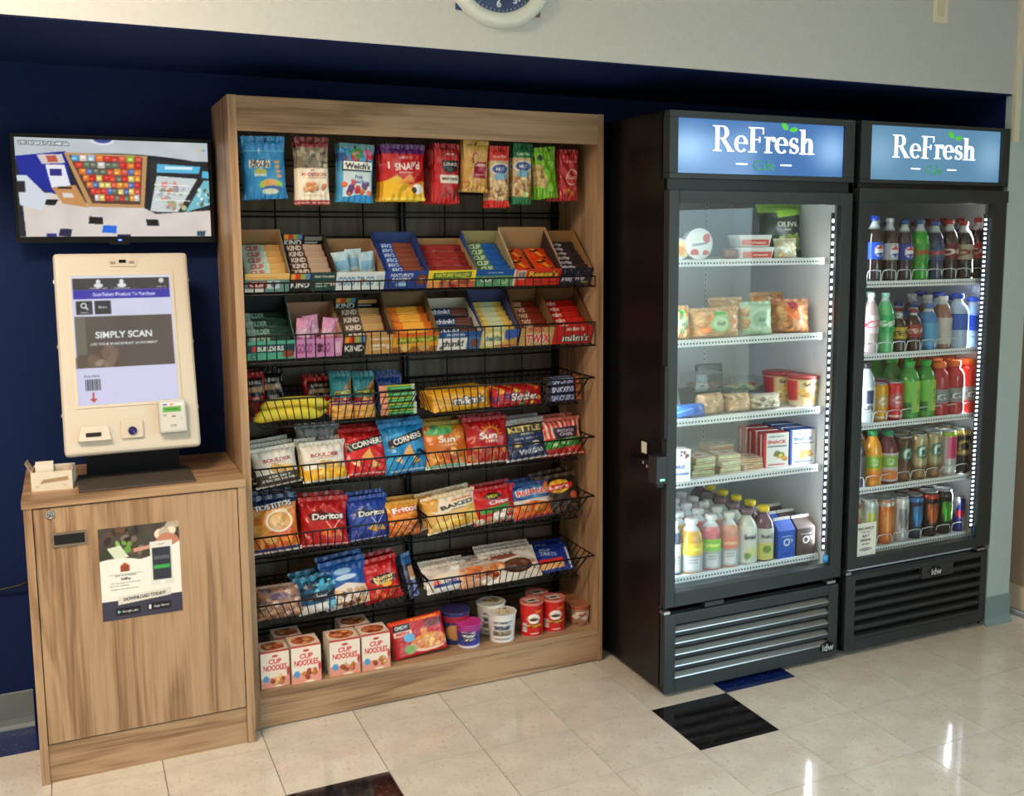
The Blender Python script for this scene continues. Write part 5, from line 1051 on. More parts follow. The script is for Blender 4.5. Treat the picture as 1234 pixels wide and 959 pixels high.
c = B(58, 64, (196, 30, 36)); c.ell(.45, .2, .2, .1, (30, 30, 32)); c.text('MIX', .45, .2, .1, (226, 206, 60)); c.text('Chex', .58, .38, .13, (246, 240, 236), w=.5, rot=-.06); c.poly([(.1, .54), (.9, .46), (.7, .64), (.12, .7)], (70, 150, 60)); food(c, 26, [(226, 206, 186), (236, 226, 214), (196, 120, 90)], .1, .66, .98, .95, .06, .1)
row('chip_bag', c, 571, 626, 589, zF, 'red snack mix bag with green stripe', 2, roll=-6, yaw=4)
c = B(54, 62, (40, 66, 140)); c.ell(.55, .22, .5, .2, (70, 120, 180)); c.text('RUFFLES', .54, .22, .16, (216, 50, 44), w=.82, ol=(240, 236, 236)); c.rect(0, .42, 1, .62, (222, 214, 206)); c.poly([(0, .56), (.5, .48), (1, .6), (1, .92), (0, .92)], (222, 100, 40)); chips(c, 6, .2, .55, .85, .75, (232, 150, 70)); c.rect(0, .93, 1, .97, (206, 60, 50))
row('chip_bag', c, 619, 668, 584, zF, 'navy ridged chip bag with red lettering', 2, roll=-5)
c = B(50, 60, (54, 40, 36)); c.ell(.5, .26, .28, .18, (236, 186, 50)); c.poly([(.16, .2), (.84, .2), (.84, .34), (.16, .36)], (206, 40, 40)); c.text("Lay's", .5, .28, .12, (250, 246, 240), w=.5); c.blobs(12, [(200, 110, 50), (226, 140, 60)], .0, 0, .2, .3, .05, .1); food(c, 12, [(60, 46, 42), (110, 84, 70), (206, 190, 180)], .1, .55, .9, .9, .06, .12); c.ell(.86, .55, .1, .1, (206, 90, 60))
row('chip_bag', c, 656, 706, 574, zF, 'dark barbecue chip bag with yellow round emblem', 2, roll=-4)
# row G
zG = ZG+.008
c = B(58, 52, (170, 130, 110)); food(c, 50, [(196, 150, 120), (150, 110, 92), (220, 190, 170), (130, 110, 130)], 0, .1, 1, .98, .06, .1); c.ell(.45, .35, .2, .12, (110, 90, 120)); crinkle_glints(c, 30, 16)
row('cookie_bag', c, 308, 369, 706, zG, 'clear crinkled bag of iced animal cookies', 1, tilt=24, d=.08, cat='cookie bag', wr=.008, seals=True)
c = B(48, 56, (30, 90, 130)); c.blobs(26, [(60, 160, 196), (14, 44, 70), (110, 200, 220), (20, 60, 90)], 0, 0, 1, .45, .05, .12); c.poly([(0, .42), (1, .42), (1, .56), (.6, .72), (0, .56)], (20, 34, 56)); c.text('mini', .55, .55, .09, (232, 236, 240)); c.rect(0, .74, 1, 1, (222, 222, 218)); c.blobs(5, [(110, 170, 200)], .7, .75, 1, 1, .06, .1)
row('cookie_bag', c, 360, 413, 694, zG, 'teal and white mini cookie pouch', 2, cat='cookie bag', yaw=4, roll=-6)
c = B(56, 66, (30, 84, 160)); c.ell(.45, .2, .2, .07, (150, 190, 226)); c.ell(.5, .34, .24, .06, (190, 214, 236)); c.poly([(.1, .56), (.5, .46), (1, .6), (1, 1), (.1, 1)], (226, 214, 204)); food(c, 30, [(214, 180, 140), (120, 80, 60), (196, 150, 110)], .1, .62, .98, .95, .05, .08)
row('cookie_bag', c, 393, 450, 676, zG, 'blue chocolate chip cookie bag', 2, cat='cookie bag', roll=-8, yaw=4)
c = B(50, 66, (186, 26, 30)); c.rect(.1, .08, .45, .14, (214, 90, 90)); c.rect(.1, .2, .4, .26, (214, 90, 90)); c.ell(.55, .46, .36, .12, (50, 20, 16)); c.text('Nutter', .55, .42, .11, (246, 226, 150), w=.56, rot=-.12); c.text('Butter', .56, .52, .1, (246, 226, 150), w=.5, rot=-.12); c.ell(.6, .6, .14, .06, (236, 180, 50)); food(c, 12, [(214, 80, 50), (226, 110, 60)], .2, .7, .9, .92, .06, .1)
row('cookie_bag', c, 440, 487, 674, zG, 'bright red peanut butter cookie bag', 2, cat='cookie bag', roll=-6)
c = Cv(20, 66, (54, 50, 70)).noise(14, 3, 6); c.rect(.3, .25, .8, .55, (206, 150, 110)); c.rect(.3, .58, 1, .95, (70, 84, 160)); c.rect(0, 0, 1, .18, (40, 90, 140)); c.ell(.6, .55, .3, .04, (236, 232, 230)); c.text('CRISP', .65, .78, .16, (190, 200, 236), w=1.3, rot=-1.45)
for k, (u, yy, rl) in enumerate(((499, .09, 4), (494, .14, 2), (490, .2, 3))):
    o = row('candy_bar', c, u-9, u+10, 668+2*k, zG, ['navy and orange crisp bar standing at the middle of the cookie basket', 'middle one of three standing crisp bars', 'rearmost of three standing crisp bars'][k], 1, y=yy, d=.016, roll=rl, yaw=40, cat='candy bar', pinch=0., wr=.002); o['group'] = 'standing crisp bars'
c = Cv(56, 56, (222, 212, 200)).noise(12); c.blobs(5, [(200, 186, 172), (238, 230, 220)], .1, 0, .9, .35, .1, .2); c.ell(.55, .48, .4, .12, (222, 150, 100)); c.ell(.55, .44, .4, .1, (240, 222, 196)); c.blobs(8, [(206, 90, 80), (236, 226, 220), (150, 130, 160)], .2, .56, .9, .72, .06, .1); c.rect(.15, .72, 1, .83, (34, 50, 120)); c.rect(.15, .85, .98, 1, (238, 232, 224)); crinkle_glints(c, 10, 4)
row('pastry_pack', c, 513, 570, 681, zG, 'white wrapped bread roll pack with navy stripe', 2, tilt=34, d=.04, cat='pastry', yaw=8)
c = Cv(56, 52, (206, 150, 110)).noise(16); food(c, 10, [(222, 130, 60), (236, 180, 100), (206, 110, 60)], .2, .3, .9, .8, .1, .18); c.blobs(6, [(240, 220, 200), (160, 60, 50)], .3, .55, 1, 1, .06, .12); c.rect(0, 0, 1, .2, (190, 176, 164)); crinkle_glints(c, 24, 8)
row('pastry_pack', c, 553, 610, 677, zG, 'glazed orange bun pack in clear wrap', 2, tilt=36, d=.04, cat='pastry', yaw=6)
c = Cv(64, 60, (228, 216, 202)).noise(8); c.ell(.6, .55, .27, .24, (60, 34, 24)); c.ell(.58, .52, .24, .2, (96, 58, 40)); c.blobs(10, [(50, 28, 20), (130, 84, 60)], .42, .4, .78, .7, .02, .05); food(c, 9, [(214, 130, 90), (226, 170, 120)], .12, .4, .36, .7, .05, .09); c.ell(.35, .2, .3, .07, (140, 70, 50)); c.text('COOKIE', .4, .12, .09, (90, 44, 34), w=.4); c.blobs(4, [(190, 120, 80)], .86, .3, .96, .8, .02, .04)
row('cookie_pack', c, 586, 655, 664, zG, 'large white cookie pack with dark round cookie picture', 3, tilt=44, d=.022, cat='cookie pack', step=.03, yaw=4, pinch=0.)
c = Cv(58, 48, (30, 56, 150)).noise(8); c.text('POP', .45, .16, .13, (190, 206, 236), rot=.2); c.text('TARTS', .5, .32, .14, (190, 206, 236), rot=.2, w=.4); c.rect(.14, .62, .8, .9, (226, 176, 120)); c.poly([(.14, .62), (.3, .5), (.8, .52), (.8, .68), (.14, .72)], (206, 50, 50)); c.rect(.92, .1, .97, .95, (226, 230, 236)); c.rect(.08, .1, .2, .2, (120, 150, 206))
row('pastry_pack', c, 642, 690, 660, zG, 'dark blue toaster pastry pack lying at right end of basket', 2, tilt=52, d=.02, cat='pastry', pinch=0., yaw=-8, roll=-4, y=.12)
# row D left: bananas, crackers, pouches
zD = ZD+.006
BAN = noisy('banana_skin', (226, 196, 54), (190, 198, 66), 6, .45, (1, 3, 3), lo=.42, hi=.62); BANT = mat('banana_tip', (60, 44, 26), .7)
def banana(u0, u1, y, z, label, bend, flip=1):
    xa, xb = xat(u0, y, z), xat(u1, y, z); L = xb-xa; t = empty('banana', ((xa+xb)/2, y, z)); tag(t, label, 'banana', 'bananas in the basket')
    n = 22; V = []; Fc = []; sd = 8
    for i in range(n+1):
        f = i/n; r = .021*(min(1, (f/.12))**.6*.75+.25)*(min(1, ((1-f)/.16))**.6*.8+.2)
        cx = (f-.5)*L; cz = r*.2+.019+bend*(1-(2*f-1)**2)*.5; cy = flip*.012*(1-(2*f-1)**2)
        for k in range(sd):
            a = 2*math.pi*k/sd; rr = r*(1+.06*(k % 2)); V.append((cx, cy+rr*math.cos(a), cz+rr*math.sin(a)))
    for i in range(n):
        for k in range(sd): Fc.append((i*sd+k, (i+1)*sd+k, (i+1)*sd+(k+1) % sd, i*sd+(k+1) % sd))
    Fc += [tuple(range(sd)), tuple(n*sd+k for k in range(sd))[::-1]]
    mk('fruit', V, Fc, BAN, t, smooth=True)
    wires('stem', [[(L*.48, 0, .022), (L*.53, 0, .028), (L*.57, 0, .034)]], .006, mat('banana_stem', (150, 160, 60), .6), t, sides=8)
    lathe('blossom_tip', [(.0065, 0), (.007, .004), (.003, .008)], BANT, t, (-L*.495, 0, .02), seg=10, rot=(0, -math.pi/2, 0))
banana(305, 388, .085, zD+.002, 'lower front yellow banana in the wire basket', .012); banana(313, 396, .13, zD+.028, 'upper rear yellow green banana in the wire basket', .016)
banana(335, 392, .175, zD+.004, 'short greenish banana tucked behind the other two', .012)
def jerky(bg): 
    c = Cv(40, 56, bg).noise(8); c.rect(.1, .06, .9, .46, (24, 20, 22)); c.text('LINKS', .5, .16, .08, (200, 190, 170), w=.6); c.rect(.15, .26, .85, .38, (176, 140, 96)); c.text('BEEF', .5, .54, .09, (226, 220, 214)); c.blobs(6, [(150, 20, 24), (206, 60, 40)], .1, .62, .9, .95, .08, .14); return c
row('jerky_pouch', jerky((160, 22, 26)), 298, 322, 452, zD, 'red and black jerky pouch at far left behind bananas', 2, tilt=12, y=.19, d=.02, cat='jerky pouch')
row('jerky_pouch', jerky((30, 22, 24)), 317, 345, 448, zD, 'black jerky pouch leaning behind bananas', 2, tilt=14, y=.2, d=.02, cat='jerky pouch')
row('jerky_pouch', jerky((176, 26, 26)), 370, 404, 457, zD, 'red jerky pouch beside the teal cracker packs', 2, tilt=14, y=.2, d=.02, cat='jerky pouch')
def combos(): 
    c = Cv(36, 50, (40, 130, 140)).noise(8); c.poly([(1, .02), (1, .5), (.3, .5)], (150, 110, 60)); c.text('COMBOS', .55, .42, .12, (206, 206, 70), w=.8, rot=-.06, ol=(50, 60, 30)); c.rect(0, .54, 1, .72, (150, 30, 30)); food(c, 7, [(226, 176, 100), (236, 206, 150)], .2, .62, .9, .9, .1, .16); return c
row('cracker_pouch', combos(), 400, 426, 453, zD, 'teal baked pretzel pouch, left of the pair', 2, tilt=10, y=.15, d=.024, cat='snack pouch', step=.03)
row('cracker_pouch', combos(), 427, 454, 453, zD, 'teal baked pretzel pouch, right of the pair', 2, tilt=10, y=.15, d=.024, cat='snack pouch', step=.03)
def crk(): 
    c = Cv(30, 20, (226, 170, 84)).noise(10, 5, 4); c.rect(0, 0, 1, .12, (90, 50, 110)); c.rect(.0, .45, 1, .52, (190, 120, 50)); c.rect(.0, .78, 1, .85, (190, 120, 50)); c.ell(.6, .5, .18, .25, (206, 150, 60)); return c
for k, (a, b_) in enumerate(((400, 426), (427, 452))):
    row('cracker_pack', crk(), a, b_, 485, zD, 'yellow cheese cracker pack, %s of the front pair' % ('left', 'right')[k], 2, tilt=4, y=.08, d=.03, cat='cracker pack', step=.034, sharp=8, flatv=10, pinch=0., seals=False)
c = Cv(38, 46, (30, 64, 120)).noise(10); c.rect(0, .0, 1, .3, (34, 70, 140)); c.rect(.1, .34, .9, .5, (150, 30, 50)); c.text('ALMONDS', .5, .42, .09, (230, 220, 220), w=.7); food(c, 8, [(170, 110, 70), (196, 140, 90)], .1, .6, .9, .9, .08, .12)
row('nut_pouch', c, 455, 487, 454, zD, 'navy almond pouch behind the green gum packs', 3, tilt=12, y=.17, d=.02, cat='snack pouch', step=.03)
gum = Cv(44, 12, (40, 130, 70)).noise(10, 6, 2); gum.rect(0, 0, .2, 1, (206, 140, 110)); gum.rect(.2, .0, 1, .25, (190, 190, 60)); gum.line(.3, .6, .9, .5, .04, (120, 190, 120)); gum.rect(.88, 0, 1, 1, (210, 220, 200))
for k in range(5):
    xx0, xx1 = xat(459, .085, zD), xat(502, .085, zD)
    o = bag('gum_pack', gum, xx1-xx0, .02, .03, ['lowest', 'second lowest', 'middle', 'second highest', 'topmost'][k]+' green gum pack in the stack beside cracker packs', 'gum', ((xx0+xx1)/2+.003*(k % 2), .085+.004*k, zD+.0205*k), (-.1, 0, .06*((k % 3)-1)), 'stack of green gum packs', seals=False, wr=.0015, pinch=0.)
# row D right: candy packs
def pack(bg, txt, tc, ol, extra=None):
    c = Cv(60, 26, bg).noise(10, 8, 3)
    if extra is not None: c.blobs(14, extra, 0, 0, 1, 1, .03, .07)
    c.text(txt, .62, .5, .42, tc, w=.55, ol=ol); return c
for k in range(6):
    o = row('candy_pack', pack((226, 160, 30), "m&m's", (250, 246, 240), (40, 20, 14)), 520, 594, 470, zD, 'yellow peanut candy pack at left of candy basket', 1, tilt=8, y=.08+.026*k, d=.022, cat='candy', pinch=0., seals=False, yaw=10) if k == 0 else None
    if k == 0: behind(o, 5, .027, 'from the basket front', 'yellow peanut candy packs', jit=.003)
o = row('candy_pack', pack((190, 26, 30), 'Skittles', (250, 246, 240), (120, 10, 16), [(60, 150, 60), (226, 150, 40), (206, 60, 50), (110, 40, 110), (230, 210, 60)]), 594, 655, 467, zD, 'red rainbow fruit candy pack in the middle of candy basket', 1, tilt=8, y=.08, d=.022, cat='candy', pinch=0., seals=False, yaw=8); behind(o, 4, .027, 'from the basket front', 'red fruit candy packs', jit=.003)
snk = Cv(56, 12, (40, 26, 24)).noise(6, 6, 2); snk.text('SNICKERS', .45, .5, .6, (226, 226, 236), w=.6, ol=(60, 80, 160)); snk.rect(.82, .1, 1, .9, (196, 110, 60))
for k in range(6):
    rr, ll = k//3, k % 3; yy = .085+.05*rr; x0_, x1_ = xat(657, yy, zD), xat(701, yy, zD)
    o = bag('chocolate_bar', snk, x1_-x0_, .03, .026, 'brown chocolate bar at right of candy basket, %s layer of the %s pile' % (['bottom', 'middle', 'top'][ll], ['front', 'rear'][rr]), 'candy bar', ((x0_+x1_)/2-.012*rr, yy, zD+.031*ll), (-.12, 0, .05*(ll-1)+.1), 'chocolate bars in piles', seals=False, wr=.002, pinch=0.)
# ------------------------------------------------------------------ wooden base shelf
zH = .13
def pz(u, v): return PZ(u, v, zH)
def cupbox(u0, u1, vb, vt, label):
    p0 = pz(u0, vb); p1 = pz(u1, vb-3); y = (p0.y+p1.y)/2+.002; y = max(y, .006); w_ = xat(u1, y, zH)-xat(u0, y, zH); x = (xat(u0, y, zH)+xat(u1, y, zH))/2
    w_ *= .93; h = solve_h(Vector((x, y, zH)), 0, vt); t = empty('noodle_cup_carton', (x, y+w_/2, zH+.0005)); tag(t, label, 'noodle cup', 'cartons of cup noodles')
    c = Cv(40, 48, (236, 222, 206)); c.rect(0, .72, 1, 1, (226, 150, 130)); c.rect(0, 0, 1, .04, (200, 70, 60)); c.ell(.5, .14, .1, .03, (196, 40, 40)); c.text('CUP', .5, .28, .14, (200, 50, 46), w=.44, ol=(244, 226, 214)); c.text('NOODLES', .5, .45, .16, (200, 50, 46), w=.8, ol=(244, 226, 214)); c.ell(.18, .74, .1, .09, (80, 150, 206)); food(c, 8, [(190, 110, 60), (226, 176, 110), (150, 70, 40)], .38, .68, .8, .86, .06, .1); c.ell(.94, .6, .05, .12, (200, 50, 50)); c.ell(.6, .96, .16, .03, (240, 226, 200))
    sheet('front_panel', c, w_, h, CARD, t, (0, -w_/2, 0), thick=.002)
    box('carton', (-w_/2, -w_/2+.002, 0), (w_/2, w_/2, h), mat('noodle_carton_white', (226, 212, 196), .6), t)
    c2 = Cv(36, 36, (230, 200, 184)); c2.ell(.5, .5, .46, .44, (238, 224, 210)); c2.ell(.5, .5, .4, .36, (200, 110, 70)); food(c2, 14, [(190, 90, 50), (226, 170, 100), (150, 60, 40)], .2, .25, .8, .75, .06, .12); c2.rect(0, .94, 1, 1, (200, 70, 60))
    sheet('top_panel', c2, w_, w_, CARD, t, (0, -w_/2, h+.0008), rot=(-math.pi/2, 0, 0))
    return t
for k, (a, b_, vb, vt, l) in enumerate(((313, 350, 829, 784, 'leftmost front'), (350, 388, 824, 777, 'second front'), (396, 435, 814, 770, 'third front'), (435, 471, 808, 763, 'rightmost front'))):
    cupbox(a, b_, vb, vt, '%s red and white noodle cup carton on the base shelf' % l)
for u0, u1, l, ref in ((330, 366, 'left', 370), (411, 448, 'right', 455)):
    y = .105; w_ = (xat(u1, y, .2)-xat(u0, y, .2))*.95; x = (xat(u0, y, .2)+xat(u1, y, .2))/2
    src = [o for o in bpy.data.objects if o.name.startswith('noodle_cup_carton')][0 if l == 'left' else 2]
    c_ = copy_tree(src); c_.location = (x, y+.06, zH+.0005); c_['label'] = 'noodle cup carton standing behind the %s front pair on base shelf' % l
# red noodle tray leaning back
c = Cv(66, 58, (190, 24, 26)).noise(8); c.rect(.0, .0, 1, .12, (226, 70, 40)); c.text('Teriyaki', .62, .08, .07, (246, 190, 90), w=.5); c.rect(.06, .12, .36, .3, (28, 20, 22)); c.text('CHOW', .21, .2, .09, (240, 236, 230), w=.24); c.rect(.06, .3, .38, .43, (240, 206, 190)); c.text('MEIN', .22, .365, .09, (196, 40, 40), w=.24); c.rect(.62, .14, .95, .34, (120, 30, 34)); c.ell(.66, .72, .34, .22, (236, 196, 170)); c.ell(.66, .68, .31, .2, (226, 130, 40)); food(c, 26, [(232, 150, 50), (206, 110, 36), (240, 180, 90)], .42, .55, .9, .82, .03, .06); c.rect(.54, .34, .66, .52, (226, 140, 50)); c.ell(.32, .5, .1, .11, (90, 170, 214)); c.ell(.3, .8, .1, .12, (120, 160, 60)); c.rect(0, .93, 1, 1, (206, 40, 36))
bs = PZ(507, 800, zH); y = .05
pk = pbag('noodle_tray', c, 474, 540, 742, 797, y, 22, 'red chow mein noodle tray leaning on the base shelf', 'noodle tray', None, .035, roll=-3, z=zH+.006, seals=False, sharp=14, flatv=16, pinch=0., wr=.0005, yaw=4)
def cup(u, v, du, vt, label, lidc, bodycv, cat='cup', taper=.84, group=None, y=None):
    P = pz(u, v); x, yy = P.x, P.y
    if y is not None: yy = y; x = xat(u, y, zH)
    r = (xat(u+du/2, yy, zH+.06)-xat(u-du/2, yy, zH+.06))/2*.96; h = solve_h(Vector((x, yy-r, zH)), 0, vt)*.97
    t = empty('food_cup', (x, yy, zH+.0005)); tag(t, label, cat, group)
    prof = [(r*taper*.96, 0), (r*taper, .002)]+[(r*(taper+(1-taper)*f)*.95, h*f*.95) for f in np.linspace(.05, 1, 26)]
    lathe('cup_body', prof, LABEL, t, seg=36, cv=bodycv, wrap=.42)
    ld = lathe('lid', [(r*.97, h*.94), (r, h*.95), (r, h*.975), (r*.96, h*.985), (r*.93, h*.98), (r*.3, h*.983)], LABEL, t, seg=32, col=lidc)
    return t, r, h
c = Cv(40, 40, (84, 60, 150)); c.rect(0, .0, 1, .3, (170, 60, 140)); c.rect(0, .55, 1, .85, (50, 70, 170)); c.rect(0, .87, 1, 1, (220, 216, 226)); c.ell(.5, .5, .28, .26, (50, 50, 80)); c.text('Kellogg', .5, .3, .1, (236, 226, 236), w=.5); c.text('FROOT', .5, .46, .13, (240, 240, 236), w=.5); c.text('LOOPS', .5, .62, .13, (240, 240, 236), w=.5)
cup(564, 778, 31, 752, 'purple and blue cereal cup at front of base shelf', (206, 60, 150), c, y=.07)
c = Cv(40, 40, (40, 50, 110)); c.rect(0, .1, 1, .3, (160, 40, 60)); c.ell(.5, .6, .3, .25, (206, 150, 90)); cup(548, 764, 36, 737, 'navy cereal cup behind the purple cup', (60, 56, 110), c, y=.13)
def crunch():
    c = Cv(40, 40, (232, 230, 224)); c.text('Cinnamon', .5, .25, .12, (60, 60, 90), w=.6); c.text('TOAST', .5, .45, .15, (40, 40, 60), w=.5, ol=(150, 170, 200)); c.text('CRUNCH', .5, .65, .16, (60, 60, 80), w=.6, ol=(190, 160, 120)); c.rect(.3, .84, .7, .87, (120, 120, 130)); return c
for (u, v, vt, l, yy) in ((604, 770, 740, 'white cinnamon cereal cup at front of base shelf', .07), (591, 760, 728, 'white cinnamon cereal cup behind the front one', .155)):
    t, r, h = cup(u, v, 35, vt, l, (226, 224, 216), crunch(), group='white cereal cups', y=yy); c2 = Cv(26, 26, (226, 220, 206)); food(c2, 12, [(214, 160, 80), (160, 110, 60), (236, 206, 150)], .2, .2, .8, .8, .07, .13); sheet('lid_print', c2, r*1.3, r*1.3, LABEL, t, (0, -r*.65, h*.986), rot=(-math.pi/2, 0, 0))
# crisp cans
def crispcan(u, vt, y, label):
    x = xat(u, y, zH); r = (xat(u+12.5, y, zH+.05)-xat(u-12.5, y, zH+.05))/2; h = solve_h(Vector((x, y-r, zH)), 0, vt+3); t = empty('crisp_can', (x, y, zH+.0005)); tag(t, label, 'chip can', 'red chip cans')
    c = Cv(44, 56, (206, 34, 26)); c.ell(.55, .42, .2, .16, (246, 240, 232)); c.ell(.55, .44, .15, .04, (40, 24, 20)); c.ell(.55, .38, .05, .03, (206, 150, 110)); c.text('Pringles', .58, .64, .12, (250, 206, 60), w=.46, rot=-.08, ol=(120, 20, 16)); c.rect(.14, .56, .34, .84, (232, 226, 220)); 
    for i in range(5): c.rect(.16, .6+.045*i, .32, .62+.045*i, (90, 70, 70))
    c.rect(.62, .16, .85, .24, (236, 130, 50)); c.rect(.46, .86, .72, .9, (240, 220, 210)); c.rect(0, .97, 1, 1, (190, 190, 190))
    lathe('can_body', [(r, 0)]+[(r, h*.93*f) for f in np.linspace(.02, 1, 40)], LABEL, t, seg=40, cv=c, wrap=.45)
    lathe('lid', [(r*1.02, h*.92), (r*1.05, h*.93), (r*1.05, h*.99), (r*1.0, h), (r*.92, h*.985), (r*.05, h*.985)], mat('pink_clear_lid', (214, 120, 110), .25), t, seg=32)
    c2 = Cv(20, 20, (214, 196, 186)); c2.ell(.5, .5, .3, .16, (50, 36, 34)); sheet('lid_emblem', c2, r*1.1, r*1.0, LABEL, t, (0, -r*.5, h*.9862), rot=(-math.pi/2, 0, 0))
crispcan(640, 724, .068, 'front left red chip can on the base shelf'); crispcan(666, 720, .075, 'front right red chip can on the base shelf'); crispcan(646, 714, .16, 'red chip can standing behind the front two')
def ricecup(): 
    c = Cv(36, 36, (150, 110, 84)).noise(20); c.rect(0, 0, 1, .12, (190, 60, 46)); c.blobs(10, [(206, 60, 50), (236, 226, 206), (110, 70, 50)], 0, .3, 1, 1, .07, .14); c.rect(.3, .25, .9, .4, (226, 216, 196)); c.text('RICE', .6, .33, .12, (120, 50, 40)); return c
for u, vt, yy, l in ((697, 730, .085, 'brown and red meal cup at right end of base shelf'), (688, 724, .15, 'brown and red meal cup, second from the front'), (681, 718, .215, 'brown and red meal cup, third from the front')):
    cup(u, 760, 25, vt, l, (170, 110, 80), ricecup(), group='brown meal cups', y=yy, taper=.88)

# ================================================================== COOLER CONTENTS
def at_shelf(u, y, z): return Vector((xat(u, y, z), y, z))
def files(t, n, step, group, jit=.003):
    t['group'] = group; base = t['label']
    for i in range(n-1):
        c_ = copy_tree(t); c_.location = t.location+Vector((random.uniform(-jit, jit), step*(i+1), 0)); c_['label'] = '%s, %s from the door' % (base, ORD[i+1]); c_['group'] = group
def bottle(u0, u1, vt, y, z, liq, cvl, capc, label, kind='soda', n=4, fill=.86, lab=(.3, .62), cat='bottle', group=None, rs=.94, step=None, clear=(206, 214, 214)):
    u = (u0+u1)/2; x = xat(u, y, z); r = (xat(u1, y, z+.05)-xat(u0, y, z+.05))/2*rs; h = solve_h(Vector((x, y, z)), 0, vt)
    t = empty('drink_bottle', (x, y, z+.001)); tag(t, label, cat, group)
    if kind == 'soda': K = [(.82, 0), (.95, .012), (1, .04), (1, .1), (.96, .2), (.93, .28), (.98, .36), (1, .46), (1, .58), (.96, .64), (.86, .72), (.68, .79), (.48, .85), (.36, .9), (.36, .935)]
    elif kind == 'juice': K = [(.86, 0), (.97, .012), (1, .04), (1, .3), (1, .56), (.99, .64), (.93, .71), (.8, .77), (.62, .82), (.46, .86), (.42, .89), (.42, .92)]
    elif kind == 'sport': K = [(.86, 0), (.97, .012), (1, .05), (1, .16), (.93, .22), (.93, .46), (1, .53), (1.0, .64), (.95, .73), (.8, .81), (.6, .86), (.54, .89), (.54, .9)]
    elif kind == 'square': K = [(.9, 0), (1, .015), (1, .2), (.97, .4), (1, .58), (.92, .7), (.72, .8), (.5, .87), (.42, .9), (.42, .925)]
    zs = np.array([k[1] for k in K]); rr = np.array([k[0] for k in K]); zf = np.unique(np.concatenate([zs, np.linspace(0, zs[-1], 20)]))
    prof = [(r*np.interp(f, zs, rr), h*f) for f in zf]
    c = Cv(4, 60, liq); c.rect(0, 0, 1, 1-fill, clear)
    lathe('bottle_body', prof, LIQ, t, seg=18, cv=c, vr=(0, h))
    if cvl is not None:
        la, lb = lab; P = [(r*np.interp(f, zs, rr)*1.012+.0003, h*f) for f in np.linspace(la, lb, 22)]
        lathe('label', P, LABEL, t, seg=36, cv=cvl, wrap=.5, cap=False)
    rc_ = {'soda': .44, 'juice': .56, 'sport': .66, 'square': .5}[kind]*r; ht = zs[-1]*h
    lathe('cap', [(rc_*.96, ht-h*.012), (rc_, ht), (rc_, h*.985), (rc_*.9, h), (rc_*.1, h)], mat('cap_%d_%d_%d' % tuple(capc), capc, .35), t, seg=18)
    if n > 1: files(t, n, step or 2*r/rs+.004, group or grp(label))
    return t
def can(u0, u1, vt, y, z, cv, label, n=4, group=None, rs=.95, dark=False, cat='can'):
    u = (u0+u1)/2; x = xat(u, y, z); r = (xat(u1, y, z+.05)-xat(u0, y, z+.05))/2*rs; h = solve_h(Vector((x, y-r*.5, z)), 0, vt)
    t = empty('drink_can', (x, y, z+.001)); tag(t, label, cat, group)
    K = [(.78, 0), (.84, .012), (.98, .06), (1, .09)]+[(1, f) for f in np.linspace(.12, .86, 22)]+[(.97, .9), (.86, .955), (.84, .965)]
    lathe('can_body', [(r*a, h*b) for a, b in K], METALCAN, t, seg=28, cv=cv, wrap=.5)
    ld = lathe('lid', [(r*.85, h*.962), (r*.88, h*.985), (r*.86, h), (r*.8, h*.995), (r*.78, h*.975), (r*.1, h*.975)], ALU, t, seg=22)
    box('pull_tab', (-.006, -.012, h*.976), (.006, .008, h*.982), ALU, ld)
    if n > 1: files(t, n, 2*r/rs+.003, group or grp(label))
    return t
def Lb(bg, w=34, h=26): return Cv(w, h, bg)
z1 = F1S[0]-.0; Y0 = -.262
# --- first cooler, bottom: bottles
def vita(band, low=(176, 178, 178)):
    c = Lb(low, 34, 34); c.rect(0, 0, 1, .42, band); c.text('vita', .5, .2, .14, np.clip(np.array(band)*1.4+40, 0, 255), w=.5); c.rect(.3, .5, .7, .95, (226, 226, 224)); c.rect(.36, .56, .64, .58, (120, 120, 120)); c.rect(.36, .66, .64, .68, (120, 120, 120)); return c
JU = [(806, 819, 628, (60, 66, 90), (222, 222, 226), (220, 220, 224), 'dark vitamin water bottle at far left'),
      (819, 844, 625, (206, 150, 30), (236, 196, 30), (222, 220, 214), 'golden yellow vitamin water bottle'),
      (844, 866, 620, (206, 90, 90), (140, 206, 50), (222, 216, 212), 'pink vitamin water bottle with lime label'),
      (866, 887, 618, (214, 140, 96), (232, 120, 84), (226, 222, 216), 'peach orange vitamin water bottle')]
for u0, u1, vt, lq, bd_, cp_, l in JU: bottle(u0, u1, vt, Y0, z1, lq, vita(bd_), cp_, l+' in cooler bottom', 'juice', 5, .8, (.04, .58), rs=.96)
c = Lb((222, 226, 216), 34, 40); c.text('bai', .55, .28, .16, (60, 64, 60), w=.4); c.ell(.6, .7, .16, .14, (226, 226, 150)); c.ell(.45, .82, .1, .1, (120, 160, 80)); bottle(887, 909, 614, Y0, z1, (206, 210, 196), c, (120, 96, 96), 'pale coconut drink bottle with grey cap in cooler bottom', 'juice', 4, .9, (.04, .72), rs=.96)
c = Lb((206, 206, 196), 34, 40); c.text('bai', .55, .25, .16, (70, 74, 70), w=.4); c.rect(0, .45, 1, 1, (214, 206, 120)); c.ell(.55, .66, .14, .12, (120, 150, 60)); bottle(907, 929, 610, Y0, z1, (110, 76, 92), c, (226, 200, 40), 'purple drink bottle with yellow cap in cooler bottom', 'juice', 6, .9, (.04, .62), rs=.96)
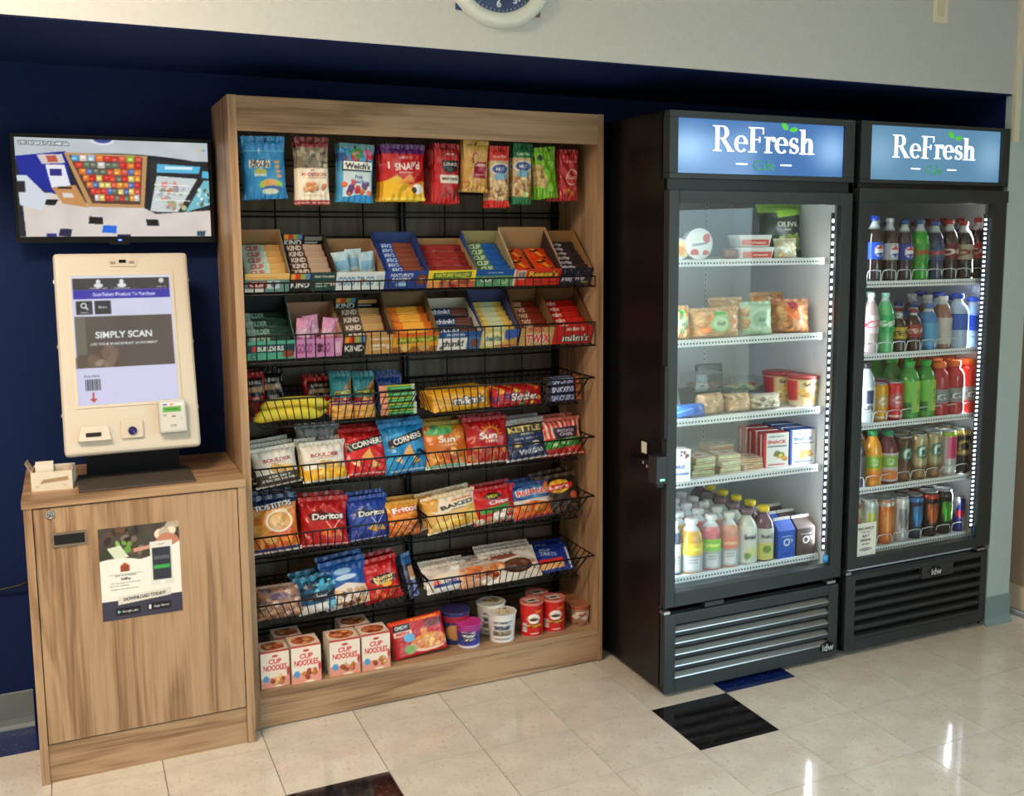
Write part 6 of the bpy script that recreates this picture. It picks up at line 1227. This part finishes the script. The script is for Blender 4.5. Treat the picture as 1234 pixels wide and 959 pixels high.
def gable(u0, u1, vt, y, z, bg, label, n=3):
    u = (u0+u1)/2; x = xat(u, y, z); w_ = (xat(u1, y, z)-xat(u0, y, z))*.86; h = solve_h(Vector((x, y, z)), 0, vt); hb = h*.72
    t = empty('milk_carton', (x, y, z+.001)); tag(t, label, 'carton')
    c = Cv(30, 40, bg).noise(6); c.text('O', .5, .42, .28, (236, 236, 236), ol=bg); c.rect(.2, .2, .8, .22, (220, 226, 236)); c.text("'s", .78, .36, .14, (236, 236, 236)); c.rect(.2, .8, .7, .83, np.array(bg)*.6)
    sheet('front_panel', c, w_, hb, CARD, t, (0, -w_/2, 0), thick=.001); cm = mat('carton_%d_%d_%d' % tuple(bg), bg, .5)
    box('carton_body', (-w_/2, -w_/2+.001, 0), (w_/2, w_/2, hb), cm, t)
    V = [(-w_/2, -w_/2, hb), (w_/2, -w_/2, hb), (w_/2, w_/2, hb), (-w_/2, w_/2, hb), (-w_/2, -.004, h*.93), (w_/2, -.004, h*.93), (w_/2, .004, h*.93), (-w_/2, .004, h*.93)]
    mk('gable_top', V, BF, cm, t); box('top_fin', (-w_/2, -.003, h*.92), (w_/2, .003, h), mat('carton_fin', (226, 222, 212), .5), t); files(t, n, w_+.006, grp(label))
gable(928, 951, 624, Y0, z1, (40, 90, 196), 'blue milk carton in cooler bottom'); gable(950, 974, 621, Y0, z1, (84, 66, 60), 'brown chocolate milk carton in cooler bottom')
# --- first cooler, fourth shelf: sandwich packs, snack boxes
z2 = F1S[1]
def wedge(x, y, z, w_, d_, h, cv, label, rz=0., group=None, name='sandwich_pack', cat='sandwich'):
    t = empty(name, (x, y, z+.001), (0, 0, rz)); tag(t, label, cat, group)
    sheet('filling_side', cv, w_, h, CARD, t, (0, -d_/2, 0), thick=.002)
    box('pack_body', (-w_/2, -d_/2+.002, 0), (w_/2, d_/2, h), mat('bread_tan', (206, 180, 146), .6), t, .002)
    c = Cv(24, 24, (214, 196, 170)).noise(16); c.rect(.2, .25, .8, .7, (226, 220, 204)); c.ell(.5, .48, .2, .12, (196, 110, 90)); sheet('top_film', c, w_, d_, PRINT, t, (0, -d_/2, h+.0006), rot=(-math.pi/2, 0, 0)); return t
def layers(cols): 
    c = Cv(36, 14, (214, 190, 150)).noise(14, 8, 3)
    for i, k in enumerate(cols): c.rect(0, .25+.5*i/len(cols), 1, .25+.5*(i+1)/len(cols), k)
    c.noise(18, 14, 5); return c
PX = [(835, .0, 3, (176, 206, 150)), (866, .0, 3, (190, 210, 160)), (893, .0, 2, (190, 120, 90)), (905, .09, 3, (206, 140, 110))]
for k, (u, dy, n, fc) in enumerate(PX):
    for j in range(n):
        y = -.22+dy; x = xat(u+6, y, z2); wedge(x, y, z2+.023*j, .088, .085, .021, layers([fc, (226, 206, 160), np.array(fc)*.8]), 'flat sandwich pack, %s of the %s stack on fourth cooler shelf' % (['bottom', 'second', 'third'][j], ['leftmost', 'second', 'third', 'rear'][k]), rz=.12*((k+j) % 3-1), group='flat sandwich packs')
for k, (u, n) in enumerate(((832, 2), (862, 3))):
    for j in range(n):
        y = -.11; x = xat(u, y, z2); wedge(x, y, z2+.027*j, .1, .085, .025, layers([(196, 150, 110), (170, 110, 80)]), 'rear sandwich pack, %s of the %s rear stack on fourth shelf' % (['bottom', 'second', 'third'][j], ['left', 'right'][k]), group='rear sandwich packs')
def snackbox(u0, u1, vt, y, z, side, cvf, label, n=3):
    u = (u0+u1)/2; x = xat(u, y, z); w_ = (xat(u1, y, z)-xat(u0, y, z)); h = solve_h(Vector((x, y, z)), 0, vt); t = empty('snack_carton', (x, y, z+.001), (0, 0, -.12)); tag(t, label, 'carton'); dp = .052
    sheet('front_panel', cvf, w_, h, CARD, t, (0, -dp/2, 0), thick=.001); box('carton_body', (-w_/2, -dp/2+.001, 0), (w_/2, dp/2, h), mat('carton_%d_%d_%d' % side, side, .5), t, .002)
    box('white_stripe', (-w_/2-.0006, -dp*.15, h*.3), (-w_/2, dp*.05, h*.95), mat('white_card', (222, 212, 194), .6), t); files(t, n, dp+.014, grp(label), jit=.002)
def snk_cv(c0): 
    c = Cv(28, 44, (234, 232, 226)); c.rect(0, 0, .1, 1, c0); c.text('PERFECT', .5, .12, .04, (90, 90, 90), w=.6); c.text('SNACK', .52, .27, .1, c0, w=.74); c.rect(.15, .38, .9, .41, (40, 50, 90)); food(c, 7, [(236, 200, 90), (226, 150, 70), (120, 130, 60)], .2, .58, .85, .78, .08, .13); c.rect(.2, .9, .85, .93, c0); return c
snackbox(917, 944, 521, -.235, z2, (190, 36, 36), snk_cv((200, 44, 40)), 'red and white snack carton on fourth cooler shelf', 3); snackbox(948, 976, 517, -.235, z2, (40, 84, 170), snk_cv((44, 90, 180)), 'blue and white snack carton on fourth cooler shelf', 3)
c = Cv(24, 34, (228, 226, 220)); c.blobs(8, [(40, 36, 60), (150, 70, 60)], .1, 0, .9, .3, .04, .08); c.text('MILK', .5, .55, .12, (50, 70, 150)); c.rect(.1, .75, .9, .8, (60, 90, 170)); snackbox(803, 827, 541, -.262, z2, (222, 220, 212), c, 'white milk carton at left end of fourth cooler shelf', 1)
# --- third shelf
z3 = F1S[2]
def blob(name, cv, u0, u1, vt, y, z, label, cat, d=.07, tilt=6, **k):
    vb = proj((xat((u0+u1)/2, y, z), y, z))[1]
    return pbag(name, cv, u0, u1, vt, vb, y, tilt, label, cat, None, d, 0., k.pop('yaw', 0.), z=z+.002, **k)
c = Cv(40, 24, (40, 110, 206)).noise(20, 6, 4); c.line(.1, .6, .5, .3, .06, (110, 170, 236)); c.line(.5, .7, .9, .5, .05, (20, 70, 160)); blob('ice_pack', c, 808, 850, 487, -.26, z3, 'crumpled bright blue plastic bag on third cooler shelf', 'bag', .06, wr=.006, seals=False)
def burrito(): 
    c = Cv(34, 30, (190, 150, 104)).noise(20); food(c, 34, [(206, 166, 120), (170, 124, 84), (222, 190, 146), (150, 104, 70)], 0, .05, 1, .98, .05, .1); return crinkle_glints(c, 20, 8)
blob('wrapped_roll', burrito(), 840, 871, 474, -.245, z3, 'brown shredded pastry in clear wrap, left of the pair', 'pastry', .07, seals=False, sharp=5, wr=.003, yaw=8)
blob('wrapped_roll', burrito(), 872, 902, 474, -.245, z3, 'brown shredded pastry in clear wrap, right of the pair', 'pastry', .07, seals=False, sharp=5, wr=.003, yaw=-4)
c = Cv(40, 24, (206, 196, 176)).noise(20); food(c, 16, [(214, 196, 150), (236, 226, 200), (150, 130, 110)], 0, .2, 1, 1, .06, .12); crinkle_glints(c, 40, 12); blob('wrapped_sandwich', c, 902, 940, 474, -.24, z3, 'shiny foil wrapped sandwich on third cooler shelf', 'sandwich', .07, seals=False, wr=.008)
def clambox(u0, u1, vt, y, z, base, lid, label, dp=.13, ctn=None, lean=0.):
    x0, x1 = xat(u0, y, z), xat(u1, y, z); x = (x0+x1)/2; w_ = x1-x0; h = solve_h(Vector((x, y, z)), 0, vt); t = empty('food_container', (x, y+dp/2, z+.001), (lean, 0, 0)); tag(t, label, 'container')
    V = [(-w_*.44, -dp*.44, 0), (w_*.44, -dp*.44, 0), (w_*.44, dp*.44, 0), (-w_*.44, dp*.44, 0), (-w_/2, -dp/2, h*.5), (w_/2, -dp/2, h*.5), (w_/2, dp/2, h*.5), (-w_/2, dp/2, h*.5)]
    mk('tray', V, BF, base, t); V2 = [(x_, y_, h*.5) for x_, y_, _ in V[4:]]+[(x_*.9, y_*.9, h) for x_, y_, _ in V[4:]]; mk('clear_lid', V2, BF, lid, t)
    if ctn is not None:
        m_ = mk('food', [(0, 0, 0)], [], None, t); bpy.data.objects.remove(m_)
        c_ = ctn; sheet('food', c_, w_*.84, dp*.84, PRINT, t, (0, -dp*.42, h*.56), rot=(-math.pi/2, 0, 0), depth=lambda U, V_: .010*np.sin(U*9)*np.sin(V_*8)+.008)
    return t
fc = Cv(30, 24, (110, 80, 60)).noise(24); food(fc, 16, [(120, 70, 50), (90, 60, 50), (160, 110, 80)], .1, .1, .9, .9, .08, .14)
clambox(837, 882, 452, -.14, z3, DKPL, CLEARWRAP, 'black tray of meat with clear lid on third cooler shelf', .12, fc)
bx = box('black_food_tray', (-.06, -.012, 0), (.06, .012, .13), mat('smoky_tray', (58, 64, 72), .25), loc=(xat(856, .1, z3), .1, z3+.001), bev=.008, rot=(-.15, 0, 0)); tag(bx, 'smoky dark plastic tray standing upright at the back of third shelf', 'tray')
fc = Cv(30, 24, (190, 206, 150)).noise(24); food(fc, 18, [(120, 160, 80), (226, 226, 200), (206, 120, 90)], .1, .1, .9, .9, .08, .14)
clambox(886, 930, 458, -.12, z3, CLEARWRAP, CLEARWRAP, 'clear salad container on third cooler shelf', .12, fc)
def soupcup(u0, u1, vt, y, label):
    u = (u0+u1)/2; x = xat(u, y, z3); r = (xat(u1, y, z3)-xat(u0, y, z3))/2*.95; h = solve_h(Vector((x, y, z3)), 0, vt); t = empty('noodle_cup', (x, y, z3+.001)); tag(t, label, 'noodle cup', 'noodle cups in the cooler')
    c = Cv(44, 40, (226, 206, 150)); c.rect(0, 0, 1, .08, (150, 30, 36)); c.rect(0, .1, .32, .8, (190, 40, 46)); c.text('RAMEN', .66, .22, .12, (60, 40, 36), w=.5); food(c, 16, [(226, 160, 70), (206, 130, 60), (240, 206, 130)], .36, .45, .95, .8, .05, .1); c.ell(.3, .86, .16, .08, (226, 206, 170)); c.rect(0, .94, 1, 1, (236, 230, 220))
    lathe('cup_body', [(r*.78, 0)]+[(r*(.8+.2*f), h*.95*f) for f in np.linspace(.02, 1, 26)], LABEL, t, seg=36, cv=c, wrap=.5); lathe('lid', [(r*1.02, h*.94), (r*1.04, h*.97), (r*.98, h), (r*.1, h)], LABEL, t, seg=28, col=(170, 60, 60))
soupcup(949, 983, 452, -.225, 'front red and cream noodle cup on third cooler shelf'); soupcup(921, 955, 448, -.12, 'rear red and cream noodle cup on third cooler shelf')
# --- second shelf: wrapped sandwiches
z4 = F1S[3]
def wrapped(green, seed=0):
    c = Cv(48, 34, (206, 160, 110)).noise(24); food(c, 20, [(222, 170, 110), (196, 140, 90), (236, 206, 160), (226, 130, 70)], 0, .1, 1, 1, .07, .14)
    if green: c.ell(.52, .5, .2, .3, (150, 200, 130)); c.ell(.52, .5, .15, .23, (196, 222, 180)); c.text('deli', .52, .5, .14, (90, 120, 80)); c.rect(.4, .08, .66, .2, (90, 190, 80))
    return crinkle_glints(c, 30, 12)
blob('wrapped_sandwich', wrapped(True), 803, 831, 372, -.25, z4, 'leftmost wrapped sandwich on second cooler shelf', 'sandwich', .07, wr=.006)
blob('wrapped_sandwich', wrapped(True), 831, 891, 374, -.25, z4, 'long wrapped sandwich with green label on second cooler shelf', 'sandwich', .08, wr=.006)
c = Cv(40, 36, (176, 206, 170)).noise(14); c.rect(.15, .12, .85, .85, (190, 216, 186)); c.ell(.5, .5, .26, .26, (160, 196, 160)); c.text('deli', .5, .5, .14, (110, 140, 110)); food(c, 8, [(206, 160, 110)], 0, .1, .14, 1, .05, .1); crinkle_glints(c, 30, 10)
blob('wrapped_sandwich', c, 893, 930, 367, -.24, z4, 'wrapped sandwich with large pale green label on second cooler shelf', 'sandwich', .07, wr=.005)
c = Cv(44, 36, (190, 130, 84)).noise(24); food(c, 16, [(206, 140, 84), (170, 110, 70), (226, 170, 110)], 0, .2, 1, 1, .07, .14); c.poly([(.3, .15), (.7, .1), (.8, .5), (.4, .6)], (220, 110, 50)); c.poly([(.4, .05), (.6, .02), (.65, .22), (.45, .26)], (150, 40, 60)); crinkle_glints(c, 40, 12)
blob('wrapped_sandwich', c, 932, 971, 364, -.22, z4, 'wrapped roll with orange label at right of second cooler shelf', 'sandwich', .08, wr=.006, yaw=-20)
blob('wrapped_sandwich', wrapped(False), 855, 896, 362, -.1, z4, 'wrapped sandwich at the back left of second cooler shelf', 'sandwich', .07, wr=.006); blob('wrapped_sandwich', wrapped(False), 905, 945, 356, -.08, z4, 'wrapped sandwich at the back right of second cooler shelf', 'sandwich', .07, wr=.006)
# --- top shelf
z5 = F1S[4]
def rtub(u, vt, y, du, label, cvl):
    x = xat(u, y, z5); R_ = (xat(u+du/2, y, z5)-xat(u-du/2, y, z5))/2; t = empty('round_tub', (x, y, z5+R_+.001)); tag(t, label, 'tub')
    lathe('tub_body', [(R_*.85, 0), (R_*.97, .04), (R_*.98, .043)], WHITEPL, t, (0, .05, 0), seg=32, rot=(math.pi/2-.0, 0, 0)); lathe('lid', [(R_, .042), (R_, .05), (R_*.95, .052), (R_*.05, .052)], mat('tub_lid', (232, 230, 226), .35), t, (0, .05, 0), seg=32, rot=(math.pi/2, 0, 0))
    sheet('lid_print', cvl, R_*1.5, R_*1.4, LABEL, t, (0, -.0026, -R_*.7), thick=.001); return t
c = Cv(36, 36, (234, 232, 226)); c.ell(.85, .25, .2, .2, (206, 80, 70)); c.ell(.25, .88, .2, .16, (206, 90, 70)); c.ell(.8, .9, .16, .12, (206, 80, 66)); c.text('Chobani', .5, .5, .12, (90, 90, 96), w=.74, rot=-.15)
rtub(843, 283, -.235, 32, 'round white yogurt tub with red fruit print on its lid', c)
c = Cv(20, 20, (236, 214, 150)); c.ell(.5, .6, .3, .3, (222, 150, 60)); rtub(820, 290, -.22, 22, 'small round tub at left end of top cooler shelf', c)
def rect_tub(u0, u1, y, z, h, label):
    x0, x1 = xat(u0, y, z), xat(u1, y, z); w_ = x1-x0; t = empty('spread_tub', ((x0+x1)/2, y+.04, z+.001)); tag(t, label, 'tub', 'red and white tubs'); dp = .075
    V = [(-w_*.44, -dp*.44, 0), (w_*.44, -dp*.44, 0), (w_*.44, dp*.44, 0), (-w_*.44, dp*.44, 0), (-w_*.48, -dp*.48, h*.72), (w_*.48, -dp*.48, h*.72), (w_*.48, dp*.48, h*.72), (-w_*.48, dp*.48, h*.72)]
    mk('tub_body', V, BF, WHITEPL, t); box('lid', (-w_/2, -dp/2, h*.7), (w_/2, dp/2, h), mat('tub_lid', (232, 230, 226), .35), t, .003)
    c = Cv(40, 16, (214, 70, 50)); c.rect(0, 0, .35, 1, (226, 120, 96)); c.text('cheese', .62, .5, .4, (246, 230, 220), w=.5); o_ = sheet('side_print', c, w_*.84, h*.5, LABEL, t, (0, -dp*.475, h*.1), thick=.001); return t
rect_tub(893, 934, -.235, z5, .042, 'lower red and white spread tub on top cooler shelf'); rect_tub(892, 931, -.235, z5+.044, .042, 'upper red and white spread tub stacked on top cooler shelf')
c = Cv(20, 14, (150, 100, 80)).noise(20); blob('snack_cup', c, 871, 890, 300, -.2, z5, 'small dark snack cup beside the spread tubs', 'cup', .04, seals=False, sharp=8, wr=.001)
c = Cv(34, 26, (206, 196, 160)).noise(16); food(c, 6, [(232, 206, 150), (226, 226, 206)], .1, .4, .5, .9, .12, .2); crinkle_glints(c, 40, 10); blob('egg_bag', c, 933, 960, 290, -.2, z5, 'clear bag of boiled eggs on top cooler shelf', 'bag', .05, wr=.006)
c = Cv(50, 60, (48, 54, 44)).noise(10); c.rect(0, .0, 1, .14, (120, 156, 60)); c.poly([(.35, .1), (1, .04), (1, .16), (.4, .24)], (150, 196, 66)); c.text('OLIVE', .6, .36, .1, (206, 210, 190), w=.5); c.text('snack', .6, .46, .05, (170, 176, 150)); food(c, 20, [(130, 150, 70), (110, 130, 60), (150, 166, 90)], .4, .55, .98, .85, .06, .1); c.rect(.4, .9, .8, .92, (150, 156, 130))
blob('salad_bag', c, 934, 986, 250, -.16, z5, 'dark green salad bag at right of top cooler shelf', 'bag', .06)

# ------------------------------------------------------------------ second cooler: drinks
YD = -.282
def stops(shelf_i, us, z):
    sh = [o for o in COOL2.children if o.name.split('.')[0] == 'shelf'][shelf_i]
    m_ = mat('clear_product_stop', (214, 220, 222), .3)
    for u0, u1 in us:
        x0, x1 = xat(u0, YD-.03, z+.03), xat(u1, YD-.03, z+.03); y = YD-.038
        P = [(x0+.002, y+.004, z), (x0+.004, y, z+.03), (x0+.008, y, z+.042), ((x0+x1)/2, y, z+.045), (x1-.008, y, z+.042), (x1-.004, y, z+.03), (x1-.002, y+.004, z)]
        wires('product_stop', [[Vector(p)-COOL2.location for p in P]], .0022, m_, sh, sides=4)
def soda(bg, txt, tc, ball=None):
    c = Lb(bg, 34, 24)
    if ball: c.ell(.62, .5, .2, .36, (236, 236, 240)); c.poly([(.44, .4), (.62, .12), (.8, .4)], (206, 40, 46)); c.poly([(.44, .62), (.62, .86), (.8, .6)], (30, 60, 160))
    if txt: c.text(txt, .5, .5, .4, tc, w=.8, rot=-.2)
    return c
zz = F2S[4]
T = [(1043, 1061, 261, (40, 26, 24), soda((24, 70, 190), '', None, 1), (30, 70, 180), 'cola bottle with blue label at left of top row'), (1061, 1079, 264, (60, 46, 42), soda((190, 190, 196), '', None, 1), (200, 206, 214), 'cola bottle with silver label in top row'), (1079, 1097, 266, (54, 34, 50), soda((54, 60, 150), '', None, 1), (34, 80, 150), 'cola bottle with violet blue label in top row'),
     (1097, 1116, 266, (50, 160, 40), soda((70, 150, 60), 'Dew', (206, 40, 40)), (60, 110, 150), 'bright green citrus soda bottle in top row'), (1115, 1134, 268, (46, 56, 90), soda((60, 80, 120), 'Dew', (214, 70, 60)), (60, 90, 170), 'dark blue citrus soda bottle in top row'), (1133, 1151, 266, (50, 24, 24), soda((110, 34, 40), 'Dr', (236, 220, 210)), (190, 44, 44), 'dark soda bottle with maroon label in top row'),
     (1150, 1169, 268, (46, 26, 24), soda((176, 160, 140), 'Dr', (120, 40, 40)), (196, 60, 56), 'dark soda bottle with tan label in top row'), (1167, 1186, 264, (50, 28, 24), soda((196, 40, 50), 'Cola', (240, 236, 230)), (190, 40, 46), 'cola bottle with red label at right of top row')]
for u0, u1, vt, lq, lb, cp_, l in T: bottle(u0, u1, vt, YD, zz, lq, lb, cp_, l, 'soda', 4, .8, (.34, .6))
stops(4, [(t[0], t[1]) for t in T], zz)
zz = F2S[3]
T = [(1040, 1056, 354, (170, 150, 150), soda((206, 190, 190), 'O', (206, 40, 60)), (226, 226, 226), 'soda', 'clear cherry soda bottle at left of second row'), (1055, 1074, 354, (96, 180, 110), soda((50, 160, 90), 'Sp', (230, 240, 220)), (150, 206, 180), 'soda', 'pale green lemon soda bottle in second row'), (1073, 1090, 378, (70, 50, 40), soda((190, 160, 50), 'TEA', (50, 40, 30)), (206, 206, 200), 'soda', 'short dark tea bottle with yellow label in second row'), (1090, 1108, 374, (70, 44, 40), soda((150, 50, 50), 'TEA', (220, 206, 190)), (150, 50, 56), 'soda', 'short dark tea bottle with red label in second row'),
     (1108, 1126, 368, (70, 130, 190), soda((90, 160, 206), '', None), (60, 110, 170), 'square', 'light blue sports water bottle in second row'), (1125, 1143, 358, (150, 110, 96), soda((206, 196, 190), '', None), (222, 214, 206), 'square', 'brown protein milk bottle with white cap in second row'), (1141, 1162, 355, (176, 196, 226), soda((60, 100, 190), '', None), (40, 70, 180), 'juice', 'clear water bottle with blue label in second row'), (1160, 1181, 359, (170, 192, 222), soda((50, 90, 180), '', None), (50, 84, 180), 'juice', 'clear water bottle with blue label at right of second row')]
for u0, u1, vt, lq, lb, cp_, kd, l in T: bottle(u0, u1, vt, YD, zz, lq, lb, cp_, l, kd, 3, .85, (.34, .64) if kd != 'square' else (.1, .6))
stops(3, [(t[0], t[1]) for t in T], zz)
zz = F2S[2]
c = Lb((222, 222, 220), 34, 30); c.rect(.4, .1, .7, .7, (50, 60, 90)); c.text('LIFE', .5, .85, .2, (60, 60, 80))
bottle(1034, 1051, 438, YD, zz, (190, 198, 204), c, (34, 36, 40), 'clear water bottle with black cap at left of third row', 'juice', 3, .95, (.2, .6))
def fanta(bg): 
    c = Cv(32, 44, bg); c.ell(.5, .45, .3, .2, np.clip(np.array(bg)*.6+70, 0, 255)); c.text('C', .5, .45, .2, (240, 236, 230)); c.rect(0, .86, 1, .9, (230, 226, 220)); return c
can(1050, 1067, 463, YD, zz, fanta((222, 160, 40)), 'orange yellow juice can in third row', 3); can(1066, 1085, 461, YD, zz, fanta((206, 50, 56)), 'red fruit soda can in third row', 3)
for k, (u0, u1) in enumerate(((1083, 1104), (1102, 1123))):
    c = Lb((120, 190, 80), 34, 40); c.rect(.55, .0, .8, 1, (170, 206, 90)); c.text('MELON', .68, .5, .1, (60, 120, 50), w=.5, rot=1.5); c.rect(0, .7, .5, 1, (60, 120, 60)); bottle(u0, u1, 436-k, YD, zz, (70, 150, 60), c, (50, 180, 70), '%s one of two green drink bottles in third row' % ('left', 'right')[k], 'square', 3, .9, (.12, .66), group='green drink bottles')
for k, (u0, u1, lq) in enumerate(((1118, 1139, (176, 40, 46)), (1136, 1157, (186, 44, 46)), (1153, 1176, (222, 54, 46)))):
    c = Lb((150, 150, 150), 34, 30); c.text('G', .5, .5, .4, (232, 236, 236), ol=(90, 90, 96)); c.rect(0, .86, 1, 1, (190, 60, 60)); bottle(u0, u1, 437-k*2, YD, zz, lq, c, (226, 110, 50), '%s one of three red sports drink bottles in third row' % ('left', 'middle', 'right')[k], 'sport', 3, .95, (.2, .5), group='red sports drinks')
stops(2, [(1034, 1051), (1050, 1067), (1066, 1085), (1083, 1104), (1102, 1123), (1119, 1139), (1137, 1157), (1154, 1175)], zz)
zz = F2S[1]
def dole(bg): 
    c = Lb(bg, 34, 34); c.rect(.2, .1, .75, .5, (130, 180, 60)); c.text('D', .5, .3, .22, (240, 240, 226)); c.ell(.5, .78, .3, .16, (226, 130, 50)); return c
bottle(1024, 1040, 524, YD, zz, (60, 50, 56), Lb((90, 84, 90)), (120, 120, 126), 'dark bottle at left end of fourth row', 'juice', 2, .9, (.2, .6)); bottle(1039, 1059, 520, YD, zz, (226, 150, 40), dole((226, 160, 50)), (40, 150, 90), 'orange juice bottle with green cap in fourth row', 'square', 3, .9, (.06, .6)); bottle(1057, 1078, 520, YD, zz, (110, 40, 50), dole((206, 190, 196)), (40, 150, 90), 'dark red juice bottle with green cap in fourth row', 'square', 3, .9, (.06, .6))
def coffee(bg, low): 
    c = Cv(34, 48, bg).noise(6); c.ell(.55, .35, .22, .16, (40, 96, 70)); c.ell(.55, .35, .15, .11, (230, 232, 226)); c.ell(.55, .36, .08, .07, (40, 96, 70)); c.rect(0, .66, 1, 1, low); c.rect(.3, .74, .8, .78, (110, 80, 56)); return c
for k, (u0, u1, a, b_, l) in enumerate(((1076, 1095, (90, 64, 50), (120, 84, 60), 'dark brown coffee can'), (1094, 1113, (196, 180, 140), (150, 120, 84), 'beige coffee can'), (1112, 1131, (176, 166, 130), (150, 116, 80), 'khaki coffee can'))): can(u0, u1, 527-k*3, YD, zz, coffee(a, b_), l+' with green emblem in fourth row', 4)
c = Cv(34, 48, (206, 200, 196)); c.rect(.4, .1, .9, .6, (214, 70, 120)); c.rect(0, 0, 1, .1, (150, 196, 60)); c.rect(0, .75, 1, 1, (220, 216, 214)); can(1130, 1148, 520, YD, zz, c, 'white and pink sparkling can in fourth row', 4)
c = Cv(34, 48, (44, 40, 36)); c.rect(0, .0, 1, .12, (190, 160, 90)); c.rect(0, .5, 1, .56, (190, 160, 96)); c.ell(.5, .36, .24, .14, (206, 180, 110)); c.ell(.5, .36, .16, .09, (40, 36, 34)); can(1147, 1165, 517, YD, zz, c, 'black and gold coffee can at right of fourth row', 4)
stops(1, [(1024, 1040), (1040, 1059), (1058, 1078), (1077, 1095), (1095, 1113), (1113, 1131), (1131, 1148), (1148, 1165)], zz)
zz = F2S[0]
def energy(bg, a, b_): 
    c = Cv(34, 48, bg).noise(6); c.rect(0, .02, 1, .12, a); c.poly([(.35, .25), (.45, .25), (.5, .7), (.42, .7)], b_); c.poly([(.55, .25), (.65, .25), (.62, .7), (.54, .7)], b_); c.poly([(.72, .3), (.8, .3), (.72, .62), (.66, .6)], b_); return c
CN = [(1014, 1034, 604, energy((200, 190, 150), (150, 60, 50), (190, 50, 50)), 'tan energy can at left end of bottom row'), (1034, 1054, 602, energy((190, 196, 190), (206, 206, 206), (206, 196, 60)), 'silver and yellow energy can in bottom row'), (1054, 1073, 602, energy((222, 120, 60), (206, 206, 200), (240, 160, 90)), 'orange energy can in bottom row'), (1073, 1091, 599, energy((206, 206, 204), (226, 226, 226), (120, 120, 124)), 'white energy can with grey claw mark in bottom row'), (1091, 1108, 597, energy((44, 56, 76), (60, 130, 200), (70, 150, 220)), 'blue topped dark energy can in bottom row'), (1107, 1126, 593, energy((40, 34, 34), (206, 70, 44), (220, 110, 50)), 'red topped dark energy can in bottom row'), (1125, 1143, 591, energy((24, 26, 26), (50, 54, 54), (90, 200, 60)), 'black energy can with green claw mark in bottom row')]
for u0, u1, vt, cv, l in CN: can(u0, u1, vt, YD, zz, cv, l, 5)
c = Cv(34, 48, (44, 50, 140)); c.poly([(0, 0), (.5, 0), (.2, .5), (0, .5)], (200, 204, 214)); c.poly([(.5, .5), (1, .5), (1, 1), (.7, 1)], (190, 194, 206)); c.ell(.5, .45, .22, .12, (206, 50, 60)); can(1144, 1159, 600, YD, zz, c, 'slim blue and silver energy can at right of bottom row', 3)
stops(0, [(a[0], a[1]) for a in CN]+[(1144, 1159)], zz)
